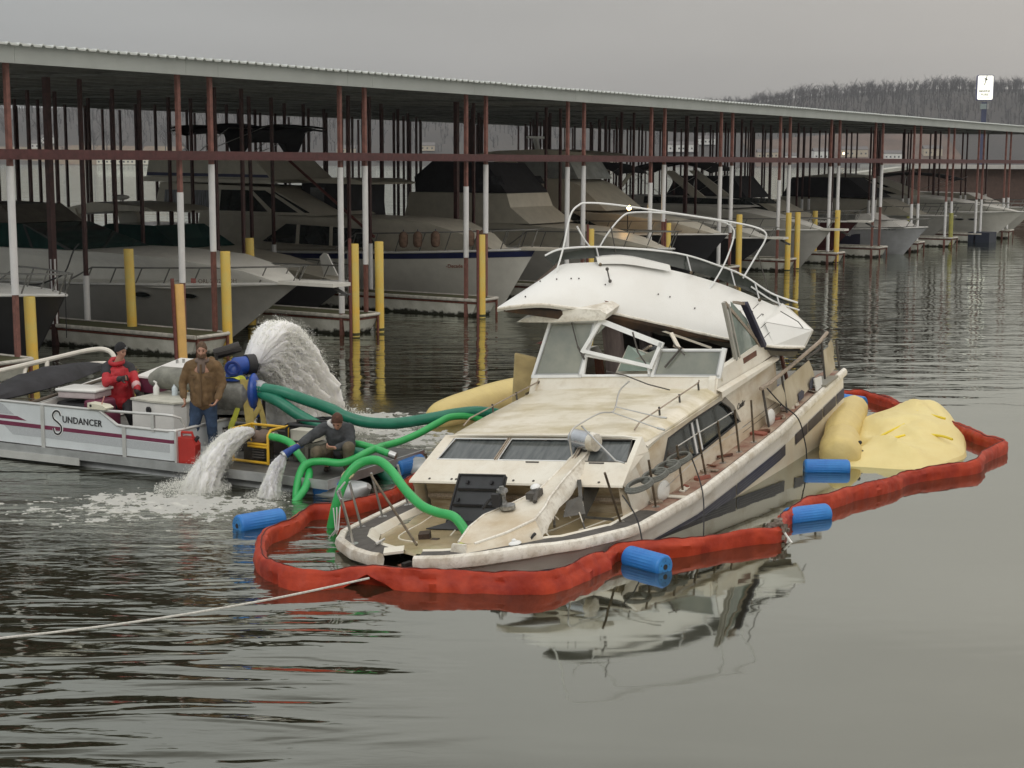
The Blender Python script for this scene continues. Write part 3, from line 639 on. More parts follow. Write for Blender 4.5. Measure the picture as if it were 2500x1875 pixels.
# ---- C: sedan with flybridge and blue stripes
C_ = Boat('cruiser', 'tall sedan cruiser with flybridge and navy blue sheer stripe, hanging brown fenders', 2, -.35, 14.2, 4.3, 1.98, 1.62, 1.35, hullm=m_hwhite, deckm=m_creamdeck, stripe=(.86, .96, m_navy), bowfull=2.9)
C_.block('cabin', [(-1.4, 1.9), (-2.2, 2.35), (-3.6, 2.78), (-5.3, 2.86), (-13.6, 2.9), (-13.6, 1.55), (-3, 1.62)], 1.75, .22, m_creamdeck, z0=1.6, wf=([-13, -5.5, -3.4, -2.2, -1.4], [1.8, 1.8, 1.45, 1.0, .5]))
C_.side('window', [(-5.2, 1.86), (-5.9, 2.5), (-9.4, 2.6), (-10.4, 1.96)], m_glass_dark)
C_.side('window_mullion', [(-7.2, 1.9), (-7.28, 2.58), (-7.42, 2.58), (-7.34, 1.9)], m_creamdeck, off=.02); C_.side('window_mullion', [(-8.7, 1.9), (-8.75, 2.58), (-8.9, 2.58), (-8.85, 1.9)], m_creamdeck, off=.02)
C_.block('deckhouse', [(-7.9, 2.904), (-10.2, 3.86), (-15.6, 4.0), (-15.8, 2.9)], 1.65, .15, m_creamdeck)
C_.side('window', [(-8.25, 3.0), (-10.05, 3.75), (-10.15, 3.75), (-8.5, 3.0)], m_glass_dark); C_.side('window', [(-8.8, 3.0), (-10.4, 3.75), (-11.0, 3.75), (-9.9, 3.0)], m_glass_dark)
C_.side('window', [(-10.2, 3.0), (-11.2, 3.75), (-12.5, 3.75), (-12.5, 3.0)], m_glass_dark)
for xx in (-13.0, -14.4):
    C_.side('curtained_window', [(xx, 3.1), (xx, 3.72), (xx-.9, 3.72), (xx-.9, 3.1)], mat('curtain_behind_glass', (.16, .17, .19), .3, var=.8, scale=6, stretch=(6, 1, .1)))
C_.block('bridge_overhang', [(-9.3, 4.02), (-9.9, 4.12), (-16.2, 4.2), (-16.2, 4.02), (-10.5, 3.99)], 1.75, 0, m_creamdeck)
C_.block('flybridge', [(-9.9, 4.13), (-10.9, 4.93), (-16.0, 4.93), (-16.1, 4.21)], 1.7, .12, m_creamdeck)
C_.side('blue_stripe', [(-10.05, 4.20), (-10.15, 4.30), (-16.05, 4.36), (-16.05, 4.24)], m_navy)
bm_ = m_steel
for xx, x2, zt in ((-13.9, -15.2, 6.05), (-13.9, -12.2, 5.95), (-13.9, -10.4, 6.0)):
    for sg_ in (1, -1): MB().tube([(xx, sg_*1.5, 4.93), (x2, sg_*1.4, zt)], .015, 5).build('canopy_frame', bm_, C_.t)
    MB().tube([(x2, -1.4, zt), (x2, 1.4, zt)], .015, 5).build('canopy_frame', bm_, C_.t)
rows = []
for i in range(16):
    u = i/15; xx = lerp(-15.3, -9.9, u); sag = [0, .12, -.05, -.12, .0, .12, .16, .1, 0, -.2, -.45, -.15, .05, .1, .06, .05][i]; zc = 6.0+sag
    rows.append([V(xx, yy_, zc-.10*abs(yy_/1.4)**3-(.5 if 9 <= i <= 11 and abs(yy_) > 1.2 else 0)) for yy_ in (-1.45, -1.1, -.5, 0, .5, 1.1, 1.45)])
MB().grid(rows).grid([[p-V(0, 0, .10) for p in r_] for r_ in rows]).build('folded_canopy', m_canvas, C_.t, smooth=True)
C_.rail(.5, .985, .62, 8); C_.pulpit(1.55, .3)
fm = mat('brown_covered_fender', (.16, .10, .07), .8, var=.3, scale=8, bump=.01, bscale=8)
for i, xx in enumerate((-3.05, -3.65, -4.15, -1.55, -1.95)):
    u = 1+xx/C_.L; p = C_.pt(u, 1, -1)
    f_ = thing('fender', ['brown cloth covered fender nearest the bow post on the sedan rail', 'middle brown fender of the three on the sedan rail', 'leftmost brown fender of the three on the sedan rail', 'brown fender right of the yellow pile on the sedan rail', 'second brown fender behind the yellow pile on the sedan rail'][(2, 1, 0, 4, 3)[i] if i < 3 else i], 'fender', D(2*PIT+3.62+p.y+.02, -.35-xx, p.z+.12), group='brown fenders hung on the sedan cruiser')
    MB().tube([(0, 0, 0), (0, 0, .04), (0, 0, .14), (0, 0, .42), (0, 0, .5), (0, 0, .54)], [.04, .12, .155, .155, .10, .04], 12).build('body', fm, f_, smooth=True)
    MB().tube([(0, 0, .53), (0, .02, .60)], .015, 6).build('lanyard', m_navy, f_)
C_.block('exhaust_step', [(-13.6, 1.0), (-13.6, 1.5), (-14.2, 1.5), (-14.2, 1.0)], 1.7, 0, m_hwhite)
a_, c_ = on_flare(C_, .82, .90, .72); dx_ = (c_-a_).normalized(); nn_ = dx_.cross(V(0, 0, 1)).normalized(); nn_ = -nn_ if nn_.y > 0 else nn_
text_on('boat_name', '-Decade', .17, mat('brown_boat_name', (.22, .07, .04), .5), C_.t, a_+nn_*.05+V(0, 0, -.05), dx_, V(0, 0, 1), .003, True)
# ---- small dark canvas helm enclosure boat behind C
E0 = Boat('cruiser', 'motor boat with dark canvas helm enclosure and clear window behind the sedan', 3, 5.6, 9.0, 3.2, 1.9, 1.6, 1.2, hullm=m_lgrey, deckm=m_creamdeck, cs=3*PIT+.9-2.2)
E0.block('helm_enclosure', [(-2.3, 2.65), (-2.2, 4.02), (-4.0, 4.02), (-4.05, 2.65)], 1.35, .05, m_canvas); E0.block('hardtop', [(-.9, 4.04), (-1.6, 4.18), (-4.3, 4.18), (-4.3, 4.025), (-1, 3.98)], 1.45, 0, m_creamdeck)
E0.block('helm_enclosure', [(-2.2, 2.65), (-2.3, 3.9), (-2.35, 3.9), (-2.32, 2.65)], 1.35, .05, m_canvas); E0.hw = lambda x, z: 1.33-.05*(z-2.65)
E0.side('clear_window', [(-2.95, 3.2), (-2.95, 3.85), (-3.6, 3.85), (-3.6, 3.2)], mat('bright_clear_vinyl', (.62, .64, .66), .1, trans=.6), off=.02)
E0.block('cabin', [(-.6, 1.9), (-1.5, 2.6), (-8.8, 2.64), (-8.8, 1.6)], 1.5, .2, m_creamdeck)
# ---- D: white cruiser with dark canvas camper top (slip 3)
D_ = Boat('cruiser', 'white cruiser with big dark canvas camper top behind the sedan pulpit', 3, -1.9, 12.5, 3.9, 1.72, 1.6, 1.9, hullm=m_lgrey, deckm=m_hwhite, bowfull=2.6, cs=3*PIT+4.5)
D_.block('foredeck_moulding', [(-.5, 1.7), (-1.6, 2.0), (-3.4, 2.35), (-6.2, 2.5), (-12.3, 2.5), (-12.3, 1.5), (-3, 1.55)], 1.6, .2, m_creamdeck, wf=([-12, -5, -3, -1.6, -.5], [1.75, 1.75, 1.5, 1.0, .4]))
D_.block('camper_top', [(-6.3, 3.62), (-7.3, 4.74), (-9.8, 4.8), (-10.6, 4.2), (-10.5, 3.62)], 1.5, .12, m_canvas)
D_.block('coaming', [(-5.2, 2.504), (-6.1, 3.1), (-6.3, 3.61), (-10.8, 3.61), (-11, 2.504)], 1.6, .1, m_creamdeck)
D_.side('camper_window', [(-6.4, 3.95), (-6.6, 4.25), (-7.6, 4.25), (-7.6, 3.95)], mat('smoked_vinyl', (.05, .05, .055), .2, var=.5))
D_.rail(.5, .985, .6, 8)
# ---- E: large hardtop cruiser (slip 4)
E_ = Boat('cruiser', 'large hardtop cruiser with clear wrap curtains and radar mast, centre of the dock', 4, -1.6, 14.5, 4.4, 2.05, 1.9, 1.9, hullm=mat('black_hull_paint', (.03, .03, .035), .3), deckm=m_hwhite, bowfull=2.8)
E_.block('foredeck_moulding', [(-.5, 2.05), (-1.9, 2.45), (-4.2, 2.75), (-6.5, 2.86), (-14.2, 2.9), (-14.2, 1.85), (-3, 1.95)], 1.8, .2, m_creamdeck, wf=([-12, -5, -3, -1.6, -.5], [1.9, 1.9, 1.6, 1.0, .4]))
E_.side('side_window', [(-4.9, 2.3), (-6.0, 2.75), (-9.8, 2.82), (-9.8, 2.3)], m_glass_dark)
E_.block('deckhouse', [(-4.6, 2.87), (-5.9, 3.85), (-6.6, 4.1), (-10.6, 4.15), (-10.9, 2.9)], 1.6, .15, m_creamdeck)
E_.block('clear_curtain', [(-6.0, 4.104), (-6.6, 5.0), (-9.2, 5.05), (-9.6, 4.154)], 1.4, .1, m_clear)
E_.block('hardtop', [(-5.2, 5.05), (-5.7, 5.16), (-7.6, 5.3), (-9.8, 5.24), (-10.8, 5.12), (-10.2, 5.03)], 1.55, 0, m_creamdeck)
for sg_ in (1, -1): MB().prism([(-9.2, sg_*1.5, 5.05), (-10.3, sg_*1.5, 5.06), (-9.2, sg_*1.65, 4.1), (-7.8, sg_*1.65, 3.4), (-7.4, sg_*1.65, 3.4)], (0, -sg_*.1, 0)).build('hardtop_wing', m_creamdeck, E_.t)
MB().tube([(-8.8, 0, 5.25), (-8.9, 0, 5.75)], .12, 8).build('radar_mast', m_white, E_.t, smooth=True); MB().box((-8.9, 0, 5.8), (.12, 1.3, .09)).build('radar_bar', m_white, E_.t)
MB().tube([(-8.0, .9, 5.2), (-8.0, .9, 6.2)], .02, 6).build('antenna', m_white, E_.t)
E_.rail(.5, .985, .5, 8)
# ---- G: dark hull cruiser (slip 5)
G = Boat('cruiser', 'express cruiser with white deck over charcoal hull, anchor on its bow roller', 5, -.9, 12.5, 4.0, 1.63, 1.6, 2.3, hullm=mat('charcoal_hull', (.035, .035, .04), .35), deckm=m_hwhite, bowfull=2.6)
G.block('foredeck_moulding', [(-.4, 1.62), (-1.6, 2.0), (-3.6, 2.4), (-5.8, 2.6), (-12.2, 2.7), (-12.2, 1.5), (-3, 1.55)], 1.7, .22, m_hwhite, wf=([-12, -5, -3, -1.6, -.4], [1.8, 1.8, 1.5, 1.0, .35]))
G.block('windshield', [(-6.6, 2.61), (-8.1, 3.15), (-10.0, 3.2), (-10.2, 2.69)], 1.45, .3, m_glass_dark)
for sg_ in (1, -1): MB().tube([(-9.4, sg_*1.4, 3.0), (-8.2, sg_*1.4, 3.7), (-7.6, sg_*1.35, 4.4)], .12, 6, sq=(.5, 1.5)).build('radar_arch', m_creamdeck, G.t, smooth=True)
MB().box((-7.6, 0, 4.45), (.5, 2.8, .1)).build('radar_arch', m_creamdeck, G.t)
G.rail(.5, .985, .42, 8); G.pulpit(.55, .28); G.ports([-3.3], 1.05, .22, .05)
text_on('boat_name', 'REGAL 3880', .13, mat('black_boat_name', (.03, .03, .03), .5), G.t, G.pt(.70, .9, -1)+V(0, -.06, .12), (1, .06, 0), (0, 0, 1), .003, True, shear=.3) if False else None
# canopies over G and H
def bimini(bo, x0, x1, z, w, m, sag=.12):
    rows = []
    for i in range(9):
        u = i/8; rows.append([V(lerp(x0, x1, u), yy_, z+.18*sin(pi*u)-sag*abs(yy_/w)**3-.25*(abs(u-.5)*2)**4) for yy_ in (-w, -w*.7, 0, w*.7, w)])
    MB().grid(rows).grid([[p-V(0, 0, .05) for p in r_] for r_ in rows]).build('bimini_top', m, bo.t, smooth=True)
    for xx in (x0, (x0+x1)/2, x1):
        for sg_ in (1, -1): MB().tube([(xx, sg_*w, z-.1), ((x0+x1)/2-.2, sg_*w, z-1.5)], .014, 5).build('bimini_frame', m_steel, bo.t)
bimini(G, -10.2, -6.8, 4.62, 1.5, m_canvas)
# ---- H
H_ = Boat('cruiser', 'white cruiser with low dark stripe between the yellow pile pair and the runabout', 6, -1.15, 12, 3.9, 1.78, 1.65, 1.5, hullm=m_greyhull, deckm=m_hwhite, bowfull=2.6)
H_.block('foredeck_moulding', [(-.4, 1.76), (-1.6, 2.1), (-3.6, 2.5), (-5.6, 2.75), (-11.8, 2.8), (-11.8, 1.6), (-3, 1.65)], 1.7, .22, m_hwhite, wf=([-12, -5, -3, -1.6, -.4], [1.8, 1.8, 1.5, 1.0, .35]))
H_.block('deckhouse', [(-4.2, 2.70), (-5.0, 3.0), (-6.0, 3.15), (-10.6, 3.2), (-10.6, 2.7)], 1.5, .2, m_lgrey); H_.side('side_window', [(-3.2, 2.85), (-3.7, 3.1), (-9, 3.18), (-9, 2.85)], m_glass_dark)
for sg_ in (1, -1): MB().prism([(-8.0, sg_*1.4, 4.4), (-7.5, sg_*1.4, 4.4), (-5.7, sg_*1.5, 3.15), (-6.4, sg_*1.5, 3.15)], (0, -sg_*.12, 0)).build('radar_arch', m_creamdeck, H_.t)
bimini(H_, -10.0, -5.4, 4.7, 1.6, m_canvas); H_.rail(.5, .985, .5, 8); H_.pulpit(.7, .28)
# ---- H2 dark stripe boat behind (slip 7)
H2 = Boat('cruiser', 'cream deck cruiser with maroon hull band behind the pile pair', 7, -.2, 11.5, 3.8, 1.95, 1.8, 1.8, hullm=mat('maroon_hull', (.06, .015, .018), .4), deckm=m_hwhite)
H2.block('deckhouse', [(-2.6, 1.95), (-4.6, 2.9), (-10.8, 3.0), (-10.8, 1.8)], 1.6, .25, m_creamdeck); H2.side('side_window', [(-3.8, 2.2), (-4.8, 2.75), (-9, 2.85), (-9, 2.2)], m_glass_dark); H2.rail(.5, .985, .5, 8); H2.pulpit(.6)
H2.block('camper_top', [(-5.4, 3.02), (-6.3, 4.1), (-9.5, 4.1), (-10, 3.02)], 1.5, .2, m_canvas)
# ---- I runabout (slip 8)
I_ = Boat('runabout', 'white deck boat with navy side panel, low bow beyond the finger dock', 8, -1.75, 9.5, 3.3, 1.5, 1.25, 1.3, hullm=mat('pale_blue_grey_hull', (.40, .41, .43), .35), deckm=m_hwhite, bowfull=3.2)
I_.side = I_.side; I_.hw = lambda x, z: I_.half(max(0, min(1, 1+x/9.5)), .7)+.0
I_.side('navy_panel', [(-3.2, .45), (-3.2, 1.08), (-6.0, 1.06), (-6.0, .45)], mat('dark_navy_panel', (.02, .022, .04), .4), off=.05)
I_.block('seat_pods', [(-1.0, 1.5), (-1.6, 1.8), (-2.4, 1.85), (-3.0, 2.15), (-3.6, 2.1), (-3.6, 1.4)], 1.2, .3, m_lgrey); I_.rail(.45, .985, .42, 6)
text_on('registration_number', 'MO 78 2604', .12, m_black, I_.t, I_.pt(.8, .92, -1)+V(0, -.09, 0), (1, .12, 0), (0, 0, 1), .003)
# ---- J large sport cruiser (slip 11)
J = Boat('cruiser', 'large sleek white sport cruiser with arched dark side glass at right of the dock', 11, -2.0, 15.5, 4.6, 1.85, 1.75, 2.2, hullm=m_hwhite, deckm=m_white, bowfull=2.8)
J.block('foredeck_moulding', [(-.4, 1.84), (-2, 2.15), (-4.3, 2.5), (-6.4, 2.75), (-15, 2.8), (-15, 1.7), (-3, 1.7)], 1.9, .22, m_hwhite, wf=([-12, -5, -3, -1.6, -.4], [2.05, 2.0, 1.7, 1.1, .4]))
J.block('deckhouse', [(-6.6, 2.70), (-8.6, 3.5), (-10.0, 3.95), (-12.2, 4.1), (-14.2, 3.9), (-14.4, 2.8)], 1.75, .2, m_creamdeck)
J.side('side_glass', [(-7.6, 2.84), (-9.2, 3.3), (-10.4, 3.4), (-11.6, 3.2), (-12.8, 2.85)], m_glass_dark); J.side('windshield_strip', [(-8.1, 3.26), (-9.9, 3.88), (-10.05, 3.88), (-8.4, 3.24)], m_glass_dark)
J.rail(.5, .985, .5, 8); J.ports([-2.9, -3.7], 1.32, .30, .09)
J.side('hull_shadow_line', [(-5, 1.66), (-14, 1.66), (-14, 1.60), (-5, 1.6)], m_black, off=.03) if False else None
K_ = Boat('cruiser', 'dark topped cruiser cut by the right picture edge', 13, .2, 12, 4, 1.8, 1.7, 1.9, hullm=m_hwhite, deckm=m_hwhite)
K_.block('deckhouse', [(-2.4, 1.8), (-4.6, 2.7), (-10.8, 2.8), (-10.8, 1.7)], 1.6, .25, m_creamdeck); K_.rail(.5, .985, .5, 6)
Kb = Boat('cruiser', 'low cruiser with long curved dark canopy behind the sport cruiser', 12, 2.4, 12, 4, 1.9, 1.7, 1.9, hullm=m_hwhite, deckm=m_lgrey)
Kb.block('deckhouse', [(-1.6, 1.9), (-3.6, 2.5), (-10.8, 2.7), (-10.8, 1.7)], 1.6, .25, m_lgrey); bimini(Kb, -8.0, -1.5, 4.0, 1.5, m_canvas); Kb.rail(.5, .985, .5, 6)
Ka = Boat('cruiser', 'covered cruiser with dark camper canvas left of the sport cruiser', 10, .4, 12, 4, 1.7, 1.7, 1.9, hullm=m_greyhull, deckm=m_hwhite)
Ka.block('deckhouse', [(-2.2, 1.7), (-4.2, 2.6), (-10.8, 2.7), (-10.8, 1.6)], 1.6, .25, m_creamdeck); Ka.block('camper_top', [(-4.6, 2.7), (-6.4, 3.9), (-10, 3.9), (-10.6, 2.72)], 1.55, .15, m_canvas); Ka.rail(.5, .985, .5, 6)
# boat at the extreme left edge (only its bow shows)
Z_ = Boat('cruiser', 'white bow of a boat cut by the left picture edge above the leftmost pile', -1, -.3, 8.5, 3.2, 1.85, 1.8, 1.4, hullm=mat('black_hull_left', (.03, .03, .032), .35), deckm=m_white, cs=-3.9)
Z_.rail(.5, .985, .45, 5)
# lit deck lamp in the middle of the dock
lampt = dthing('dock_lamp', 'small lit orange lamp glowing on a thin pole at the centre of the dock', 'lamp', 25.55, 1.4, 0)
lz = 3.05
MB().ell((0, 0, lz), .085).build('bulb', mat('lit_lamp', (1, .7, .3), .4, emit=(1., .55, .18, 60)), lampt, smooth=True); MB().tube([(0, .06, .5), (0, .06, lz-.05), (0, 0, lz-.07)], .02).build('bracket', m_black, lampt)

sn = dthing('dock_sign', 'small white EXIT sign on a thin post at the back walkway behind the sedan bow', 'sign', 25.2, 17.0, .55)
q = MB().bb((-.28, -.02, 2.92), (.28, .02, 3.36)); q.build('board', m_white, sn); MB().tube([(0, .03, 0), (0, .03, 3.3)], .02).build('post', m_black, sn)
for z_ in (2.93, 3.35): MB().bb((-.29, -.03, z_-.012), (.29, .03, z_+.012)).build('edge', m_black, sn)
sn.rotation_euler = (0, 0, R(8)); text_on('lettering', 'EXIT', .20, m_black, sn, (-.25, -.03, 3.05), (1, 0, 0), (0, 0, 1), .003, True)
pc = thing('power_cord', 'black cord drooping in front of the large left cruiser to the leftmost post', 'cord', (-10.4, 37.3, .5))
MB().tube(smooth_path([V(-10.48, 37.3, 2.79), V(-10.63, 37.3, 2.61), V(-10.85, 37.3, 2.10), V(-11.17, 37.3, 1.92), V(-11.54, 37.3, 1.80), V(-12.07, 37.3, 1.80)], 5), .02, 6).build('cord', m_black, pc, world=True, smooth=True)
MB().tube([(-10.85, 37.3, 2.10), (-10.87, 37.3, .5)], .012, 6).build('cord', m_black, pc, world=True)
# ================================================================ THE SUNKEN CRUISER
# boat frame: x forward from the transom, y port, z up; trimmed bow down, listing to starboard
PSI, PIC, ROL = R(-117.35), R(5.73), R(4.63)
MB_ = Matrix.Rotation(PSI, 3, 'Z') @ Matrix.Rotation(PIC, 3, 'Y') @ Matrix.Rotation(ROL, 3, 'X')
BT = V(4.55, 28.38, -.45)
def BW(x, y, z): return BT+MB_ @ V(x, y, z)
def bthing(name, label, cat, at=(0, 0, 0), group=None):
    o = thing(name, label, cat, group=group); o.location = BW(*at); o.rotation_euler = MB_.to_euler(); return o
SX = [0, 4.26, 7.86, 9.96, 11.0, 11.64, 12.0, 12.17, 12.24]; SZ = [1.42, 1.40, 1.48, 1.61, 1.76, 1.86, 1.87, 1.87, 1.87]; SB = [1.79, 1.95, 2.01, 1.93, 1.66, 1.28, .85, .48, .10]
def gz(x): return interp(x, SX, SZ)
def gb(x): return interp(x, SX, SB)
def dirt_mat(name, clean, dirty, lo, hi, scale=1.3, st=(1, 1, 1), rough=.45, col3=None, fine=.5):
    m = mat(name, clean, rough, col2=dirty, scale=scale, stretch=st, lo=lo, hi=hi, bump=.0015, bscale=30)
    if col3:
        n = m.node_tree.nodes; l = m.node_tree.links; b_ = n['Principled BSDF']
        t = n.new('ShaderNodeTexCoord'); nz_ = n.new('ShaderNodeTexNoise'); nz_.inputs['Scale'].default_value = scale*5; nz_.inputs['Detail'].default_value = 8; nz_.inputs['Roughness'].default_value = .7; l.new(t.outputs['Object'], nz_.inputs[0])
        r = n.new('ShaderNodeMapRange'); r.inputs[1].default_value = .5; r.inputs[2].default_value = .72; r.inputs[4].default_value = fine; l.new(nz_.outputs[0], r.inputs[0])
        mxn = n.new('ShaderNodeMixRGB'); l.new(r.outputs[0], mxn.inputs[0]); l.new(b_.inputs['Base Color'].links[0].from_socket, mxn.inputs[1]); mxn.inputs[2].default_value = (*col3, 1); l.new(mxn.outputs[0], b_.inputs['Base Color'])
    return m
m_bclean = dirt_mat('silty_cream_gelcoat', (.80, .765, .67), (.70, .63, .51), .40, .70, 1.1, (1, 1, 1), col3=(.50, .42, .30), fine=.35)
m_broof = dirt_mat('silt_streaked_roof', (.80, .745, .62), (.52, .44, .26), .46, .66, .8, (2.2, .9, 1), rough=.3, col3=(.50, .42, .24), fine=.6)
m_bdeck = dirt_mat('muddy_foredeck', (.50, .41, .26), (.36, .28, .15), .35, .65, .9, (1, 1, 1), rough=.18, col3=(.22, .19, .09), fine=.6)
m_bside = dirt_mat('tan_stained_sides', (.74, .69, .58), (.52, .41, .26), .42, .72, .8, (1, 1, 3.5), col3=(.40, .28, .16), fine=.4)
m_brub = dirt_mat('cream_rub_rail', (.82, .79, .71), (.52, .46, .36), .45, .7, 3, (1, 1, 1), col3=(.25, .2, .14), fine=.5)
m_bcap = mat('grey_nonskid', (.085, .078, .070), .8, var=.25, scale=8, bump=.002, bscale=120)
m_bhull = dirt_mat('cruiser_hull_white', (.80, .77, .70), (.50, .43, .32), .5, .75, .9, (1, 1, 2))
m_bhull_low = dirt_mat('cruiser_lower_hull', (.68, .61, .47), (.76, .71, .60), .35, .65, .8, (1, 1, 1), col3=(.66, .50, .36), fine=.5)
m_bblue = mat('faded_navy_band', (.022, .024, .055), .45, var=.5, scale=2.5, col2=(.05, .05, .075))
m_wood = mat('waterlogged_mahogany', (.13, .045, .022), .6, var=.35, scale=6); m_woodl = mat('weathered_teak', (.33, .27, .21), .7, var=.3, scale=9, stretch=(1, 6, 6))
m_dark = mat('dark_wreck_interior', (.022, .017, .013), .9, var=.5, scale=4)
m_alu = mat('bright_window_frame', (.82, .83, .82), .35, var=.06)
m_cglass = mat('silty_window_glass', (.18, .20, .18), .10, var=.25, scale=1.2, col2=(.30, .31, .26), spec=.9)
m_dglass = mat('dark_cabin_glass', (.028, .034, .036), .12, var=.4, scale=2, spec=.9)
SH = bthing('sunken_cruiser', 'half sunk cream cabin cruiser down by the bow inside the orange boom', 'boat')
# hull -------------------------------------------------
def hy(x, z):
    zs = gz(x); d = zs-z; f = interp(x, [0, 6, 9, 11, 12.24], [.05, .10, .24, .42, .55])
    return gb(x)*(1-f*(d/1.8)**1.1) if d > 0 else gb(x)
def hx(x, z): return x-max(0, (x-8)/4.24)**2*.55*max(0, gz(x)-z)      # raked stem
XS = [0, .6, 1.3, 2, 3, 4, 5, 6, 7, 8, 8.8, 9.5, 10.1, 10.6, 11.0, 11.35, 11.64, 11.85, 12.0, 12.1, 12.17, 12.24]
def hull_strip(name, w0, w1, m, off=0., sides=(1, -1), x0=0, x1=12.24, n=4):
    """w0,w1: drop below the sheer in metres"""
    for sg_ in sides:
        rows = []
        for x in [q for q in XS if x0 <= q <= x1]:
            r_ = []
            for i in range(n+1):
                z = gz(x)-lerp(w0, w1, i/n); r_.append(V(hx(x, z), sg_*(hy(x, z)+off), z))
            rows.append(r_)
        MB().grid(rows).build(name, m, SH, smooth=True)
hull_strip('topsides', .10, .34, m_bhull); 
hull_strip('hull_side', .34, 2.3, m_bhull_low, n=8)
# the navy band is broken into panels by the photo's pale joints
for a, c in ((0.0, .55), (.62, 1.5), (1.56, 2.5), (2.56, 3.3), (3.9, 6.3), (6.34, 9.5), (9.54, 11.9)):
    q = MB(); rows = []
    for i in range(9):
        x = lerp(a, c, i/8); rows.append([V(hx(x, gz(x)-d_), hy(x, gz(x)-d_)+.012, gz(x)-d_) for d_ in (.32, .40, .50)])
    q.grid(rows).build('navy_band_panel', m_bblue, SH)
    q = MB(); q.grid([[V(p.x, -p.y, p.z) for p in r_] for r_ in rows]).build('navy_band_panel', m_bblue, SH)
for a, c in ((4.2, 6.2), (6.6, 9.3)):
    for j in range(3): MB().grid([[V(hx(x, gz(x)-.37-j*.035), hy(x, gz(x)-.40)+.020, gz(x)-.37-j*.035-e) for e in (0, .008)] for x in np.linspace(a, c, 8)]).build('pinstripe', mat('pinstripe_grey', (.16, .16, .19), .5), SH)
tr = [V(0, s_*hy(0, z), z) for s_, z in [(1, z) for z in (1.42, 1.2, .8, .3, -.3, -.8)]+[(-1, z) for z in (-.8, -.3, .3, .8, 1.2, 1.42)]]
q = MB().add(tr, [tuple(range(12))]); q.build('transom', m_bhull, SH)
MB().bb((-.035, -1.2, .95), (-.005, 1.2, 1.05)).build('transom_trim', m_bblue, SH)
# rub rail, split in two at the torn stem
for sg_ in (1, -1):
    xs_ = [x for x in np.linspace(0, 11.6, 40)]+[interp(-y, [-1.28, -.85, -.48, -.10], [11.64, 12.0, 12.17, 12.24]) for y in np.linspace(1.26, .12 if sg_ > 0 else .34, 14)]
    MB().tube([V(hx(x, gz(x)-.04), sg_*(gb(x)+.02), gz(x)-.03) for x in xs_], [.075 if x < 11.5 else .09 for x in xs_], 8, sq=(1.0, .8)).build('rub_rail', m_brub, SH, smooth=True)
    # non-skid cap and pale inner coaming
    def cap(x, k): # inset along the local normal of the plan curve
        e = .05; nx = -(gb(x+e)-gb(x-e))/(2*e) if x < 12.1 else 2.5
        L_ = sqrt(1+nx*nx); return V(x-k*nx/L_, sg_*max(.02, (gb(x)-k/L_)), gz(x))
    XC = [x for x in np.linspace(9.1, 11.6, 22)]+[interp(-y, [-1.28, -.85, -.48, -.10], [11.64, 12.0, 12.17, 12.24]) for y in np.linspace(1.26, .2 if sg_ > 0 else .42, 10)]
    MB().grid([[cap(x, .05)+V(0, 0, .012), cap(x, .20)+V(0, 0, .02), cap(x, .33)+V(0, 0, .012)] for x in XC]).build('nonskid_cap', m_bcap, SH, smooth=True)
    MB().grid([[cap(x, .33)+V(0, 0, .012), cap(x, .36)+V(0, 0, .03), cap(x, .40)+V(0, 0, .01), cap(x, .46)+V(0, 0, -.07)] for x in XC]).build('inner_coaming', m_bclean, SH, smooth=True)
    XD = list(np.linspace(.1, 9.12, 30))
    MB().grid([[cap(x, .05)+V(0, 0, .01), cap(x, .30)+V(0, 0, .012), cap(x, .44)+V(0, 0, -.04)] for x in XD]).build('side_cap', mat('torn_teak_covering', (.24, .115, .08), .85, scale=3, col2=(.42, .33, .25), bump=.006, bscale=30), SH)
# deck: one plate, sunk a little below the cap, slightly crowned and buckled
rows = []
for x in list(np.linspace(7.6, 11.9, 30)):
    w = max(.05, gb(min(12.24, x+max(0, (x-10)*.16)))-.36); rows.append([V(x, w*a*1.03, gz(x)-.055+.03*(1-a*a)+.010*noise.noise(V(x*2, a*3, 0))) for a in np.linspace(-1, 1, 17)])
MB().grid(rows).build('foredeck', m_bdeck, SH, smooth=True)
rows = [[V(x, sg_a*(1.2+.62*a), gz(x)-.05) for a in (0, 1)] for x in (0, 0) for sg_a in (1,)]
for sg_ in (1, -1):
    MB().grid([[V(x, sg_*1.40, gz(x)-.06), V(x, sg_*(gb(x)-.40), gz(x)-.05)] for x in np.linspace(0.1, 9.3, 16)]).build('side_deck', m_bside, SH)
# raised deck seams moulded into the fibreglass
for pts in ([(9.2, -1.3), (10.9, -.9), (11.35, -.35)], [(8.95, -.95), (10.8, -.2)], [(9.3, .95), (10.9, .75), (11.3, .2)], [(10.0, 1.2), (8.9, 1.45)]):
    MB().tube([V(p.x, p.y, gz(p.x)-.052+.03*(1-(p.y/max(.3, gb(p.x)-.42))**2)) for p in smooth_path([V(a, b, 0) for a, b in pts], 6)], .012, 5).build("deck_seam", m_bclean, SH)
# trunk cabin -----------------------------------------
def cw(x): return interp(x, [3, 7.5, 9.0, 9.45], [1.60, 1.60, 1.60, 1.56])
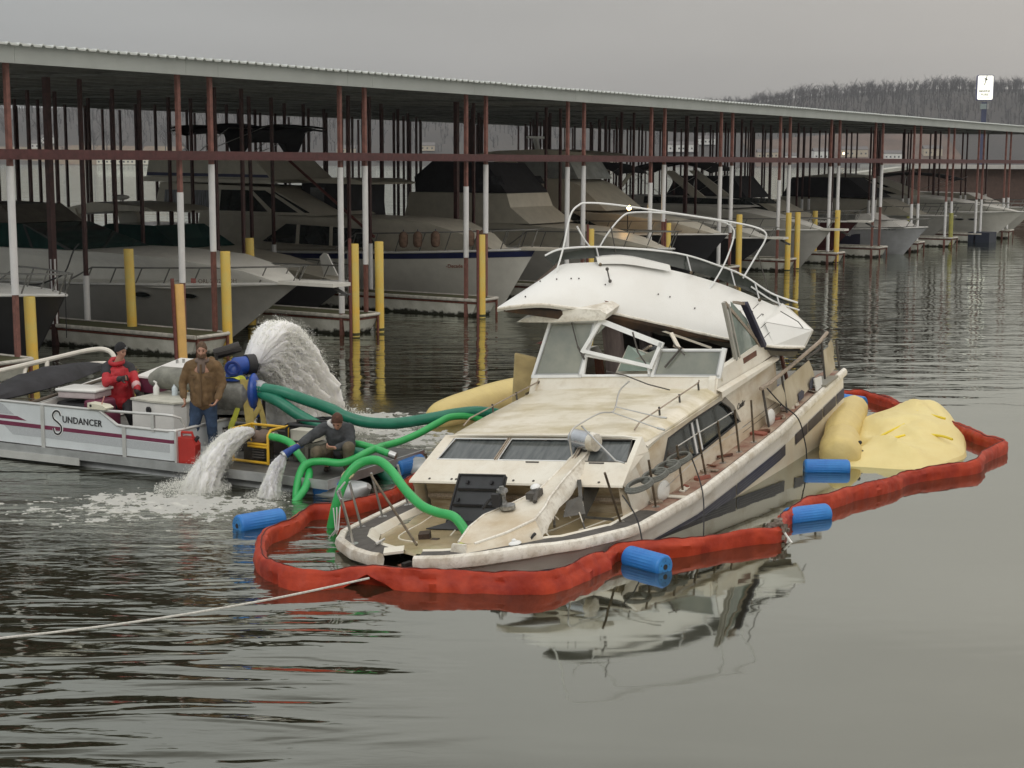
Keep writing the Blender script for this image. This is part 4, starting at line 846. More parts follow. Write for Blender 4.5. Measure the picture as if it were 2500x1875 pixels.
# side walls with window opening built round the glass
SIDE_TOP = [(9.42, 2.00), (9.33, 2.03), (8.73, 2.17), (8.2, 2.23), (7.69, 2.27), (6.7, 2.31), (5.42, 2.33), (3.06, 2.32)]
def stop(x): return interp(x, [p[0] for p in SIDE_TOP[::-1]], [p[1] for p in SIDE_TOP[::-1]])
WIN = [(8.07, 1.84), (7.72, 2.17), (6.76, 2.19), (5.62, 2.18), (5.32, 2.02), (5.0, 1.73), (6.73, 1.69), (7.9, 1.73)]
for sg_ in (1, -1):
    b = MB()
    def sp(x, z): return V(x, sg_*(cw(x)-.06*(z-1.45)), z)
    # wall as strips above, below, fore and aft of the window
    wxs = [9.42, 9.0, 8.6, 8.07, 7.9, 7.72, 7.3, 6.76, 6.2, 5.62, 5.32, 5.0, 4.5, 4.0, 3.06]
    wt = lambda x: interp(x, [5.0, 5.32, 5.62, 6.76, 7.72, 7.9, 8.07], [1.73, 2.02, 2.18, 2.19, 2.17, 2.0, 1.84])
    wb_ = lambda x: interp(x, [5.0, 6.73, 7.9, 8.07], [1.73, 1.69, 1.73, 1.84])
    for x0, x1 in zip(wxs[:-1], wxs[1:]):
        if x1 >= 8.07 or x0 <= 5.0: b.add([sp(x0, 1.36), sp(x1, 1.36), sp(x1, stop(x1)), sp(x0, stop(x0))], [(0, 1, 2, 3)])
        else:
            b.add([sp(x0, 1.36), sp(x1, 1.36), sp(x1, wb_(x1)), sp(x0, wb_(x0))], [(0, 1, 2, 3)]); b.add([sp(x0, wt(x0)), sp(x1, wt(x1)), sp(x1, stop(x1)), sp(x0, stop(x0))], [(0, 1, 2, 3)])
    b.build('cabin_side', m_bside, SH, smooth=True, angle=30)
    wn = MB().prism([sp(x, z)+V(0, -sg_*.035, 0) for x, z in WIN], (0, -sg_*.01, 0)).build('side_window', m_dglass, SH)
    MB().tube([sp(x, z)+V(0, sg_*.004, 0) for x, z in WIN], .016, 6, closed=True).build('frame', mat('black_window_gasket', (.02, .02, .02), .6), wn)
    for xm in (6.55, 6.75): MB().bar(sp(xm, wb_(xm))+V(0, -sg_*.02, 0), sp(xm+.05, 2.19)+V(0, -sg_*.02, 0), .035, .03).build('mullion', m_alu, wn)
    # arched trim panel behind the window
    MB().prism([sp(5.62, 2.18)+V(0, sg_*.004, 0), sp(5.32, 2.02)+V(0, sg_*.004, 0), sp(5.0, 1.73)+V(0, sg_*.004, 0), sp(4.93, 1.70)+V(0, sg_*.004, 0), sp(5.12, 2.0)+V(0, sg_*.004, 0), sp(5.42, 2.21)+V(0, sg_*.004, 0)], (0, sg_*.01, 0)).build('window_trim', mat('grey_trim', (.22, .20, .17), .5), wn)
    for z_ in (1.52, 1.60): MB().grid([[sp(x, z_)+V(0, sg_*.003, 0), sp(x, z_+.008)+V(0, sg_*.003, 0)] for x in (4.9, 3.1)]).build('side_seam', m_bcap, SH)
# front face, tilted, with three window panes
def fp(y, t): return V(lerp(9.43, 8.47, t), y*lerp(1.0, .945, t), lerp(2.0, 2.395, t))   # t=0 lower lip, t=1 roof edge; y at the lip
b = MB(); tw0, tw1 = .47, .93
cols = [-1.6, -1.42, -.50, -.44, .70, .76, 1.52, 1.6]
for y0, y1 in zip(cols[:-1], cols[1:]):
    b.grid([[fp(y, t) for t in (0, .15, .3, tw0)] for y in (y0, y1)])
    b.grid([[fp(y, t) for t in (tw1, 1)] for y in (y0, y1)])
    if (y0, y1) in ((-1.6, -1.42), (-.50, -.44), (.70, .76), (1.52, 1.6)): b.grid([[fp(y, t) for t in (tw0, tw1)] for y in (y0, y1)])
b.build('front_face', m_bclean, SH, smooth=True, angle=30)
nf = (fp(0, 1)-fp(0, 0)).cross(V(0, 1, 0)).normalized(); nf = nf if nf.x > 0 else -nf
for y0, y1 in ((-1.42, -.50), (-.44, .70), (.76, 1.52)):
    lo_ = [fp(y0, tw0)-nf*.03, fp(y1, tw0)-nf*.03, fp(y1 if y1 < 1.5 else 1.46, tw1)-nf*.03, fp(y0+(0 if y0 > -1.4 else .03), tw1)-nf*.03]
    w_ = MB().prism(lo_, -nf*.01).build('front_window', mat('curtained_front_glass', (.05, .058, .06), .14, var=.35, scale=3, stretch=(1, 6, 1), col2=(.11, .12, .118), spec=.8), SH)
    MB().tube([p+nf*.028 for p in lo_], .012, 6, closed=True).build('frame', m_alu if y0 < 0 else m_bcap, w_)
for y_ in (-.49, -.45, .71, .75): MB().bar(fp(y_, tw0)+nf*.012, fp(y_, tw1)+nf*.012, .014, .02).build('window_post', m_woodl, SH)
MB().grid([[fp(y, 0), fp(y, 0)+V(.012, 0, -.025), V(9.36, y*.985, 1.965), V(9.12, y*.97, 1.93)] for y in np.linspace(-1.6, 1.6, 12)]).build('front_lip', m_bclean, SH, smooth=True)
MB().grid([[V(9.12, y*.97, 1.93), V(9.10, y*.96, 1.80), V(9.08, y*.95, 1.66), V(9.05, y*.95, 1.42)] for y in np.linspace(-1.6, 1.6, 12)]).build('front_bulkhead', mat('stained_bulkhead', (.52, .45, .33), .7, scale=2, stretch=(1, 1, 5), col2=(.30, .22, .13)), SH)
MB().grid([[V(9.13, y, 1.74), V(9.16, y, 1.70), V(9.13, y, 1.66)] for y in np.linspace(-1.5, 1.5, 12)]).build('bulkhead_trim', m_woodl, SH)
for sg_ in (1, -1): MB().add([fp(1.6*sg_, 0), V(9.36, 1.6*sg_, 1.95), V(9.1, 1.59*sg_, 1.4), V(8.47, 1.6*sg_, 1.4), V(8.5, 1.6*sg_, 2.2), fp(1.6*sg_, .6)], [(0, 1, 2, 3, 4, 5)]).build('front_corner', m_bclean, SH)
for y_ in (-1.3, -.95, -.88, .0, .55, .64, 1.25, -.35, .3):
    p = fp(y_, .05)+nf*.002; MB().cyl(p, p+nf*.006, .018, 8).build('screw_socket', m_bcap, SH)
for y0, y1 in ((.02, .22), (.98, 1.2)): MB().bar(fp(y0, .43)+nf*.005, fp(y1, .43)+nf*.005, .012, .02).build('vent_slot', m_bcap, SH)
# roof
def rz_(x, y): return 2.40+.035*(1-(y/1.6)**2)-.10*max(0, (abs(y)-1.42)/.18)**1.5+ .01*(8.47-x)/2.7
rows = [[V(x, y, rz_(x, y)) for y in (-1.59, -1.55, -1.5, -1.42, -1.1, -.6, 0, .6, 1.1, 1.42, 1.5, 1.55, 1.59)] for x in (8.47, 8.40, 8.0, 7.4, 6.8, 6.3, 5.9, 5.72)]
rows = [[V(p.x+(.05*(1-(p.y/1.6)**2) if i == 0 else 0), p.y*(.95+.05*min(1, i/3)), p.z) for p in r_] for i, r_ in enumerate(rows)]
MB().grid(rows).grid([[p-V(0, 0, .035) for p in r_] for r_ in rows]).build('cabin_roof', m_broof, SH, smooth=True)
MB().tube([V(8.49+.05*(1-(y/1.52)**2), y, rz_(8.47, y)-.012) for y in np.linspace(-1.5, 1.5, 14)], .022, 6).build('roof_brow', m_bclean, SH, smooth=True)
for sg_ in (1, -1):    # rounded shoulder joining roof and side, running aft to the helm
    MB().grid([[V(x, sg_*1.585*lerp(.95, 1, fit(x, 8.47, 7.6, 0, 1)), rz_(x, 1.57)), V(x, sg_*(cw(x)-.03), (rz_(x, 1.57)+stop(x))/2), V(x, sg_*(cw(x)-.045), stop(x))] for x in np.linspace(8.47, 5.7, 12)]).build('roof_shoulder', m_bclean, SH, smooth=True)
    MB().grid([[fp(1.6*sg_, t), V(lerp(9.42, 8.47, t), sg_*(cw(9)-.02), stop(lerp(9.42, 8.47, t)))] for t in np.linspace(0, 1, 8)]).build('face_corner', m_bclean, SH, smooth=True)
# riser to the windscreen and helm coamings
MB().grid([[V(5.78, y, rz_(5.78, y)-.01), V(5.66, y, 2.50), V(5.60, y, 2.585), V(5.48, y, 2.595), V(5.44, y, 2.45)] for y in np.linspace(-1.56, 1.56, 10)]).build('windscreen_riser', m_bclean, SH, smooth=True)
for sg_ in (1, -1):
    P = [(5.80, 2.36), (5.70, 2.54), (5.55, 2.62), (4.6, 2.66), (3.79, 2.66), (3.34, 2.63), (3.05, 2.36), (3.22, 2.0), (3.22, 1.4), (3.10, 1.4), (3.02, 1.9)]
    MB().prism([V(x, sg_*(1.60-.06*(z-1.4)), z) for x, z in [(5.80, 2.34), (5.70, 2.54), (5.55, 2.62), (3.79, 2.66), (3.34, 2.63), (3.05, 2.36), (5.0, 2.30)]], (0, -sg_*.10, 0)).build('helm_coaming', m_bclean, SH)
    MB().grid([[V(x, sg_*1.555, lerp(2.40, 2.33, k)), V(x, sg_*1.64, lerp(2.36, 2.30, k)), V(x, sg_*1.64, 2.27)] for x, k in ((5.75, 0), (4.4, .5), (3.04, 1))]).build('coaming_ledge', m_bclean, SH, smooth=True)
    MB().grid([[V(3.06, sg_*1.58, 2.32), V(3.06, sg_*1.58, 1.36)], [V(3.10, sg_*1.1, 2.5), V(3.10, sg_*1.1, 1.36)]]).build('aft_bulkhead', m_bside, SH)
    MB().bb((3.80, sg_*1.5265-.012, 2.50), (4.42, sg_*1.5265+.012, 2.585)).build('vent_louvre', m_wood, SH)
MB().bb((3.1, -1.5, 1.28), (5.5, 1.5, 1.32)).build('helm_sole', m_dark, SH); MB().bb((.1, -1.42, .95), (3.1, 1.42, .99)).build('cockpit_sole', m_dark, SH)
MB().bb((5.40, -1.5, 1.35), (5.44, 1.5, 2.45)).build('helm_bulkhead', m_dark, SH)
MB().bb((3.2, -1.3, 1.33), (3.24, .9, 3.0)).build('dark_backing_panel', m_dark, SH); MB().bb((5.0, .1, 1.32), (5.38, 1.3, 2.5)).build('helm_console', m_bclean, SH)  # the thin dark panel is added, standing in for shade behind the windscreen
MB().bb((4.2, -1.35, 1.32), (4.9, -.5, 2.0)).build('settee', m_woodl, SH)
MB().bb((3.4, -.60, 1.32), (3.48, -.38, 3.35)).build('mast_post', mat('grey_brown_post', (.20, .16, .15), .8, scale=3, stretch=(4, 4, .6), var=.3), SH)
MB().bb((4.72, -.62, 1.32), (4.84, -.32, 3.36)).build('cabin_post', mat('grey_brown_post', (.20, .16, .15)), SH)
MB().bb((4.86, -.78, 1.32), (4.9, -.64, 2.78)).build('door_jamb', m_wood, SH)
# windscreen --------------------------------------------
wn_ = V(.8, 0, .3).normalized()
def frame(name, P, m, w=.045, d=.04, glass=None, parent=SH, wscale=None):
    P = [V(p) for p in P]; n = len(P); t = None
    nrm = (P[1]-P[0]).cross(P[2]-P[1]).normalized()
    fr = MB()
    for i in range(n): 
        ww = w if not wscale else wscale[i]
        a, c = P[i], P[(i+1) % n]; dd = (c-a).normalized()*ww*.5; fr.bar(a-dd, c+dd, ww, d, upv=nrm)
    return fr, nrm
def window(P, glass, w=.05, label=None, inner=True, wscale=None):
    P = [V(p) for p in P]; fr, nrm = frame('window_frame', P, m_alu, w, .045, wscale=wscale); o_ = fr.build('window_frame', m_alu, SH)
    if inner:
        c = sum(P, V(0, 0, 0))/len(P); P2 = [c+(p-c)*.93+wn_*.01 for p in P]; f2, _ = frame('x', P2, m_alu, .018, .03); f2.build('inner_frame', m_steel, o_)
    if glass: MB().prism([p-nrm*.004 for p in P], nrm*.008).build('glass', glass, o_)
    return o_
window([(5.6, -1.53, 2.60), (5.6, -.71, 2.60), (5.3, -.48, 3.40), (5.3, -1.27, 3.41)], m_cglass)
window([(5.6, -.66, 2.60), (5.6, .45, 2.59), (5.53, .42, 2.72), (5.50, -.62, 2.90)], None, .035, inner=False)
window([(5.36, -.37, 3.41), (5.50, .64, 3.05), (5.62, .50, 2.73), (5.53, -.65, 2.98)], None, .05, inner=False, wscale=[.085, .055, .055, .06])
window([(5.6, .50, 2.59), (5.6, 1.56, 2.57), (5.47, 1.63, 2.93), (5.46, .60, 2.95)], m_cglass, .05, wscale=[.035, .07, .045, .045])
MB().prism([(5.52, .48, 2.76), (5.50, .62, 3.0), (5.51, .2, 2.84)], (.006, 0, 0)).build('glass_shard', m_cglass, SH)
MB().prism([(5.36, -.36, 3.38), (5.40, -.45, 3.2), (5.38, -.3, 3.33), (5.37, -.25, 3.36)], (.006, 0, 0)).build('glass_shard', m_cglass, SH)
MB().prism([(5.3, -.2, 2.60), (5.3, .42, 2.6), (5.1, .45, 2.72), (5.15, -.05, 2.98)], (.01, 0, .004)).build('fallen_glass_pane', mat('pale_green_glass', (.26, .33, .28), .1, spec=.8), SH)
MB().prism([(5.2, -.35, 2.45), (5.2, .45, 2.45), (5.05, .5, 2.75), (5.05, -.1, 2.95)], (.02, 0, 0)).build('interior_panel', m_bclean, SH)
for a, c, r_ in (((5.60, 1.05, 2.90), (5.50, .85, 3.05), .012), ((5.62, .72, 2.72), (5.50, .98, 3.0), .016), ((5.36, -.88, 3.40), (5.50, -.75, 3.05), .009), ((5.50, -.75, 3.05), (5.58, -.62, 2.86), .016), ((5.45, .18, 3.24), (5.56, .28, 2.95), .014), ((5.56, .28, 2.95), (5.62, .42, 2.78), .012)):
    MB().tube([a, c], r_, 6).build('wiper', m_bcap, SH)
# hardtop remnant over the left pane, torn timber and post
MB().prism([(5.55, -1.74, 3.47), (5.55, -1.62, 3.52), (5.5, -1.33, 3.60), (5.45, -.69, 3.63), (5.45, -.33, 3.60), (5.45, -.22, 3.53), (5.45, -.27, 3.44), (5.5, -1.19, 3.44), (5.5, -1.6, 3.45)], (-.5, 0, .05)).build('torn_hardtop', m_brub, SH)
MB().bar((5.15, -1.4, 3.64), (5.05, -.40, 3.62), .06, .05).build('torn_beam', m_wood, SH)
MB().bar((5.05, -.80, 3.80), (5.0, -.36, 3.62), .03, .04).bar((5.0, -.36, 3.64), (4.98, -.40, 3.3), .05, .06).build('torn_beam', m_wood, SH)
for a, c in (((5.05, -.82, 3.66), (5.02, -.74, 3.79)), ((5.05, -.66, 3.64), (5.05, -.62, 3.74))): MB().tube([a, c], .004, 5).build('dangling_wire', m_black, SH)
# port side wind screen, posts and blue pillar
MB().prism([(4.72, 1.5, 2.63), (3.55, 1.5, 2.60), (4.05, 1.5, 3.15), (4.62, 1.48, 3.52)], (0, .008, 0)).build('side_glass', mat('pale_side_glass', (.20, .25, .22), .08, spec=.9, var=.2), SH)
MB().bar((4.70, 1.52, 2.62), (4.92, 1.48, 3.56), .05, .05).bar((4.55, 1.52, 2.62), (4.78, 1.50, 3.5), .03, .04).build('side_window_post', mat('grey_window_post', (.36, .35, .31), .5), SH)
MB().bar((4.9, 1.49, 3.55), (3.62, 1.5, 2.68), .04, .05).build('side_window_post', m_woodl, SH)
MB().bar((3.52, 1.56, 2.60), (4.12, 1.52, 3.40), .10, .07).build('blue_pillar', mat('dark_blue_pillar', (.025, .025, .055), .5), SH)
MB().bar((3.62, 1.50, 2.62), (4.25, 1.45, 3.30), .08, .03).build('splintered_panel', m_woodl, SH)
for k in range(4): a = V(3.55+.14*k, 1.60, 2.74+.18*k); MB().tube([a, a+V(-.10, .06, .06)], .006, 5).build('bent_screw', m_bcap, SH)
MB().bar((4.15, 1.5, 3.40), (4.35, 1.45, 3.46), .09, .04).build('splintered_panel', m_woodl, SH)
# debris in the helm
dm = [m_dark, m_wood, m_woodl, m_bclean, m_black]
for k in range(60):
    p = V(random.uniform(3.2, 5.2), random.uniform(-1.2, 1.35), random.uniform(1.45, 2.2)); d_ = V(random.uniform(-1, 1), random.uniform(-1, 1), random.uniform(-.4, .8)).normalized()*random.uniform(.15, .6)
    MB().bar(p, p+d_, random.uniform(.03, .14), random.uniform(.01, .05)).build('debris', dm[k % 5], SH)
for k, (p, q) in enumerate([((4.9, .6, 2.9), (4.3, 1.2, 2.5)), ((4.6, .45, 3.05), (4.9, .8, 2.6)), ((4.9, -.05, 2.75), (5.1, .3, 2.95)), ((4.5, .2, 3.1), (4.1, .9, 2.7))]): MB().bar(p, q, .06, .03).build('debris', dm[2+k % 2], SH)
MB().ell((4.9, .28, 2.80), (.16, .26, .13), 10, 7).build('black_bag', mat('shiny_black_bag', (.012, .012, .014), .25), SH, smooth=True)
# cockpit: teak hand rail, posts, canvas panels
MB().tube([(4.38, 1.76, 2.09), (3.9, 1.76, 2.08), (2.4, 1.75, 2.12), (1.08, 1.74, 2.17), (.56, 1.72, 2.22)], .032, 8).build('hand_rail', m_woodl, SH, smooth=True)
MB().bar((1.9, 1.72, 2.04), (.9, 1.70, 2.02), .03, .03).build('hand_rail', m_bcap, SH)
for x0, z0, x1 in ((4.27, 2.06, 4.15), (3.3, 2.08, 3.22), (1.03, 2.15, 1.02), (.15, 2.0, .1)): MB().tube([(x0, 1.75, z0), (x1, 1.76, 1.43)], .02, 7).build('rail_post', m_bcap, SH, smooth=True)
MB().tube([(3.3, 1.45, 2.05), (3.28, 1.45, 1.4)], .03, 6).build('rail_post', m_woodl, SH)
m_cvp = mat('silty_canvas_panel', (.52, .47, .36), .9, scale=3, stretch=(1, 1, .4), col2=(.44, .38, .27), bump=.01, bscale=5)
def canvas(P, name='canvas_panel'):
    n_ = 8; P = [V(p) for p in P]; rows = []
    for i in range(n_+1):
        u = i/n_; a, c = P[0].lerp(P[1], u), P[3].lerp(P[2], u); rows.append([a.lerp(c, j/6)+V(0, .03*sin(u*7)*sin(j/6*pi), 0) for j in range(7)])
    MB().grid(rows).grid([[p-V(0, .006, 0) for p in r_] for r_ in rows]).build(name, m_cvp, SH, smooth=True)
canvas([(4.13, 1.74, 1.90), (1.75, 1.73, 1.98), (1.52, 1.74, 1.55), (3.0, 1.76, 1.43)])
canvas([(.96, 1.73, 1.97), (.52, 1.73, 1.97), (.29, 1.74, 1.52), (.93, 1.74, 1.46)]); canvas([(.15, 1.6, 1.93), (-.05, 1.6, 1.98), (-.15, 1.6, 1.66), (.0, 1.6, 1.64)])
MB().prism([(2.62, 1.775, 1.60), (2.42, 1.775, 1.62), (2.28, 1.775, 1.56), (2.35, 1.775, 1.47), (2.60, 1.775, 1.46)], (0, .004, 0)).prism([(1.95, 1.765, 1.62), (1.75, 1.765, 1.68), (1.62, 1.765, 1.66), (1.78, 1.765, 1.52), (1.92, 1.765, 1.5)], (0, .004, 0)).build('torn_canvas_hole', mat('blue_grey_hole', (.06, .06, .085), .7), SH)
MB().bb((.75, 1.58, 1.455), (1.5, 1.92, 1.49)).build('hatch_lid', mat('grey_lid', (.27, .26, .22), .6), SH)
MB().prism([(1.75, 1.78, 1.66), (1.4, 1.8, 1.62), (1.45, 1.82, 1.46), (1.8, 1.82, 1.45)], (0, .02, 0)).build('white_cloth', m_white, SH)
MB().bb((.5, .2, 1.0), (1.5, 1.3, 1.28)).build('blue_cushion', mat('blue_green_cushion', (.03, .05, .10), .6), SH); MB().bb((1.5, -.8, 1.0), (2.4, .9, 1.22)).build('engine_hatch', m_dark, SH)
MB().bar((.75, 1.0, 1.3), (1.05, .95, 2.35), .05, .05).bar((1.05, .95, 2.35), (1.4, .7, 2.9), .05, .05).build('ladder_rail', m_wood, SH)
for k in range(26):   # torn teak and rubbish along the covering board
    x = random.uniform(1.6, 8.7); MB().box((x, gb(x)-.2+random.uniform(-.1, .1), gz(x)+.03), (random.uniform(.08, .28), random.uniform(.04, .12), random.uniform(.01, .05)), Matrix.Rotation(random.random()*3, 3, 'Z') @ Matrix.Rotation(random.uniform(-.3, .3), 3, 'X')).build('covering_debris', [m_wood, m_woodl, mat('brick_red_scrap', (.30, .10, .07), .8), m_bclean][k % 4], SH)
for x, y in ((8.55, 1.72), (4.05, 1.72)): MB().ell((x-.12, y, gz(x)+.12), (.20, .05, .14), 10, 7).build('white_scrap', m_white, SH, smooth=True)
# stanchions and life line
sb = [(9.71, 1.65, 1.60, 10.02, 2.34), (8.87, 1.78, 1.55, 8.95, 2.21), (7.96, 1.80, 1.50, 8.02, 2.16), (7.08, 1.80, 1.47, 7.24, 2.13), (6.40, 1.81, 1.46, 6.46, 2.10), (5.73, 1.82, 1.44, 5.76, 2.10), (5.12, 1.84, 1.43, 5.08, 2.08)]
m_stan = mat('tarnished_stanchion', (.14, .11, .075), .4, metal=.6, var=.4, scale=14)
for x0, y0, z0, x1, z1 in sb:
    o_ = MB().tube([(x0, y0, z0), (x1, y0, z1)], .016, 7).build('stanchion', m_stan, SH, smooth=True)
    MB().cyl((x0, y0, z0-.01), (x0, y0, z0+.012), .05, 10).build('foot', m_steel, o_)
MB().tube([(8.02, 1.80, 2.14), (7.24, 1.80, 2.12), (6.46, 1.80, 2.09), (5.76, 1.80, 2.07)], .009, 6).build('life_line', m_steel, SH, smooth=True)
MB().tube([(8.5, 1.80, 1.72), (7.2, 1.80, 1.80), (6.42, 1.80, 1.78), (5.1, 1.80, 1.73)], .005, 5).build('life_line', m_steel, SH)
# starboard bow stanchions (seen against the boom)
for x, h in ((11.75, .62), (11.3, .66), (10.7, .66), (9.9, .66), (9.2, .62), (8.4, .62)):
    y = -(gb(x)-.14); o_ = MB().tube([(x, y, gz(x)), (x+.10, y-.02, gz(x)+h)], .017, 7).build('stanchion', m_steel if x > 9 else m_stan, SH, smooth=True); MB().cyl((x, y, gz(x)-.01), (x, y, gz(x)+.02), .06, 10).build('foot', m_steel, o_)
MB().tube([(11.85, -1.02, 2.40), (11.4, -1.40, 2.42), (10.9, -1.62, 2.40)], .014, 6).build('bow_rail', m_steel, SH, smooth=True)
MB().tube([(11.75, -.10, 1.9), (11.2, -1.0, 2.60)], .016, 6).build('bow_rail', m_stan, SH, smooth=True)
for k in range(3): MB().tube([(11.85+.03*k, -1.06-.03*k, 2.38), (11.9, -1.10-.02*k, 2.1), (11.62+.08*k, -1.34, 1.95)], .008, 5).build('hanging_line', m_pvc, SH)
# roof grab rails, bent antenna frame, brace
for y_, xa, xb in ((1.33, 5.82, 8.3), (-1.42, 5.6, 8.1)):
    MB().tube([(xa, y_, 2.56), (xa+.03, y_, 2.53), (xb-.2, y_, 2.50), (xb, y_, 2.44)], .012, 6).build('grab_rail', m_woodl, SH, smooth=True)
    for x in np.linspace(xa+.05, xb-.9, 3): MB().tube([(x, y_, 2.42), (x, y_, 2.54)], .015, 6).build('rail_foot', m_bcap, SH)
ant = smooth_path([V(6.3, .42, 2.66), V(7.1, .62, 2.70), V(7.72, .82, 2.62), V(7.95, .86, 2.60), V(8.25, .83, 2.66), V(8.70, .80, 2.66), V(9.15, .80, 2.62), V(9.10, .76, 2.30)], 5)
MB().tube(ant, .012, 6).build('bent_antenna', m_steel, SH, smooth=True)
MB().tube([(7.95, .86, 2.60), (8.5, 1.75, 2.52)], .009, 5).tube([(7.72, .82, 2.62), (8.08, 1.62, 2.56)], .009, 5).tube([(8.5, 1.75, 2.52), (8.52, 1.86, 2.50)], .016, 5).tube([(8.08, 1.62, 2.56), (8.08, 1.72, 2.55)], .016, 5).build('bent_antenna_arm', m_steel, SH)
MB().tube([(8.80, .80, 2.62), (9.18, 1.42, 2.26), (9.22, 1.56, 2.24)], .012, 6).build('bent_brace', m_steel, SH, smooth=True)
MB().tube([(5.55, -.28, 2.66), (5.7, .1, 2.62), (6.02, .60, 2.55), (6.18, 1.0, 2.50)], .010, 5).build('loose_wiper_arm', m_bcap, SH, smooth=True)
# script lettering on the cabin side
m_ltr = mat('black_script', (.03, .028, .025), .6)
text_on('script_name', 'Cavalier', .135, m_ltr, SH, (5.0, 1.6-.06*.5+.008, 1.90), (-1, 0, .02), (0, 0, 1), .002, False, .8, .45)
# torn stem
for k in range(6):
    p = V(12.12+random.uniform(-.06, .06), random.uniform(-.12, .22), 1.76+random.uniform(-.06, .06)); MB().box(p, (random.uniform(.05, .12), random.uniform(.05, .12), random.uniform(.03, .06)), Matrix.Rotation(random.random()*3, 3, 'Z')).build('torn_stem_piece', [m_dark, m_bcap, m_wood, m_bclean][k % 4], SH)
MB().box((11.95, -.30, 1.89), (.22, .24, .03), Matrix.Rotation(.5, 3, 'Z')).build('stem_plate', m_bclean, SH)
# open hatch ---------------------------------------------
MB().prism([(10.44, -.78, 1.655), (10.44, .0, 1.66), (10.02, .10, 1.645), (10.02, -.60, 1.64)], (0, 0, .012)).build('hatch_opening', m_black, SH)
hx0 = Matrix.Rotation(R(0), 3, 'Z')
def hl(u, v): # u across, v up the leaning lid
    a, b2, c2, d2 = V(10.05, -.72, 1.62), V(10.05, .02, 1.62), V(9.72, .10, 2.20), V(9.72, -.62, 2.20)
    return a.lerp(b2, u).lerp(d2.lerp(c2, u), v)
hn = (hl(1, 0)-hl(0, 0)).cross(hl(0, 1)-hl(0, 0)).normalized(); hn = hn if hn.x > 0 else -hn
hat = MB().prism([hl(.03, 0), hl(.97, 0), hl(1, .04), hl(1, .96), hl(.95, 1), hl(.05, 1), hl(0, .96), hl(0, .04)], -hn*.04).build('hatch_lid', mat('dark_hatch_plastic', (.045, .046, .05), .45, var=.2), SH)
for P in ([(0.03, .02), (.97, .02), (.97, .98), (.03, .98)],): MB().tube([hl(*p)+hn*.01 for p in P], .02, 6, closed=True).build('rim', mat('hatch_rim', (.03, .03, .033), .5), hat)
for v_ in (.36, .68): MB().bar(hl(.08, v_)+hn*.02, hl(.92, v_)+hn*.02, .03, .03).build('rib', mat('hatch_rib', (.012, .012, .014), .4), hat)
for u_, v_ in ((.25, .86), (.75, .86), (.15, .5), (.85, .5), (.2, .2), (.8, .2)): MB().bar(hl(u_, v_)+hn*.02, hl(u_, v_-.07)+hn*.03, .035, .03).build('latch', m_black, hat)
MB().tube([hl(1, .62)+hn*.01, V(10.5, .18, 1.62)], .014, 6).build('strut', m_bcap, hat)
# ================================================================ flybridge torn loose and tipped on the wreck
FB = bthing('flybridge', 'white flybridge moulding torn off and tipped sideways on top of the sunken cruiser', 'flybridge', (0, 0, 0))
m_fb = mat('clean_white_flybridge', (.80, .80, .77), .35, scale=1.3, col2=(.74, .73, .69), lo=.45, hi=.75, bump=.001, bscale=20)
bot = smooth_path([V(6.05, -1.78, 3.80), V(6.0, -1.50, 3.82), V(5.75, -1.15, 3.79), V(5.45, -.80, 3.67), V(5.12, -.42, 3.54), V(4.50, .24, 3.20), V(3.86, 1.06, 2.82), V(3.30, 1.66, 2.56), V(2.80, 2.0, 2.44)], 4)
top = smooth_path([V(4.66, -1.42, 4.22), V(4.62, -1.30, 4.30), V(4.40, -.95, 4.28), V(4.09, -.50, 4.22), V(3.86, -.18, 4.11), V(3.55, .22, 3.95), V(3.16, .62, 3.72), V(2.86, .95, 3.50), V(2.35, 1.55, 3.06)], 4)
rows = []
for i, (p, q) in enumerate(zip(bot, top)):
    u = i/(len(bot)-1); r_ = []
    for j in range(11):
        t = j/10; c = p.lerp(q-V(0, 0, .08), t)+V(.78, .62, 0)*(.10*sin(pi*t**.7)*(1-.5*u))*min(1, u*6)
        r_.append(c)
    rows.append([p-V(.015, .012, .03)]+r_)
sh_ = MB().grid(rows); inner = [[c-V(.04, .03, .05) for c in r_] for r_ in rows]
sh_.grid(inner)
for a, c in ((rows[0], inner[0]), (rows[-1], inner[-1])): sh_.grid([a, c])
sh_.grid([[r_[0] for r_ in rows], [r_[0] for r_ in inner]]); sh_.grid([[r_[-1] for r_ in rows], [r_[-1] for r_ in inner]])
sh_.build('front_coaming', m_fb, FB, smooth=True, angle=45)
# raised pod in the middle of the brow, floor pan and dark underside
rows = []
for i in range(9):
    u = i/8; p = top[int(lerp(9, 19, u))]; hgt = .035*sin(pi*u)**.6; rows.append([p+V(.10, .08, -.10), p+V(.05, .04, hgt*.6), p+V(-.05, -.04, hgt), p+V(-.15, -.12, hgt*.2)])
MB().grid(rows).build('instrument_pod', m_fb, FB, smooth=True)
pan = [V(6.0, -1.7, 3.72), V(5.1, -.42, 3.44), V(3.86, 1.06, 2.74), V(2.85, 1.95, 2.38), V(1.5, .4, 3.0), V(3.2, -2.1, 4.0)]
MB().prism(pan, (0, 0, .05)).build('floor_pan', mat('brown_plywood_underside', (.09, .05, .025), .8, scale=2, col2=(.02, .015, .012)), FB)
MB().tube([p-V(-.01, -.01, .02) for p in bot], .022, 6).build('lower_edge', m_brub, FB, smooth=True)
MB().tube([p-V(.03, .02, .075) for p in bot[12:32]], .02, 6).build('trim_strip', m_black, FB)
MB().grid([[p-V(.04, .03, .05), p-V(.16, .10, .20)-V(0, 0, .05*noise.noise(p*5))] for p in bot[14:32]]).build('headliner', mat('grey_headliner', (.20, .19, .16), .9, var=.3, scale=3), FB)
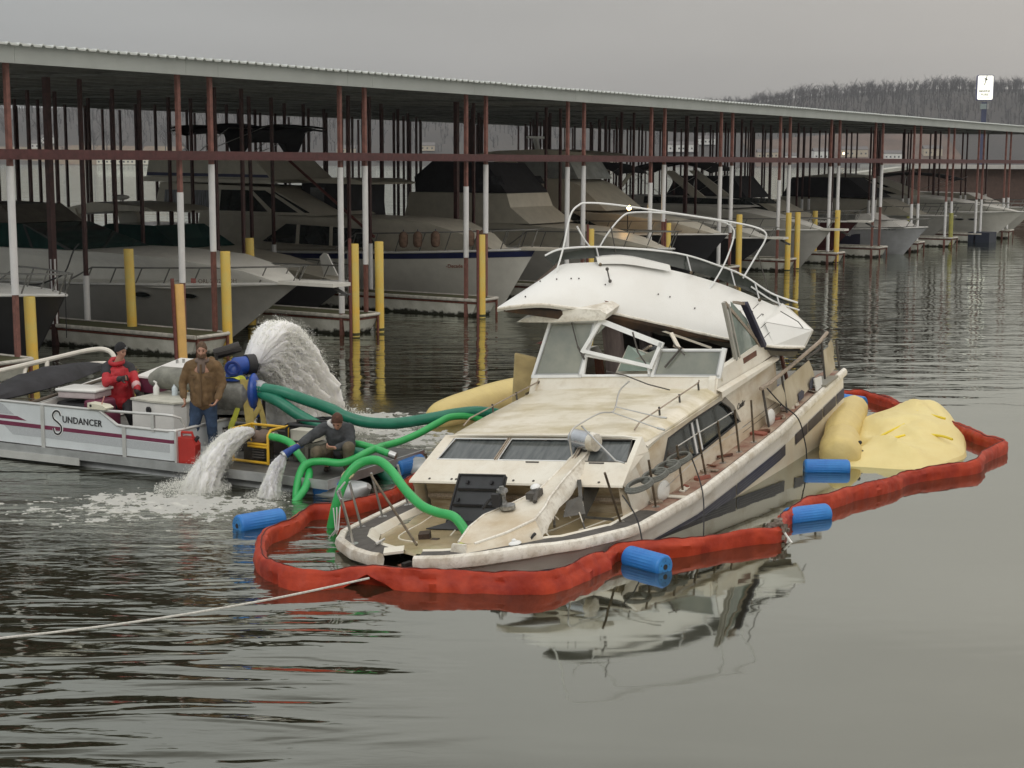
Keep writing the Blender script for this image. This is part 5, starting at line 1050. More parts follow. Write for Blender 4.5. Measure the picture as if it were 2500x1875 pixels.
# port wing (right end) folded facets
MB().prism([(2.80, 2.0, 2.44), (3.30, 1.66, 2.56), (3.18, 1.50, 2.92), (2.64, 2.10, 2.66)], (-.05, -.03, .01)).build('port_wing', m_fb, FB)
MB().prism([(2.64, 2.10, 2.67), (3.18, 1.50, 2.93), (2.35, 1.55, 3.08), (2.32, 1.62, 2.98)], (-.05, -.03, -.03)).build('port_wing', m_fb, FB)
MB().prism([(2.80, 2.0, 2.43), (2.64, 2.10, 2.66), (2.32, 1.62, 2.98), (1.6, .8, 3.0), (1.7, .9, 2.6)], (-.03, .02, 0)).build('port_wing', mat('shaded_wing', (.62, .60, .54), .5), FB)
# smoked wind screen and its rail
rail = smooth_path([V(4.80, -1.50, 4.40), V(4.60, -1.26, 4.47), V(4.15, -.70, 4.40), V(3.44, .19, 4.15), V(2.99, .75, 3.84), V(2.73, 1.06, 3.62), V(2.45, 1.40, 3.27), V(2.18, 1.75, 3.05)], 5)
tp2 = [top[min(len(top)-1, int(i*(len(top)-1)/(len(rail)-1)))] for i in range(len(rail))]
MB().grid([[a+V(-.04, -.03, -.02), (a+c)/2+V(-.05, -.04, 0), c+V(-.02, -.02, -.02)] for a, c in zip(tp2, rail)]).build('smoked_screen', mat('smoked_acrylic', (.035, .042, .036), .15, var=.3, spec=.7), FB, smooth=True)
MB().tube(rail, .015, 7).build('screen_rail', m_alu, FB, smooth=True)
lowr = [p-V(.02, -.01, .13) for p in rail[26:]]; MB().tube(lowr, .014, 6).build('screen_rail', m_alu, FB, smooth=True)
for i in (9, 16, 22, 27, 31):
    p = rail[i]; q = p+V(.13, .10, -.27); MB().tube([p, q], .013, 6).build('screen_bracket', m_steel, FB, smooth=True); MB().ell(q, .03, 8, 5).build('bracket_foot', m_stan, FB)
h1 = smooth_path([V(4.95, -1.28, 4.10), V(4.78, -1.18, 4.48), V(4.55, -1.10, 4.98), V(4.38, -1.02, 5.12), V(4.27, -.90, 5.14), V(3.95, -.52, 5.04), V(3.30, .28, 4.76), V(2.81, .89, 4.54), V(2.53, 1.24, 4.39), V(2.42, 1.38, 4.27), V(2.44, 1.36, 4.14), V(2.52, 1.26, 3.97), V(2.72, 1.03, 3.58)], 4)
MB().tube(h1, .015, 7).build('canopy_hoop', m_alu, FB, smooth=True)
h2 = smooth_path([V(4.30, -1.12, 4.78), V(4.22, -1.02, 4.50), V(4.12, -.90, 4.36), V(4.0, -.75, 4.58), V(3.83, -.54, 4.83), V(3.68, -.36, 4.88), V(3.27, .16, 4.77), V(2.85, .70, 4.58), V(2.68, .90, 4.43), V(2.70, .92, 4.25), V(2.95, .80, 3.84), V(3.45, .62, 3.42)], 4)
MB().tube(h2, .014, 7).build('canopy_hoop', m_alu, FB, smooth=True)
MB().tube([(4.10, -.62, 4.72), (4.05, -.60, 4.30)], .01, 5).tube([(2.42, 1.2, 4.0), (2.45, 1.38, 3.2)], .01, 5).build('canopy_strap', m_bcap, FB)
MB().tube([(4.62, -.52, 4.10), (4.70, -.46, 3.93)], .012, 6).build('flag_staff', m_bcap, FB); MB().ell((4.62, -.52, 4.11), .03, 8, 6).ell((4.71, -.45, 3.93), .03, 8, 6).build('flag_staff_fitting', m_bcap, FB)
for (i, j) in ((3, 7), (6, 7), (8, 7), (9, 7), (13, 6), (19, 6), (20, 6), (22, 5), (25, 5), (27, 7), (28, 7), (29, 7), (30, 7), (31, 6), (4, 3)):
    c = rows and sh_.v[i*12+j]; c = V(c)+V(.010, .008, .008); MB().ell(c, .013, 6, 4).build('bolt_hole', m_bcap, FB)
MB().tube([V(2.95, 1.70, 3.05), V(2.85, 1.95, 2.85), V(2.45, 2.05, 2.44)], .008, 5).build('slack_line', m_bcap, FB)
# ================================================================ torn bow pulpit lying on the foredeck
PU = bthing('bow_pulpit', 'broken cream bow pulpit with windlass lying twisted across the foredeck', 'bow pulpit', (0, 0, 0))
def pl(x, y, z): return V(x, y, z)
topo = [(11.80, .52, 1.98), (11.35, .42, 2.02), (10.95, .40, 2.04), (10.45, .55, 2.05), (10.0, .68, 2.08), (9.45, .66, 2.14), (8.95, .66, 2.22), (8.62, .70, 2.28)]
toph = [(11.78, .72, 1.96), (11.45, .98, 2.0), (10.98, 1.12, 2.02), (10.55, 1.05, 2.05), (10.28, .98, 2.08), (9.65, .90, 2.15), (9.05, .86, 2.22), (8.66, .84, 2.28)]
MB().grid([[V(a), V(a).lerp(V(c), .5)-V(0, 0, .01), V(c)] for a, c in zip(topo, toph)]).build('deck_plate', m_bside, PU, smooth=True)
MB().tube([V(p) for p in topo], .016, 6).tube([V(p) for p in toph], .018, 6).build('moulded_edge', m_brub, PU, smooth=True)
sd = [(11.86, .60, 1.97), (11.78, .72, 1.96), (11.45, .98, 2.0), (10.98, 1.12, 2.02)]
MB().grid([[V(p), V(p)+V(.10, .12, -.14), V(p)+V(.10, .14, -.24)] for p in sd]).build('side_skirt', m_bside, PU, smooth=True)
MB().tube([V(p)+V(.10, .14, -.24) for p in sd], .014, 6).build('moulded_edge', m_brub, PU, smooth=True)
sd2 = [V(10.98, 1.12, 2.02), V(10.55, 1.05, 2.05), V(10.28, .98, 2.08), V(9.65, .90, 2.15), V(9.05, .86, 2.22), V(8.66, .84, 2.28)]
MB().grid([[p, p+V(.05, .08, -.10-.05*random.random()), p+V(.04, .09, -.16-.08*random.random())] for p in smooth_path(sd2, 4)]).build('side_skirt', m_brub, PU, smooth=True)
MB().prism([(11.86, .46, 1.97), (11.90, .66, 1.98), (11.98, .70, 1.72), (11.94, .42, 1.74)], (-.04, .0, 0)).build('end_cap', m_brub, PU)
MB().cyl(V(11.2, 1.18, 1.88), V(11.2, 1.20, 1.87), .055, 12).build('chain_hole', m_black, PU)
# windlass and cleat
m_wl = mat('tarnished_chrome', (.28, .28, .27), .3, metal=.8, var=.4, scale=20); wl = V(10.72, .62, 2.06)
q = MB().tube([wl, wl+V(0, 0, .05)], .10, 14).build('windlass_base', m_wl, PU, smooth=True)
MB().tube([wl+V(-.05, -.08, .04), wl+V(-.05, -.08, .10), wl+V(-.05, -.08, .17), wl+V(-.05, -.08, .20)], [.06, .035, .045, .075], 12).tube([wl+V(-.05, -.08, .20), wl+V(-.05, -.08, .235)], [.075, .068], 12).tube([wl+V(-.05, -.08, .235), wl+V(-.05, -.08, .27)], [.035, .03], 10).build('windlass', m_wl, PU, smooth=True)
MB().box(wl+V(.05, -.12, .12), (.06, .10, .16)).tube([wl+V(.1, -.3, .02), wl+V(.05, -.22, .12), wl+V(0, -.18, .14)], .02, 6).build('windlass_motor', m_black, PU)
MB().tube([wl+V(-.25, .25, .02), wl+V(-.42, .20, .10), wl+V(-.60, .10, .08)], .03, 7).box(wl+V(-.45, .15, .06), (.25, .12, .08)).build('anchor_shackle', m_bcap, PU); MB().ell(wl+V(-.55, .12, .12), (.09, .06, .04), 10, 6).build('roller', m_alu, PU, smooth=True)
# search light at its end
MB().tube([V(8.66, .60, 2.42), V(8.78, .92, 2.40)], .125, 18).build('search_light', mat('brushed_search_light', (.55, .57, .60), .25, metal=.8, var=.1), PU, smooth=True); MB().tube([V(8.775, .90, 2.40), V(8.80, .99, 2.395)], [.130, .12], 18).build('light_collar', m_brub, PU, smooth=True)
MB().tube([V(8.72, .78, 2.30), V(8.72, .80, 2.20)], .05, 8).tube([V(8.64, .72, 2.26), V(8.85, .70, 2.05), V(8.95, .80, 1.98)], .02, 6).tube([V(8.60, .95, 2.30), V(8.66, 1.06, 2.22), V(8.78, 1.0, 2.12)], .022, 6).build('light_bracket', m_bcap, PU)
# anchor hanging beneath
an = MB().prism([(9.2, .95, 2.05), (8.75, 1.16, 2.20), (9.35, 1.14, 1.80), (9.9, 1.20, 1.64)], (.01, .02, 0)).prism([(9.9, 1.02, 1.92), (9.75, 1.15, 1.95), (9.95, 1.28, 1.78), (10.3, 1.15, 1.84)], (.01, .015, 0)).bar((9.4, .98, 2.04), (9.7, 1.12, 1.88), .05, .05).bar((9.9, 1.2, 1.72), (9.6, 1.5, 1.60), .03, .03).bar((9.95, 1.22, 1.75), (10.05, 1.32, 1.55), .02, .02).bar((10.2, .98, 1.88), (10.5, 1.12, 1.78), .03, .04)
an.build('anchor', mat('dark_anchor_steel', (.10, .095, .085), .4, metal=.7, var=.3), PU)
for k in range(8): p = V(random.uniform(9.6, 10.9), random.uniform(1.0, 1.25), random.uniform(1.80, 1.95)); MB().tube([p, p+V(random.uniform(-.15, .15), .05, -.12)], .008, 5).build('frayed_fibre', m_brub, PU)
# rope coils, strap, cleats on the bow
RC = bthing('rope_pile', 'tangled muddy rope with a yellow strap on the sunken bow', 'rope', (0, 0, 0))
def squiggle(c, r, n, z, w, seed):
    rnd = random.Random(seed); pts = []
    for i in range(n): a = i*1.1+rnd.random(); rr = r*(.35+.65*rnd.random()); pts.append(V(c[0]+cos(a)*rr, c[1]+sin(a)*rr*w, z+.015*i/n+.02*rnd.random()))
    return smooth_path(pts, 4)
MB().tube(squiggle((11.25, -.35), .22, 14, 1.70, 1.0, 1), .014, 6).tube(squiggle((11.3, .0), .35, 10, 1.68, 1.6, 2), .011, 6).build('mooring_line', mat('muddy_rope', (.16, .12, .07), .9, var=.4, scale=20), RC, smooth=True)
MB().tube(squiggle((11.5, -.15), .20, 9, 1.72, 1.2, 5), .020, 5, sq=(.35, 1.6)).tube(squiggle((11.6, .50), .16, 8, 1.86, 1.2, 6), .022, 5, sq=(.35, 1.6)).build('yellow_strap', mat('lime_yellow_webbing', (.55, .60, .04), .6, var=.15), RC)
MB().box((11.05, -.42, 1.76), (.16, .14, .12), Matrix.Rotation(.4, 3, 'Z')).box((11.15, -.25, 1.72), (.18, .1, .08)).build('deck_fitting', mat('rusty_fitting', (.05, .032, .022), .8, var=.4, scale=12), RC)
MB().tube([(11.75, -.62, 1.80), (11.75, -.62, 1.92)], .03, 7).tube([(11.65, -.62, 1.92), (11.85, -.62, 1.92)], .018, 6).build('cleat', m_steel, RC)
MB().ell((11.48, 1.08, 1.885), (.09, .09, .03), 12, 6).ell((11.48, 1.08, 1.92), (.03, .03, .02), 8, 5).build('deck_plug', m_alu, RC, smooth=True)
# grey life-ring like coils on the stanchions
m_ringg = mat('grey_hose_coil', (.13, .135, .12), .7, var=.2, scale=10)
for i, (c, lb) in enumerate([((9.36, 1.80, 2.00), 'leftmost flat grey coil hung on the port stanchions'), ((8.85, 1.80, 1.98), 'second grey coil from the left on the port stanchions'), ((8.42, 1.80, 1.97), 'third grey coil from the left on the port stanchions'), ((8.0, 1.80, 1.97), 'rightmost wide grey coil on the port stanchions')]):
    t_ = bthing('hose_coil', lb, 'coil', c, 'grey coils on the stanchions')
    for k in range(3): MB().tube([V(.30*cos(a)*(1-.06*k), .14*sin(a)*(1-.06*k), -.02+.018*k) for a in np.linspace(0, 2*pi, 20)[:-1]], .020, 6, closed=True).build('loop', m_ringg, t_, smooth=True)
# black lines from stanchions to the boom and float
BL = bthing('mooring_lines', 'thin black lines hanging from the port stanchions to the floats', 'lines', (0, 0, 0))
MB().tube(smooth_path([V(9.9, 1.80, 2.02), V(9.98, 2.0, 1.75), V(10.15, 2.12, 1.4), V(10.3, 2.15, .95)], 5), .010, 5).tube(smooth_path([V(7.72, 1.82, 2.08), V(7.9, 2.05, 1.55), V(8.3, 2.2, 1.2), V(8.75, 2.3, .75)], 5), .010, 5).build('line', m_black, BL)
MB().tube(smooth_path([V(4.2, 1.80, 2.06), V(4.0, 1.95, 1.75), V(3.75, 2.12, 1.45), V(3.62, 2.16, 1.0), V(3.55, 2.2, .55), V(3.0, 2.6, .25)], 5), .011, 5).build('line', m_black, BL)
# ================================================================ PONTOON WORK BOAT
PA = R(-27.32); PO = V(-8.3, 24.57, 0); PD = V(cos(PA), sin(PA), 0); PN = V(-sin(PA), cos(PA), 0)
def PW(s, n, z=0.): return PO+PD*s+PN*n+V(0, 0, z)
def pthing(name, label, cat, s, n, z, group=None, rz=0.): return thing(name, label, cat, PW(s, n, z), PA+rz, group)
m_panel = mat('pontoon_white_panel', (.60, .64, .66), .35, var=.06, scale=2); m_maroon = mat('maroon_stripe', (.16, .02, .06), .45, var=.1)
m_grad = mat('grey_hatched_print', (.36, .38, .40), .5, scale=30, stretch=(1, 1, 8), col2=(.50, .53, .55))
m_alu2 = mat('dull_aluminium', (.42, .43, .43), .45, metal=.6, var=.15, scale=3); m_rail2 = mat('anodised_rail', (.62, .62, .60), .35, metal=.5, var=.08)
m_vinyl = mat('white_vinyl_seat', (.70, .69, .66), .5, var=.05); m_maroonv = mat('maroon_vinyl', (.13, .022, .05), .5, var=.15); m_blk = mat('black_bimini_cloth', (.022, .022, .026), .8, var=.4, scale=3, bump=.01, bscale=5)
PB = pthing('pontoon_boat', 'white and maroon pontoon work boat lettered SUNDANCER at the left', 'boat', 0, 0, 0)
MB().bb((-6, 0, .16), (3.75, 3.5, .25)).bb((3.75, 0, .16), (6.35, 2.7, .25)).build('deck', mat('dark_wet_deck', (.05, .05, .048), .5, var=.5, scale=4, col2=(.12, .12, .11)), PB)
MB().bb((-6, -.035, .13), (6.4, -.005, .262)).build('deck_edge', m_alu2, PB); MB().bb((6.353, -.005, .13), (6.39, 2.7, .262)).build('deck_edge', m_alu2, PB)
for n_, r_ in ((.35, .26), (2.35, .26)): MB().tube([(-6, n_, -.08), (6.0, n_, -.08), (6.5, n_, -.0), (6.75, n_, .10), (6.85, n_, .16)], [r_, r_, r_*.85, r_*.5, .05], 14).build('pontoon_log', m_alu2, PB, smooth=True)
MB().bar((1.72, -.04, .10), (-6, -.04, .05), .02, .12).build('splash_plate', m_rail2, PB)
# fence panel outline with the cut-down corner
P = [(-6, .28), (3.50, .28), (3.50, .73), (2.50, .73), (2.17, .93), (-6, .93)]
MB().prism([(x, .0, z) for x, z in P], (0, .03, 0)).build('fence_panel', m_panel, PB)
arc = [(3.50+.13*sin(a), .13-.13*cos(a)) for a in np.linspace(0, pi/2, 6)]
MB().grid([[V(x, y, .28), V(x, y, .73)] for x, y in arc]+[[V(3.63, 1.3, .28), V(3.63, 1.3, .73)]]).grid([[V(x-.02, y+.02, .28), V(x-.02, y+.02, .73)] for x, y in arc]+[[V(3.61, 1.3, .28), V(3.61, 1.3, .73)]]).build('fence_panel', m_panel, PB, smooth=True)
def strip(pts, name, m, off=-.004): MB().prism([(x, off, z) for x, z in pts], (0, .003, 0)).build(name, m, PB)
strip([(-6, .66), (.60, .66), (.40, .72), (-6, .72)], 'maroon_stripe', m_maroon); strip([(-6, .575), (3.5, .545), (3.5, .60), (.0, .625), (-6, .64)], 'maroon_stripe', m_maroon)
MB().grid([[V(x+.004*sin(0), y-.004, z) for z in (.545, .60)] for x, y in arc]).build('maroon_stripe', m_maroon, PB)
strip([(-6, .74), (.33, .74), (.08, .90), (-6, .90)], 'hatched_print', m_grad); strip([(.28, .42), (3.5, .40), (3.5, .53), (.10, .555)], 'hatched_print', m_grad)
def rail(pts, r=.022, name='rail', m=m_rail2): MB().tube(pts, r, 8).build(name, m, PB, smooth=True)
rail([(-6, .0, .95), (2.2, .0, .95), (2.9, .0, .965), (3.42, .0, .98), (3.55, .03, .97), (3.62, .12, .93), (3.63, .2, .80), (3.63, .2, .74)])
rail([(2.14, -.0, .94), (2.48, -.0, .745), (2.6, 0, .735), (3.45, 0, .735), (3.58, .05, .74), (3.63, .16, .75), (3.63, 1.3, .75)], .024)
for x in (-3, -1, .95, 2.62): MB().bb((x-.035, -.02, .26), (x+.035, -.006, .94 if x < 2 else .73)).build('fence_post', m_rail2, PB)
MB().bb((3.16, -.02, .70), (3.22, .02, .96)).build('rail_bracket', m_rail2, PB); MB().bb((3.60, -.01, .26), (3.64, .03, .74)).build('fence_post', m_rail2, PB)
rail([(3.63, 1.3, .75), (3.63, 1.3, .28)])
# SUNDANCER: black letters, first one oversized with a white halo
m_let = mat('black_boat_lettering', (.015, .015, .017), .5)
def P2(x, z): return V(x, -.008, z)
S_ = smooth_path([P2(1.33, .80), P2(1.30, .86), P2(1.23, .87), P2(1.17, .81), P2(1.19, .74), P2(1.27, .69), P2(1.34, .63), P2(1.335, .55), P2(1.27, .50), P2(1.20, .52), P2(1.175, .59)], 5)
MB().tube(S_, .030, 6, sq=(.15, 1), upv=(0, 1, 0)).build('letter_halo', mat('white_letter_halo', (.75, .76, .76), .4), PB)
MB().tube([p+V(0, -.006, 0) for p in S_], .016, 6, sq=(.15, 1), upv=(0, 1, 0)).build('lettering', m_let, PB)
text_on('lettering', 'UNDANCER', .145, m_let, PB, (1.36, -.008, .70), (1, 0, -.012), (0, 0, 1), .002, True, 1.04)
# end structure: white tubes, folded black bimini lying along them
m_wtube = mat('white_painted_tube', (.66, .63, .56), .4, var=.08)
rail(smooth_path([V(-2.9, .2, .80), V(-2.0, 1.3, 1.02), V(-1.35, 2.5, 1.24), V(-1.0, 3.3, 1.36), V(-.72, 3.45, 1.32), V(-.55, 3.4, 1.12)], 5), .045, 'canopy_tube', m_wtube)
rail(smooth_path([V(-2.6, -.1, .66), V(-1.8, .9, .80), V(-1.2, 2.2, 1.02), V(-.9, 3.0, 1.13), V(-.5, 3.35, 1.14)], 5), .035, 'canopy_tube', m_wtube)
rail([(-1.35, 2.5, 1.24), (-1.28, 2.4, 1.0)], .04, 'canopy_tube', m_wtube); rail(smooth_path([V(-1.55, 2.2, 1.16), V(-1.45, 2.05, 1.0), V(-1.1, 2.0, .98), V(-.7, 2.0, .98), V(-.5, 1.95, .9)], 4), .035, 'canopy_tube', m_wtube)
rail(smooth_path([V(-1.3, 1.9, .98), V(-.9, 1.7, .96), V(-.5, 1.6, .92), V(-.35, 1.55, .82)], 4), .03, 'canopy_tube', m_wtube)
rows = []
for i in range(15):
    u = i/14; c = V(lerp(.05, -.55, u), lerp(-.05, 3.4, u), lerp(.93, 1.08, u)); w = .46*(sin(pi*min(1, max(.04, u*1.02)))**.35); hh = .22*sin(pi*max(.05, min(.97, u)))**.5
    rows.append([c+V(cos(a)*w*(1+.12*noise.noise(V(u*6, a, 0)))-.35, 0, max(-.03, sin(a)*hh*(1+.5*noise.noise(V(u*5, a*2, 4)))) ) for a in np.linspace(0, 2*pi, 13)[:-1]])
MB().grid(rows, closed=True, capends=True).build('folded_bimini', m_blk, PB, smooth=True)
MB().prism([(.35, .25, .28), (-.10, 3.3, .28), (-.10, 3.3, 1.02), (.35, .25, .80)], (-.25, -.04, 0)).build('seat_back', m_vinyl, PB)
MB().tube([(.30, .1, .84), (-.08, 3.4, 1.06)], .03, 8).build('piping', mat('dark_brown_piping', (.09, .07, .05), .6), PB)
# lounge seats
def rounded(name, p0, p1, m, par, r=.05, rot=None):
    ob = MB().bb(p0, p1).build(name, m, par); mod = ob.modifiers.new('b', 'BEVEL'); mod.width = r; mod.segments = 3
    ob.data.polygons.foreach_set('use_smooth', [True]*len(ob.data.polygons)); return ob
rounded('seat', (.05, 1.0, .28), (1.15, 1.6, .66), m_maroonv, PB); rounded('seat', (.10, 1.05, .66), (1.10, 1.55, .80), m_black, PB, .06); rounded('seat', (.0, 1.5, .60), (.45, 1.9, .96), m_vinyl, PB, .08)
rounded('seat', (.85, 1.0, .66), (1.15, 1.5, .88), m_maroonv, PB, .06)
bx = pthing('cooler_box', 'white box lid resting on the maroon pontoon seat beside the man in red', 'box', .66, 1.3, .97, rz=R(10)); rounded('lid', (-.42, -.28, .02), (.36, .30, .07), m_white, bx, .02); rounded('body', (-.38, -.25, -.09), (.32, .27, .018), mat('pale_pink_box', (.55, .48, .48), .5), bx, .02)
# console (white box with black round port)
con = pthing('console', 'white fibreglass console box with a round black port beside the man in brown', 'console', 0, 0, 0)
cp = [(2.0, .9), (2.55, .8), (2.9, .83), (3.02, 1.0), (3.05, 1.8), (2.0, 1.8)]
MB().prism([(x, y, .26) for x, y in cp], (0, 0, .72)).build('body', m_vinyl, con); MB().prism([(x+(.02 if x > 2.6 else -.02), y-(.02 if y < 1.2 else -.02), .985) for x, y in cp], (0, 0, .03)).build('lid', mat('stained_console_lid', (.50, .49, .42), .5, var=.15, scale=4), con)
MB().prism([(x+(.02 if x > 2.6 else -.02), y-(.02 if y < 1.2 else -.02), .982) for x, y in cp], (0, 0, .002)).build('seam', m_black, con)
c0 = V(2.42, .82, .86); MB().tube([c0, c0+V(-.01, -.03, 0)], .055, 14).build('port', m_black, con)
rounded('locker', (2.62, .95, .27), (3.10, 1.8, .60), mat('brushed_steel_locker', (.32, .33, .33), .4, metal=.4), con, .05)
hm = pthing('helm_box', 'maroon fronted helm box with white top behind the console', 'helm', 0, 0, 0)
MB().prism([(1.25, 1.95, .92), (1.66, 1.95, .92), (1.66, 1.95, 1.16), (1.25, 1.95, 1.16)], (0, 1.0, .18)).build('body', m_maroonv, hm); MB().prism([(1.20, 1.92, 1.165), (1.70, 1.92, 1.165), (1.75, 2.98, 1.36), (1.30, 2.98, 1.36)], (0, 0, .03)).build('top', m_vinyl, hm)
MB().bb((1.30, 2.0, .26), (1.62, 2.6, .92)).build('stand', m_black, hm); MB().bb((1.18, 1.90, .9), (1.24, 1.95, 1.18)).build('trim', m_white, hm)
for x, y in ((1.5, 2.3), (1.55, 2.75), (1.45, 2.7)): MB().cyl((x, y, 1.16+.19*(y-1.92)), (x, y, 1.25+.19*(y-1.92)), .025, 8).build('fitting', m_steel, hm)
MB().tube([(1.78, 1.7, 1.20), (2.0, 1.65, 1.25), (2.5, 1.6, 1.26), (2.75, 1.6, 1.22)], [.12, .19, .19, .1], 12).build('grey_cushion', mat('dirty_grey_vinyl', (.20, .20, .17), .6, var=.3, scale=4), hm, smooth=True)
for i, (x, y, lb) in enumerate(((2.12, 1.35, 'white plastic bottle on the console near the red jacket hand'), (2.42, 1.45, 'clear spray bottle on the console near the brown jacket'))):
    bt = pthing('bottle', lb, 'bottle', x, y, 1.015, 'bottles on the console'); MB().tube([(0, 0, 0), (0, 0, .12), (0, 0, .15), (.0, 0, .17), (0, 0, .21)], [.05, .05, .03, .018, .018], 10).build('body', m_white if i == 0 else mat('pale_blue_plastic', (.55, .62, .66), .2), bt, smooth=True)
    MB().bar((0, 0, .2), (-.05, 0, .22), .025, .02).build('cap', m_white, bt)
MB_h = pthing('control_box', 'small cream control box with aerial on the pontoon rail', 'control box', 2.1, .02, .97); MB().prism([(-.16, -.08, 0), (.20, -.08, 0), (.22, -.08, .03), (.14, -.08, .07), (-.16, -.08, .09)], (0, .18, 0)).build('body', mat('cream_plastic', (.62, .60, .48), .5), MB_h); MB().tube([(.06, 0, .07), (.12, 0, .2)], .009, 6).build('aerial', mat('pink_aerial', (.6, .3, .25), .5), MB_h)
MB().cyl((-.09, -.082, .05), (-.09, -.088, .05), .022, 8).build('knob', m_black, MB_h)
gc = pthing('fuel_can', 'red plastic fuel can by the feet of the man in brown', 'fuel can', 3.72, .16, .25, rz=R(15)); m_redp = mat('red_fuel_plastic', (.42, .022, .015), .45, var=.12, scale=4)
MB().prism([(-.15, -.1, 0), (.15, -.1, 0), (.165, -.1, .28), (.10, -.1, .38), (-.12, -.1, .40), (-.16, -.1, .34)], (0, .2, 0)).build('body', m_redp, gc); MB().tube([(-.10, 0, .40), (-.10, 0, .46), (.07, 0, .46), (.09, 0, .38)], .022, 7).build('handle', m_redp, gc); MB().cyl((.12, 0, .33), (.17, 0, .40), .03, 8).build('cap', m_black, gc)
# ================================================================ PUMPS
PP = thing('trash_pump', 'large grey and blue salvage pump discharging behind the men on the pontoon', 'pump', PW(3.8, 1.5, .25))
mg = mat('grey_pump_casting', (.22, .22, .20), .5, metal=.3, var=.3, scale=8); mbl = mat('blue_pump_enamel', (.015, .06, .30), .35, var=.2, scale=6); mfr = mat('black_pump_frame', (.022, .018, .015), .6, var=.4)
def pw(name, mb, m, smooth=False): return mb.build(name, m, PP, world=True, smooth=smooth)
pw('engine', MB().tube([(-4.78, 24.2, 1.12), (-4.70, 24.2, 1.12), (-4.22, 24.15, 1.12), (-4.14, 24.15, 1.12)], [.20, .30, .30, .22], 14).box((-4.5, 24.2, 1.30), (.42, .40, .18)).box((-4.5, 24.2, .86), (.6, .45, .16)), mg, True)
for k in range(4): pw('cooling_ring', MB().tube([V(-4.66+.13*k, 24.2+.31*cos(a), 1.12+.31*sin(a)) for a in np.linspace(0, 2*pi, 16)[:-1]], .016, 5, closed=True), mg, True)
pw('outlet_elbow', MB().tube([(-4.40, 24.15, 1.36), (-4.40, 24.15, 1.50), (-4.36, 24.2, 1.57), (-4.22, 24.3, 1.58)], [.14, .14, .15, .14], 14), mbl, True); pw('outlet_flange', MB().tube([(-4.24, 24.29, 1.58), (-4.12, 24.37, 1.58)], .165, 16), m_black, True)
pw('elbow_band', MB().tube([V(-4.40+.20*cos(a), 24.15+.2*sin(a), 1.38) for a in np.linspace(0, 2*pi, 16)[:-1]], .025, 6, closed=True), mbl, True); pw('elbow_band', MB().tube([V(-4.40+.10*cos(a), 24.0, 1.56+.10*sin(a)) for a in np.linspace(0, 2*pi, 16)[:-1]], .03, 6, closed=True), mat('dark_blue_ring', (.01, .03, .18), .4), True)
pw('volute', MB().ell((-4.08, 24.05, 1.18), (.10, .26, .30), 14, 10).tube([(-4.1, 24.0, .92), (-4.02, 23.98, .78)], [.10, .06], 10), mbl, True)
pw('inlet_coupling', MB().tube([(-4.06, 24.05, 1.26), (-3.98, 24.0, 1.26), (-3.88, 23.92, 1.25)], [.11, .12, .10], 12), m_alu2, True)
for a, c in (((-4.75, 24.0, .25), (-4.75, 24.0, .9)), ((-4.0, 24.0, .25), (-4.0, 24.0, 1.0)), ((-4.75, 24.5, .25), (-4.75, 24.5, 1.3)), ((-4.0, 24.5, .25), (-4.0, 24.5, 1.3)), ((-4.75, 24.0, .8), (-4.0, 24.0, .8)), ((-4.8, 24.0, .3), (-3.7, 23.9, .3)), ((-3.78, 23.9, .3), (-4.0, 24.0, 1.0)), ((-4.75, 24.5, 1.3), (-4.75, 24.5, 1.75)), ((-4.75, 24.5, 1.72), (-4.35, 24.6, 1.80))): pw('frame_bar', MB().bar(a, c, .05, .05), mfr)
pw('battery_box', MB().box((-4.5, 24.1, .45), (.6, .4, .36)), mfr); pw('muffler', MB().tube([(-4.8, 24.6, 1.70), (-4.4, 24.7, 1.82)], .09, 10), mfr, True); pw('orange_tag', MB().box((-4.62, 23.9, .72), (.10, .02, .05)), mat('orange_tag', (.6, .22, .1), .5))
ms1 = mat('lime_yellow_sling', (.52, .55, .06), .6, var=.15); ms2 = mat('tan_yellow_sling', (.42, .33, .10), .7, var=.2)
ST = thing('lifting_straps', 'yellow lifting slings hanging over the large pump', 'straps', PW(3.8, 1.3, .25))
for pts, m_ in (([(-4.55, 23.98, 1.40), (-4.30, 23.95, 1.42), (-4.22, 23.95, 1.36), (-4.30, 23.93, 1.0), (-4.40, 23.9, .70), (-4.42, 23.9, .62)], ms1), ([(-4.36, 23.88, .78), (-4.42, 23.85, .66), (-4.42, 23.82, .42)], ms1),
               ([(-4.24, 23.94, 1.40), (-4.20, 23.92, 1.1), (-4.16, 23.88, .8), (-4.10, 23.8, .5)], ms2), ([(-4.18, 23.95, 1.38), (-4.12, 23.92, 1.1), (-4.10, 23.88, .8), (-4.06, 23.8, .48)], ms2), ([(-4.02, 23.96, 1.12), (-3.92, 23.9, .8), (-3.88, 23.85, .5)], ms2), ([(-4.12, 23.95, 1.40), (-4.05, 23.94, 1.36), (-4.02, 23.92, 1.2)], ms2), ([(-3.98, 23.9, .95), (-4.12, 23.9, .72)], ms2)):
    MB().tube(smooth_path([V(p) for p in pts], 4), .040, 6, sq=(1, .14), upv=(1, 0, .05)).build('strap', m_, ST, world=True)
CG = thing('frame_pump', 'small engine pump in a yellow tube frame spraying water to the left', 'pump', PW(4.5, .9, .25)); my_ = mat('yellow_tube_frame', (.70, .42, .03), .4, var=.1)
def cw_(name, mb, m, smooth=True): return mb.build(name, m, CG, world=True, smooth=smooth)
c000, c100, c010, c110 = V(-4.24, 23.02, .27), V(-3.66, 22.72, .27), V(-4.02, 23.45, .27), V(-3.44, 23.15, .27); hh = V(0, 0, .50)
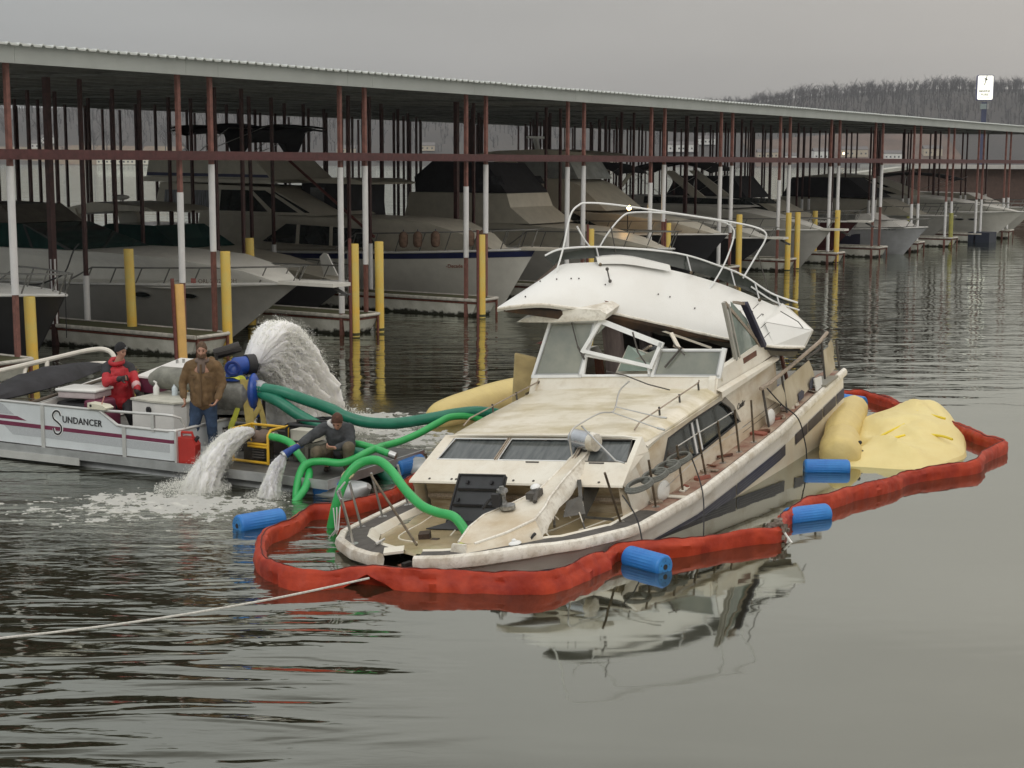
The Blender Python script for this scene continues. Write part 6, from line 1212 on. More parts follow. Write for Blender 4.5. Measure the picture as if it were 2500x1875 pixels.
cw_('frame', MB().tube([c000, c000+hh*.85, c000+hh, c010+hh, c110+hh], .022, 8), my_); cw_('frame', MB().tube([c100, c100+hh*.9, c100+hh+V(.04, .05, .02), c110+hh+V(.02, 0, .02), c110], .022, 8), my_); cw_('frame', MB().tube([c000+V(.02, 0, .02), c100+V(0, 0, .02)], .022, 8), my_); cw_('frame', MB().tube([c010+hh, c010], .022, 8), my_)
cw_('frame', MB().tube([c000+hh*.6+V(.25, -.12, 0), c100+hh*.6], .02, 8), my_); cw_('frame', MB().tube([c000+hh*.52+V(.25, -.12, 0), c100+hh*.52], .02, 8), my_)
cw_('engine', MB().box((-3.86, 23.08, .42), (.34, .3, .26), Matrix.Rotation(PA, 3, 'Z')), mat('dark_engine', (.03, .026, .02), .5, var=.5, scale=12), False); cw_('pump_head', MB().tube([(-3.86, 22.98, .60), (-3.74, 22.90, .66), (-3.60, 22.80, .69)], [.12, .13, .07], 12).tube([(-3.80, 22.92, .66), (-3.92, 22.88, .72)], [.09, .07], 10), mat('rusty_pump_head', (.12, .085, .065), .6, var=.3), True)
for k in range(5): cw_('recoil_fin', MB().box((-3.82, 22.86, .36+.04*k), (.22, .05, .015), Matrix.Rotation(PA, 3, 'Z')), m_bcap, False)
cw_('coupling', MB().tube([(-3.62, 22.78, .69), (-3.54, 22.74, .70)], [.07, .075], 12), m_steel)
OT = thing('black_frame_pump', 'second pump with white tank inside a black tube frame beside the crouching man', 'pump', PW(5.2, 1.0, .25))
MB().tube([(-3.42, 23.0, .28), (-3.42, 23.0, .78), (-3.36, 23.0, .84), (-2.9, 22.85, .82)], .022, 8).tube([(-3.3, 23.35, .28), (-3.3, 23.35, .85), (-2.7, 23.2, .84)], .022, 8).build('frame', m_black, OT, world=True, smooth=True)
MB().box((-3.12, 23.15, .66), (.42, .3, .16), Matrix.Rotation(PA, 3, 'Z')).build('tank', mat('cream_tank', (.60, .58, .50), .5), OT, world=True); MB().box((-3.05, 23.1, .42), (.5, .3, .28), Matrix.Rotation(PA, 3, 'Z')).build('engine', mat('olive_grey_engine', (.09, .088, .07), .6, var=.5, scale=9), OT, world=True)
for k in range(4): MB().box((-3.1+.12*k, 22.90-.05*k, .40), (.05, .03, .2), Matrix.Rotation(PA, 3, 'Z')).build('fin', mat('engine_fin', (.14, .13, .11), .5), OT, world=True)
HL = thing('hose_bundle', 'heap of thin black hoses and cables behind the yellow frame pump', 'hoses', PW(4.7, 2.1, .25))
for k in range(6): MB().tube(squiggle((-3.6+.13*k, 23.85), .22, 10, .62+.03*k, .7, 20+k), .016, 5).build('cable', m_black, HL, world=True, smooth=True)
MB().box((-3.5, 23.8, .45), (.9, .5, .36), Matrix.Rotation(PA, 3, 'Z')).build('crate', mfr, HL, world=True)
# ================================================================ HOSES
HOSE1 = [(-4.00, 23.99, 1.26), (-3.90, 23.92, 1.25), (-3.62, 23.83, 1.22), (-3.36, 23.79, 1.14), (-2.84, 23.81, 0.95), (-2.63, 23.77, 0.85), (-2.31, 23.73, 0.76), (-1.97, 23.75, 0.73), (-1.68, 23.87, 0.73), (-1.17, 23.98, 0.80), (-0.86, 24.09, 0.84), (-0.50, 24.20, 0.85), (-.1, 24.35, .74), (.1, 24.4, .45)]
HOSE2 = [(-3.97, 23.98, 1.18), (-3.81, 23.85, 1.13), (-3.62, 23.74, 1.06), (-3.35, 23.64, 0.90), (-3.08, 23.54, 0.77), (-2.83, 23.43, 0.66), (-2.58, 23.33, 0.50), (-2.35, 23.22, 0.39), (-2.0, 23.05, .12), (-1.6, 22.9, -.25)]
HOSEA = [(-3.62, 22.75, 0.70), (-3.43, 22.59, 0.69), (-3.28, 22.49, 0.64), (-3.17, 22.33, 0.54), (-3.05, 22.18, 0.43), (-2.96, 22.02, 0.33), (-2.94, 21.85, 0.26), (-2.98, 21.68, 0.12), (-3.12, 21.5, -0.06), (-3.3, 21.3, -.3)]
HOSEB = [(-3.10, 21.62, -.12), (-3.10, 21.80, 0.16), (-3.04, 21.95, 0.38), (-2.92, 22.02, 0.45), (-2.73, 22.03, 0.46), (-2.49, 21.98, 0.45), (-2.30, 22.03, 0.50), (-2.10, 22.26, 0.57), (-1.95, 22.65, 0.57), (-1.98, 23.04, 0.50), (-1.74, 23.32, 0.52), (-1.44, 23.50, 0.62), (-1.16, 23.77, 0.74), (-0.95, 23.94, 0.81), (-0.62, 24.10, 0.78), (-.35, 24.2, .62), (-.2, 24.2, .35)]
HOSEC = [(-2.85, 22.80, .40), (-2.62, 22.66, 0.56), (-2.34, 22.50, 0.64), (-2.11, 22.42, 0.61), (-1.81, 22.30, 0.53)]
HOSED = [(-2.42, 19.9, -.15), (-2.36, 19.87, .12), (-2.30, 19.85, 0.36), (-2.20, 19.90, 0.63), (-2.07, 19.95, 0.80), (-1.92, 19.95, 0.88), (-1.74, 19.85, 0.90), (-1.57, 19.70, 0.80), (-1.40, 19.45, 0.64), (-1.26, 19.25, 0.54), (-1.12, 19.10, 0.46), (-0.93, 18.95, 0.42), (-0.74, 18.80, 0.41), (-0.63, 18.70, 0.33), (-0.53, 18.60, 0.18), (-.48, 18.55, .0)]
m_hd = mat('dark_green_hose', (.010, .155, .095), .38, var=.25, scale=5, col2=(.02, .20, .125)); m_hl = mat('bright_green_hose', (.025, .36, .085), .35, var=.2, scale=5, col2=(.045, .43, .12))
def hose(pts, r, m, label, rib=.035):
    o_ = V(pts[0]); P_ = smooth_path([V(p) for p in pts], 8); Q = [P_[0]]
    # even spacing so that the helical ribs are regular
    L_ = [0.]
    for a, c in zip(P_[:-1], P_[1:]): L_.append(L_[-1]+(c-a).length)
    n_ = int(L_[-1]/(rib/2)); pts_ = [V(*[interp(L_[-1]*i/n_, L_, [p[k] for p in P_]) for k in range(3)]) for i in range(n_+1)]
    rs = [r*(1.0+(.035 if i % 2 else -.02)) for i in range(n_+1)]
    t_ = MB().tube(pts_, rs, 16).build('hose', m, None, smooth=True, angle=70); origin_base(t_); tag(t_, label, 'hose', 'green suction hoses'); return t_
hose(HOSE1, .088, m_hd, 'upper thick dark green hose sagging from the big pump to the wreck')
hose(HOSE2, .088, m_hd, 'lower thick dark green hose dropping behind the crouching man')
hose(HOSEA, .056, m_hl, 'bright green hose from the yellow frame pump over the deck edge into the water')
hose(HOSEB, .056, m_hl, 'bright green hose looping under the crouching man and across to the wreck')
hose(HOSEC, .052, m_hl, 'short bright green hose end crossing behind the crouching man knee')
hose(HOSED, .060, m_hl, 'bright green hose arching over the sunken bow into the deck hatch')
CL = thing('hose_clamp', 'metal band clamp at the free end of the short green hose', 'clamp', (-1.80, 22.29, .53)); MB().tube([(0, 0, 0), (.1, -.04, -.03)], .055, 10).build('band', m_steel, CL, smooth=True)
LS = thing('hose_lashing', 'tan cloth lashing where the green hose crosses the bow rail', 'lashing', (-2.16, 19.92, .70)); MB().tube([V(.07*cos(a), .04*sin(a), .05*sin(a+.5)) for a in np.linspace(0, 2*pi, 12)[:-1]], .022, 6, closed=True).build('wrap', mat('tan_lashing', (.45, .42, .25), .9), LS)
# ================================================================ PEOPLE
def capsule(b, p, q, r0, r1, n=10):
    p, q = V(p), V(q); k = 6; pts = []; rs = []
    d = (q-p); L_ = d.length; dn = d/L_ if L_ > 1e-6 else V(0, 0, 1)
    for i in range(4): a = pi/2*(i)/3.2; pts.append(p-dn*r0*cos(a)); rs.append(max(.002, r0*sin(a)))
    pts.append(p); rs.append(r0); pts.append(q); rs.append(r1)
    for i in range(4)[::-1]: a = pi/2*(i)/3.2; pts.append(q+dn*r1*cos(a)); rs.append(max(.002, r1*sin(a)))
    b.tube(pts, rs, n); return b
def organic(name, b, m, parent, voxel=.018, smooth=6, fold=0., foldscale=.12):
    ob = b.build(name, m, parent, world=True)
    rm = ob.modifiers.new('r', 'REMESH'); rm.mode = 'VOXEL'; rm.voxel_size = voxel; rm.use_smooth_shade = True
    sm = ob.modifiers.new('s', 'SMOOTH'); sm.factor = .6; sm.iterations = smooth
    if fold:
        tx = bpy.data.textures.new('folds', 'CLOUDS'); tx.noise_scale = foldscale; tx.noise_depth = 2
        dp = ob.modifiers.new('d', 'DISPLACE'); dp.texture = tx; dp.strength = fold; dp.mid_level = .5; dp.texture_coords = 'GLOBAL'
    dg = bpy.context.evaluated_depsgraph_get(); me = bpy.data.meshes.new_from_object(ob.evaluated_get(dg)); ob.modifiers.clear(); ob.data = me
    for p_ in me.polygons: p_.use_smooth = True
    if not me.materials: me.materials.append(m)
    return ob
def hand(b, wrist, palm_end, side, curl=.5, s=1.):
    """palm with four unequal bent fingers and a thumb leaving its side"""
    w, e = V(wrist), V(palm_end); d = (e-w).normalized(); sd = V(side); sd = (sd-d*sd.dot(d)).normalized(); nm = d.cross(sd)
    pc = w+d*.045
    for k in (-1.2, -.4, .4, 1.2): capsule(b, w+sd*k*.010*s, w+d*.085*s+sd*k*.020*s, .016*s, .013*s, 8)
    for k, L_ in zip((-1.5, -.5, .5, 1.5), (.068, .078, .072, .056)):
        base = w+d*.088*s+sd*k*.020*s; m1 = base+(d*cos(curl)+nm*sin(curl))*L_*.5*s; m2 = m1+(d*cos(curl*2.1)+nm*sin(curl*2.1))*L_*.5*s
        capsule(b, base, m1, .0095*s, .009*s, 7); capsule(b, m1, m2, .009*s, .0075*s, 7)
    t0 = w+d*.030*s-sd*.028*s; t1 = t0+(d*.6-sd*.6+nm*.3).normalized()*.042*s; t2 = t1+(d*.9-sd*.1+nm*.4).normalized()*.030*s
    capsule(b, t0, t1, .014*s, .011*s, 7); capsule(b, t1, t2, .010*s, .0085*s, 7)
m_skin = mat('weathered_skin', (.42, .235, .17), .55, var=.10, scale=14, spec=.3)
def head(b, c, face, upv=(0, 0, 1), s=1.):
    """skull, jaw, nose, ears, lips; returns frame"""
    c = V(c); f = V(face).normalized(); u_ = V(upv); u_ = (u_-f*u_.dot(f)).normalized(); r_ = f.cross(u_)
    M_ = Matrix((r_, f, u_)).transposed()
    b.ell(c+u_*.025, (.074*s, .094*s, .100*s), 14, 10, M_); capsule(b, c-u_*.035+f*.018, c-u_*.078*s+f*.040, .062*s, .040*s)
    for k in (-1, 1): b.ell(c+r_*k*.074*s-f*.008, (.010, .020, .030), 8, 6, M_); capsule(b, c+r_*k*.038+f*.062-u_*.012, c+r_*k*.030+f*.070-u_*.03, .020, .018)
    capsule(b, c+f*.088+u_*.012, c+f*.107-u_*.028, .010, .015); capsule(b, c+f*.084-u_*.055-r_*.016, c+f*.084-u_*.055+r_*.016, .011, .011); capsule(b, c+f*.084+u_*.034-r_*.028, c+f*.084+u_*.034+r_*.028, .013, .013)
    return c, f, u_, r_, M_
def face_bits(t, fr, s=1., hairc=(.07, .045, .03)):
    c, f, u_, r_, M_ = fr
    e = MB()
    for k in (-1, 1): e.ell(c+r_*k*.030+f*.083+u_*.012, (.012, .009, .008), 8, 6, M_)
    e.build('eyes', mat('dark_eyes', (.03, .02, .015), .2), t, world=True, smooth=True)
    e = MB()
    for k in (-1, 1): e.bar(c+r_*k*.016+f*.097+u_*.034, c+r_*k*.046+f*.088+u_*.034, .008, .008)
    e.build('eyebrows', mat('brown_hair_%.2f' % hairc[0], hairc, .8, var=.3, scale=60), t, world=True)
def hair_cap(t, fr, m, name='hair', grow=1.10, back=.014, low=.0, zs=1.06):
    c, f, u_, r_, M_ = fr; b = MB(); rows = []
    for i in range(9):
        th = pi*.56*i/8; row = []
        for j in range(18):
            ph = 2*pi*j/18; fy = sin(ph); tt = th*(1.0 if fy < .3 else (1-.32*(fy-.3)/.7)); tt = tt*(1+.14*max(0, -fy)); nrm = 1+.05*noise.noise(V(i*.9, j*.7, c.x*9))
            p = V(.078*grow*sin(tt)*cos(ph)*nrm, .099*grow*sin(tt)*sin(ph)*nrm-back, .104*zs*grow*cos(tt)*nrm)
            row.append(c+u_*.025+M_ @ p)
        rows.append(row)
    b.grid(rows, closed=True).grid([[c+u_*.02+(p-c-u_*.02)*.93 for p in r2] for r2 in rows], closed=True); return b.build(name, m, t, world=True, smooth=True, angle=80)

# ---- the man in the brown jacket, standing, looking at the camera
m_bj = mat('brown_duck_jacket', (.155, .095, .045), .9, var=.22, scale=7, bump=.003, bscale=60); m_jean = mat('blue_denim', (.030, .055, .105), .9, var=.35, scale=5, bump=.002, bscale=80)
m_collar = mat('grey_knit_collar', (.16, .12, .10), .95, var=.2); m_boot = mat('dark_boot_leather', (.03, .022, .016), .6)
t = thing('person', 'bearded man in brown work jacket and blue jeans standing with hands at his sides', 'person', (-4.76, 23.42, .25), group='salvage crew')
H1 = V(-4.74, 23.32, 1.925)
b = MB(); fr = head(b, H1, (.12, -1, -.14)); capsule(b, (-4.74, 23.36, 1.86), (-4.75, 23.40, 1.70), .062, .075); capsule(b, (-4.75, 23.42, 1.62), (-4.75, 23.44, 1.12), .15, .14)
SL, SR_ = V(-4.96, 23.43, 1.67), V(-4.54, 23.44, 1.68); EL, ER = V(-5.07, 23.43, 1.40), V(-4.46, 23.46, 1.39); WL, WR = V(-5.02, 23.28, 1.20), V(-4.50, 23.24, 1.18)
for S, E, W_, sd, e2 in ((SL, EL, WL, (0, -1, 0), V(.03, -.04, -.12)), (SR_, ER, WR, (0, -1, 0), V(-.06, -.06, -.11))):
    capsule(b, S, E, .055, .045); capsule(b, E, W_, .042, .030); hand(b, W_, W_+e2, sd, .7, 1.12)
HPL, HPR = V(-4.85, 23.45, 1.10), V(-4.66, 23.45, 1.10); KL, KR = V(-4.90, 23.40, .72), V(-4.64, 23.44, .74); AL, AR = V(-4.95, 23.44, .33), V(-4.62, 23.52, .33)
for h_, k_, a_ in ((HPL, KL, AL), (HPR, KR, AR)): capsule(b, h_, k_, .085, .055); capsule(b, k_, a_, .05, .035); capsule(b, a_, a_+V(.02, -.16, -.045), .035, .03)
organic('body', b, m_skin, t, .010, 3); face_bits(t, fr, hairc=(.06, .038, .024)); hair_cap(t, fr, mat('short_brown_hair', (.10, .062, .038), .85, var=.3, scale=40), grow=1.06)
b = MB(); c, f, u_, r_, M_ = fr
for k in range(7): a = -1.3+2.6*k/6; capsule(b, c+r_*.062*sin(a)+f*(.035+.045*cos(a))-u_*.045, c+r_*.05*sin(a)+f*(.03+.045*cos(a))-u_*.092, .017, .02)
organic('beard', b, mat('brown_beard', (.13, .075, .045), .9, var=.3, scale=50), t, .008, 3)
b = MB(); capsule(b, (-4.87, 23.44, 1.66), (-4.63, 23.44, 1.66), .125, .125, 14); capsule(b, (-4.84, 23.44, 1.55), (-4.82, 23.44, 1.12), .135, .135, 14); capsule(b, (-4.67, 23.44, 1.55), (-4.69, 23.44, 1.12), .135, .135, 14); capsule(b, (-4.75, 23.38, 1.5), (-4.75, 23.40, 1.14), .15, .145, 14)
for S, E, W_ in ((SL, EL, WL), (SR_, ER, WR)): capsule(b, S, E, .085, .070, 12); capsule(b, E, W_+(E-W_)*.1, .068, .056, 12)
capsule(b, (-4.87, 23.50, 1.74), (-4.62, 23.50, 1.75), .055, .055); capsule(b, (-4.75, 23.41, 1.70), (-4.75, 23.42, 1.765), .095, .080)
organic('jacket', b, m_bj, t, .016, 5, .035, .09)
b = MB(); capsule(b, (-4.75, 23.31, 1.62), (-4.75, 23.345, 1.80), .07, .062); b.build('shirt', m_collar, t, world=True, smooth=True)
b = MB(); b.bar((-4.745, 23.235, 1.72), (-4.755, 23.22, 1.08), .03, .012)
for x in (-4.87, -4.64): b.bar((x-.055, 23.252, 1.52), (x+.055, 23.252, 1.52), .02, .035)
b.build('placket', mat('brown_jacket_flap', (.12, .072, .034), .9), t, world=True)
b = MB(); b.tube([V(-4.75+.088*cos(a), 23.39+.08*sin(a), 1.765+.012*sin(a)) for a in np.linspace(0, 2*pi, 18)[:-1]], .028, 8, closed=True).build('collar', m_collar, t, world=True, smooth=True)
b = MB()
for h_, k_, a_ in ((HPL, KL, AL), (HPR, KR, AR)): capsule(b, h_, k_, .118, .088, 12); capsule(b, k_, a_+V(0, 0, .02), .085, .078, 12)
organic('trousers', b, m_jean, t, .016, 4, .03, .08)
b = MB()
for a_ in (AL, AR): capsule(b, a_+V(0, .02, -.015), a_+V(0, .02, .04), .052, .055); capsule(b, a_+V(0, .03, -.045), a_+V(.02, -.19, -.05), .045, .038)
organic('boots', b, m_boot, t, .012, 3)

# ---- the man in red jacket and black cap, legs bent, reaching right
m_rj = mat('red_ski_jacket', (.40, .014, .022), .6, var=.25, scale=6, bump=.003, bscale=40); m_bkj = mat('black_jacket_yoke', (.022, .022, .026), .75, var=.2)
m_glv = mat('black_glove', (.025, .022, .022), .7)
t = thing('person', 'man in red and black jacket and black knit cap turned to the right', 'person', (-6.62, 25.70, .25), group='salvage crew')
H2_ = V(-6.58, 25.68, 1.615)
b = MB(); fr = head(b, H2_, (.80, -.55, -.22)); capsule(b, H2_-V(0, -.01, .07), (-6.66, 25.74, 1.38), .06, .07); capsule(b, (-6.66, 25.75, 1.28), (-6.62, 25.75, .80), .14, .13)
SL, SR_ = V(-6.83, 25.72, 1.33), V(-6.50, 25.86, 1.32); EL, ER = V(-6.78, 25.46, 1.12), V(-6.36, 25.72, 1.12); WL, WR = V(-6.52, 25.32, 1.20), V(-6.28, 25.50, .95)
for S, E, W_, e2 in ((SL, EL, WL, V(.12, -.03, .02)), (SR_, ER, WR, V(.06, -.02, -.10))): capsule(b, S, E, .05, .042); capsule(b, E, W_, .040, .030); hand(b, W_, W_+e2, (0, 0, 1), .5, 1.15)
HPL, HPR = V(-6.72, 25.76, .78), V(-6.54, 25.80, .78); KL, KR = V(-6.74, 25.50, .60), V(-6.46, 25.56, .62); AL, AR = V(-6.73, 25.72, .34), V(-6.44, 25.78, .34)
for h_, k_, a_ in ((HPL, KL, AL), (HPR, KR, AR)): capsule(b, h_, k_, .08, .055); capsule(b, k_, a_, .05, .038); capsule(b, a_, a_+V(.08, -.14, -.04), .035, .03)
organic('body', b, m_skin, t, .010, 3); face_bits(t, fr, hairc=(.10, .07, .05)); hair_cap(t, fr, mat('black_knit_cap', (.018, .018, .020), .95, var=.3, scale=30, bump=.003, bscale=80), 'cap', 1.17, .014, 0, 1.12)
c, f, u_, r_, M_ = fr; MB().prism([c+f*.112+u_*.070-r_*.02, c+f*.112+u_*.070+r_*.02, c+f*.100+u_*.105+r_*.02, c+f*.100+u_*.105-r_*.02], f*.006).build('cap_badge', mat('grey_cap_badge', (.22, .22, .22), .7), t, world=True)
b = MB(); capsule(b, (-6.74, 25.77, 1.27), (-6.58, 25.80, 1.27), .13, .13, 14); capsule(b, (-6.66, 25.74, 1.22), (-6.64, 25.74, .76), .185, .175, 14); capsule(b, (-6.74, 25.73, 1.1), (-6.76, 25.70, .80), .13, .15, 14); capsule(b, (-6.58, 25.80, 1.1), (-6.54, 25.80, .80), .13, .14, 14)
for S, E, W_ in ((SL, EL, WL), (SR_, ER, WR)): capsule(b, S, E, .092, .082, 12); capsule(b, E, W_+(E-W_)*.15, .078, .062, 12)
organic('jacket', b, m_rj, t, .016, 5, .035, .09)
b = MB(); capsule(b, (-6.79, 25.75, 1.33), (-6.55, 25.82, 1.32), .122, .118, 14); capsule(b, SL, SL.lerp(EL, .45), .100, .096, 12); capsule(b, SR_, SR_.lerp(ER, .40), .099, .095, 12)
organic('jacket_yoke', b, m_bkj, t, .016, 5, .02, .09)
b = MB(); b.tube([V(-6.67+.105*cos(a), 25.73+.10*sin(a), 1.43+.03*sin(a)) for a in np.linspace(0, 2*pi, 18)[:-1]], .042, 8, closed=True); capsule(b, (-6.76, 25.84, 1.44), (-6.64, 25.88, 1.45), .065, .06)
organic('hood', b, m_rj, t, .014, 4)
b = MB()
for E, W_, e2 in ((EL, WL, V(.12, -.03, .02)), (ER, WR, V(.06, -.02, -.10))): capsule(b, W_+(E-W_)*.15, W_, .055, .050); hand(b, W_, W_+e2, (0, 0, 1), .5, 1.35)
organic('gloves', b, m_glv, t, .010, 3)
b = MB(); capsule(b, ER.lerp(WR, .40), ER.lerp(WR, .50), .080, .078); b.build('sleeve_band', mat('pale_pink_band', (.62, .40, .40), .6), t, world=True, smooth=True)
b = MB()
for h_, k_, a_ in ((HPL, KL, AL), (HPR, KR, AR)): capsule(b, h_, k_, .105, .085, 12); capsule(b, k_, a_+V(0, 0, .02), .078, .06, 12)
organic('trousers', b, m_bkj, t, .016, 4, .02, .08)
b = MB()
for a_ in (AL, AR): capsule(b, a_+V(0, .02, -.015), a_+V(0, .02, .05), .052, .05); capsule(b, a_+V(0, .02, -.05), a_+V(.10, -.17, -.055), .044, .038)
organic('boots', b, m_boot, t, .012, 3)

# ---- crouching man holding the blue nozzle
m_gj = mat('grey_hooded_jacket', (.055, .060, .065), .9, var=.25, scale=7, bump=.003, bscale=50); m_ol = mat('olive_brown_trousers', (.085, .070, .045), .9, var=.3, scale=6, col2=(.15, .125, .085)); m_hood = mat('pale_hoodie', (.50, .50, .49), .9)
t = thing('person', 'man in grey hooded jacket crouching on the deck edge with a blue hose nozzle', 'person', (-2.6, 22.35, .25), group='salvage crew')
H3 = V(-2.555, 22.20, 1.02)
b = MB(); fr = head(b, H3, (-.12, -.80, -.62), (0, -.3, 1)); capsule(b, H3+V(0, .06, -.05), (-2.58, 22.40, .93), .06, .07); capsule(b, (-2.58, 22.42, .86), (-2.58, 22.58, .52), .14, .14)
SL, SR_ = V(-2.76, 22.38, .90), V(-2.41, 22.42, .88); EL, ER = V(-2.97, 22.22, .78), V(-2.37, 22.28, .67); WL, WR = V(-3.10, 22.05, .71), V(-2.57, 22.05, .66)
for S, E, W_, e2, sd in ((SL, EL, WL, V(-.09, -.05, -.05), (0, 0, 1)), (SR_, ER, WR, V(-.12, -.03, .01), (0, -.6, .6))): capsule(b, S, E, .05, .042); capsule(b, E, W_, .040, .030); hand(b, W_, W_+e2, sd, .8, 1.12)
HPL, HPR = V(-2.66, 22.62, .50), V(-2.48, 22.60, .50); KL, KR = V(-2.86, 22.10, .58), V(-2.38, 22.08, .66); AL, AR = V(-2.74, 22.46, .34), V(-2.41, 22.16, .34)
for h_, k_, a_ in ((HPL, KL, AL), (HPR, KR, AR)): capsule(b, h_, k_, .085, .058); capsule(b, k_, a_, .052, .038); capsule(b, a_, a_+V(.0, -.15, -.045), .035, .03)
organic('body', b, m_skin, t, .010, 3); face_bits(t, fr, hairc=(.07, .035, .02)); hair_cap(t, fr, mat('auburn_brown_hair', (.085, .038, .024), .85, var=.3, scale=40), grow=1.10, back=.010)
b = MB(); capsule(b, (-2.66, 22.42, .87), (-2.50, 22.44, .86), .125, .12, 14); capsule(b, (-2.58, 22.40, .82), (-2.57, 22.52, .56), .17, .165, 14)
for S, E, W_ in ((SL, EL, WL), (SR_, ER, WR)): capsule(b, S, E, .092, .078, 12); capsule(b, E, W_+(E-W_)*.12, .075, .058, 12)
organic('jacket', b, m_gj, t, .015, 5, .035, .08)
b = MB(); b.tube([V(-2.60+.10*cos(a), 22.36+.085*sin(a), .955+.03*sin(a)-.03*cos(a)) for a in np.linspace(.7*pi, 1.5*pi, 9)], .028, 8); b.build('hoodie', m_hood, t, world=True, smooth=True)
b = MB()
for h_, k_, a_ in ((HPL, KL, AL), (HPR, KR, AR)): capsule(b, h_, k_, .118, .094, 12); capsule(b, k_, a_+V(0, 0, .02), .085, .065, 12)
organic('trousers', b, m_ol, t, .015, 4, .03, .07)
b = MB()
for a_ in (AL, AR): capsule(b, a_+V(0, .02, -.015), a_+V(0, .02, .04), .052, .052); capsule(b, a_+V(0, .03, -.045), a_+V(.0, -.19, -.05), .044, .038)
organic('boots', b, m_boot, t, .012, 3)
# nozzle
NZ_ = thing('hose_nozzle', 'blue flattened hose nozzle in the crouching man hand', 'nozzle', (-3.2, 22.0, .66)); m_bn = mat('blue_layflat_hose', (.02, .06, .26), .5, var=.3, scale=9)
MB().tube([(-3.06, 22.10, .70), (-3.13, 22.03, .68), (-3.22, 21.96, .63), (-3.30, 21.90, .57)], [.05, .045, .055, .075], 12, sq=(1, .7)).build('body', m_bn, NZ_, world=True, smooth=True); MB().tube([(-3.29, 21.905, .575), (-3.315, 21.89, .56)], [.078, .07], 12).build('lip', m_alu2, NZ_, world=True, smooth=True)
# ================================================================ WATER JETS, SPRAY AND FOAM
def make_spray(name, col, alpha=1.):
    m = bpy.data.materials.new(name); m.use_nodes = True; n = m.node_tree.nodes; l = m.node_tree.links; n.clear()
    o = n.new('ShaderNodeOutputMaterial'); d = n.new('ShaderNodeBsdfDiffuse'); d.inputs[0].default_value = (*col, 1); tr = n.new('ShaderNodeBsdfTranslucent'); tr.inputs[0].default_value = (*col, 1)
    mx_ = n.new('ShaderNodeMixShader'); mx_.inputs[0].default_value = .5; l.new(d.outputs[0], mx_.inputs[1]); l.new(tr.outputs[0], mx_.inputs[2]); l.new(mx_.outputs[0], o.inputs[0]); MATS[name] = m; return m
m_spray = make_spray('white_spray', (.93, .93, .90)); m_core = mat('milky_jet_water', (.93, .92, .85), .5, var=.04, scale=6, spec=.2); _b = m_core.node_tree.nodes['Principled BSDF']; _b.inputs['Subsurface Weight'].default_value = 1; _b.inputs['Subsurface Radius'].default_value = (.25, .25, .22); _b.inputs['Subsurface Scale'].default_value = 1.0; m_foam = make_spray('foam_flecks', (.86, .86, .82))
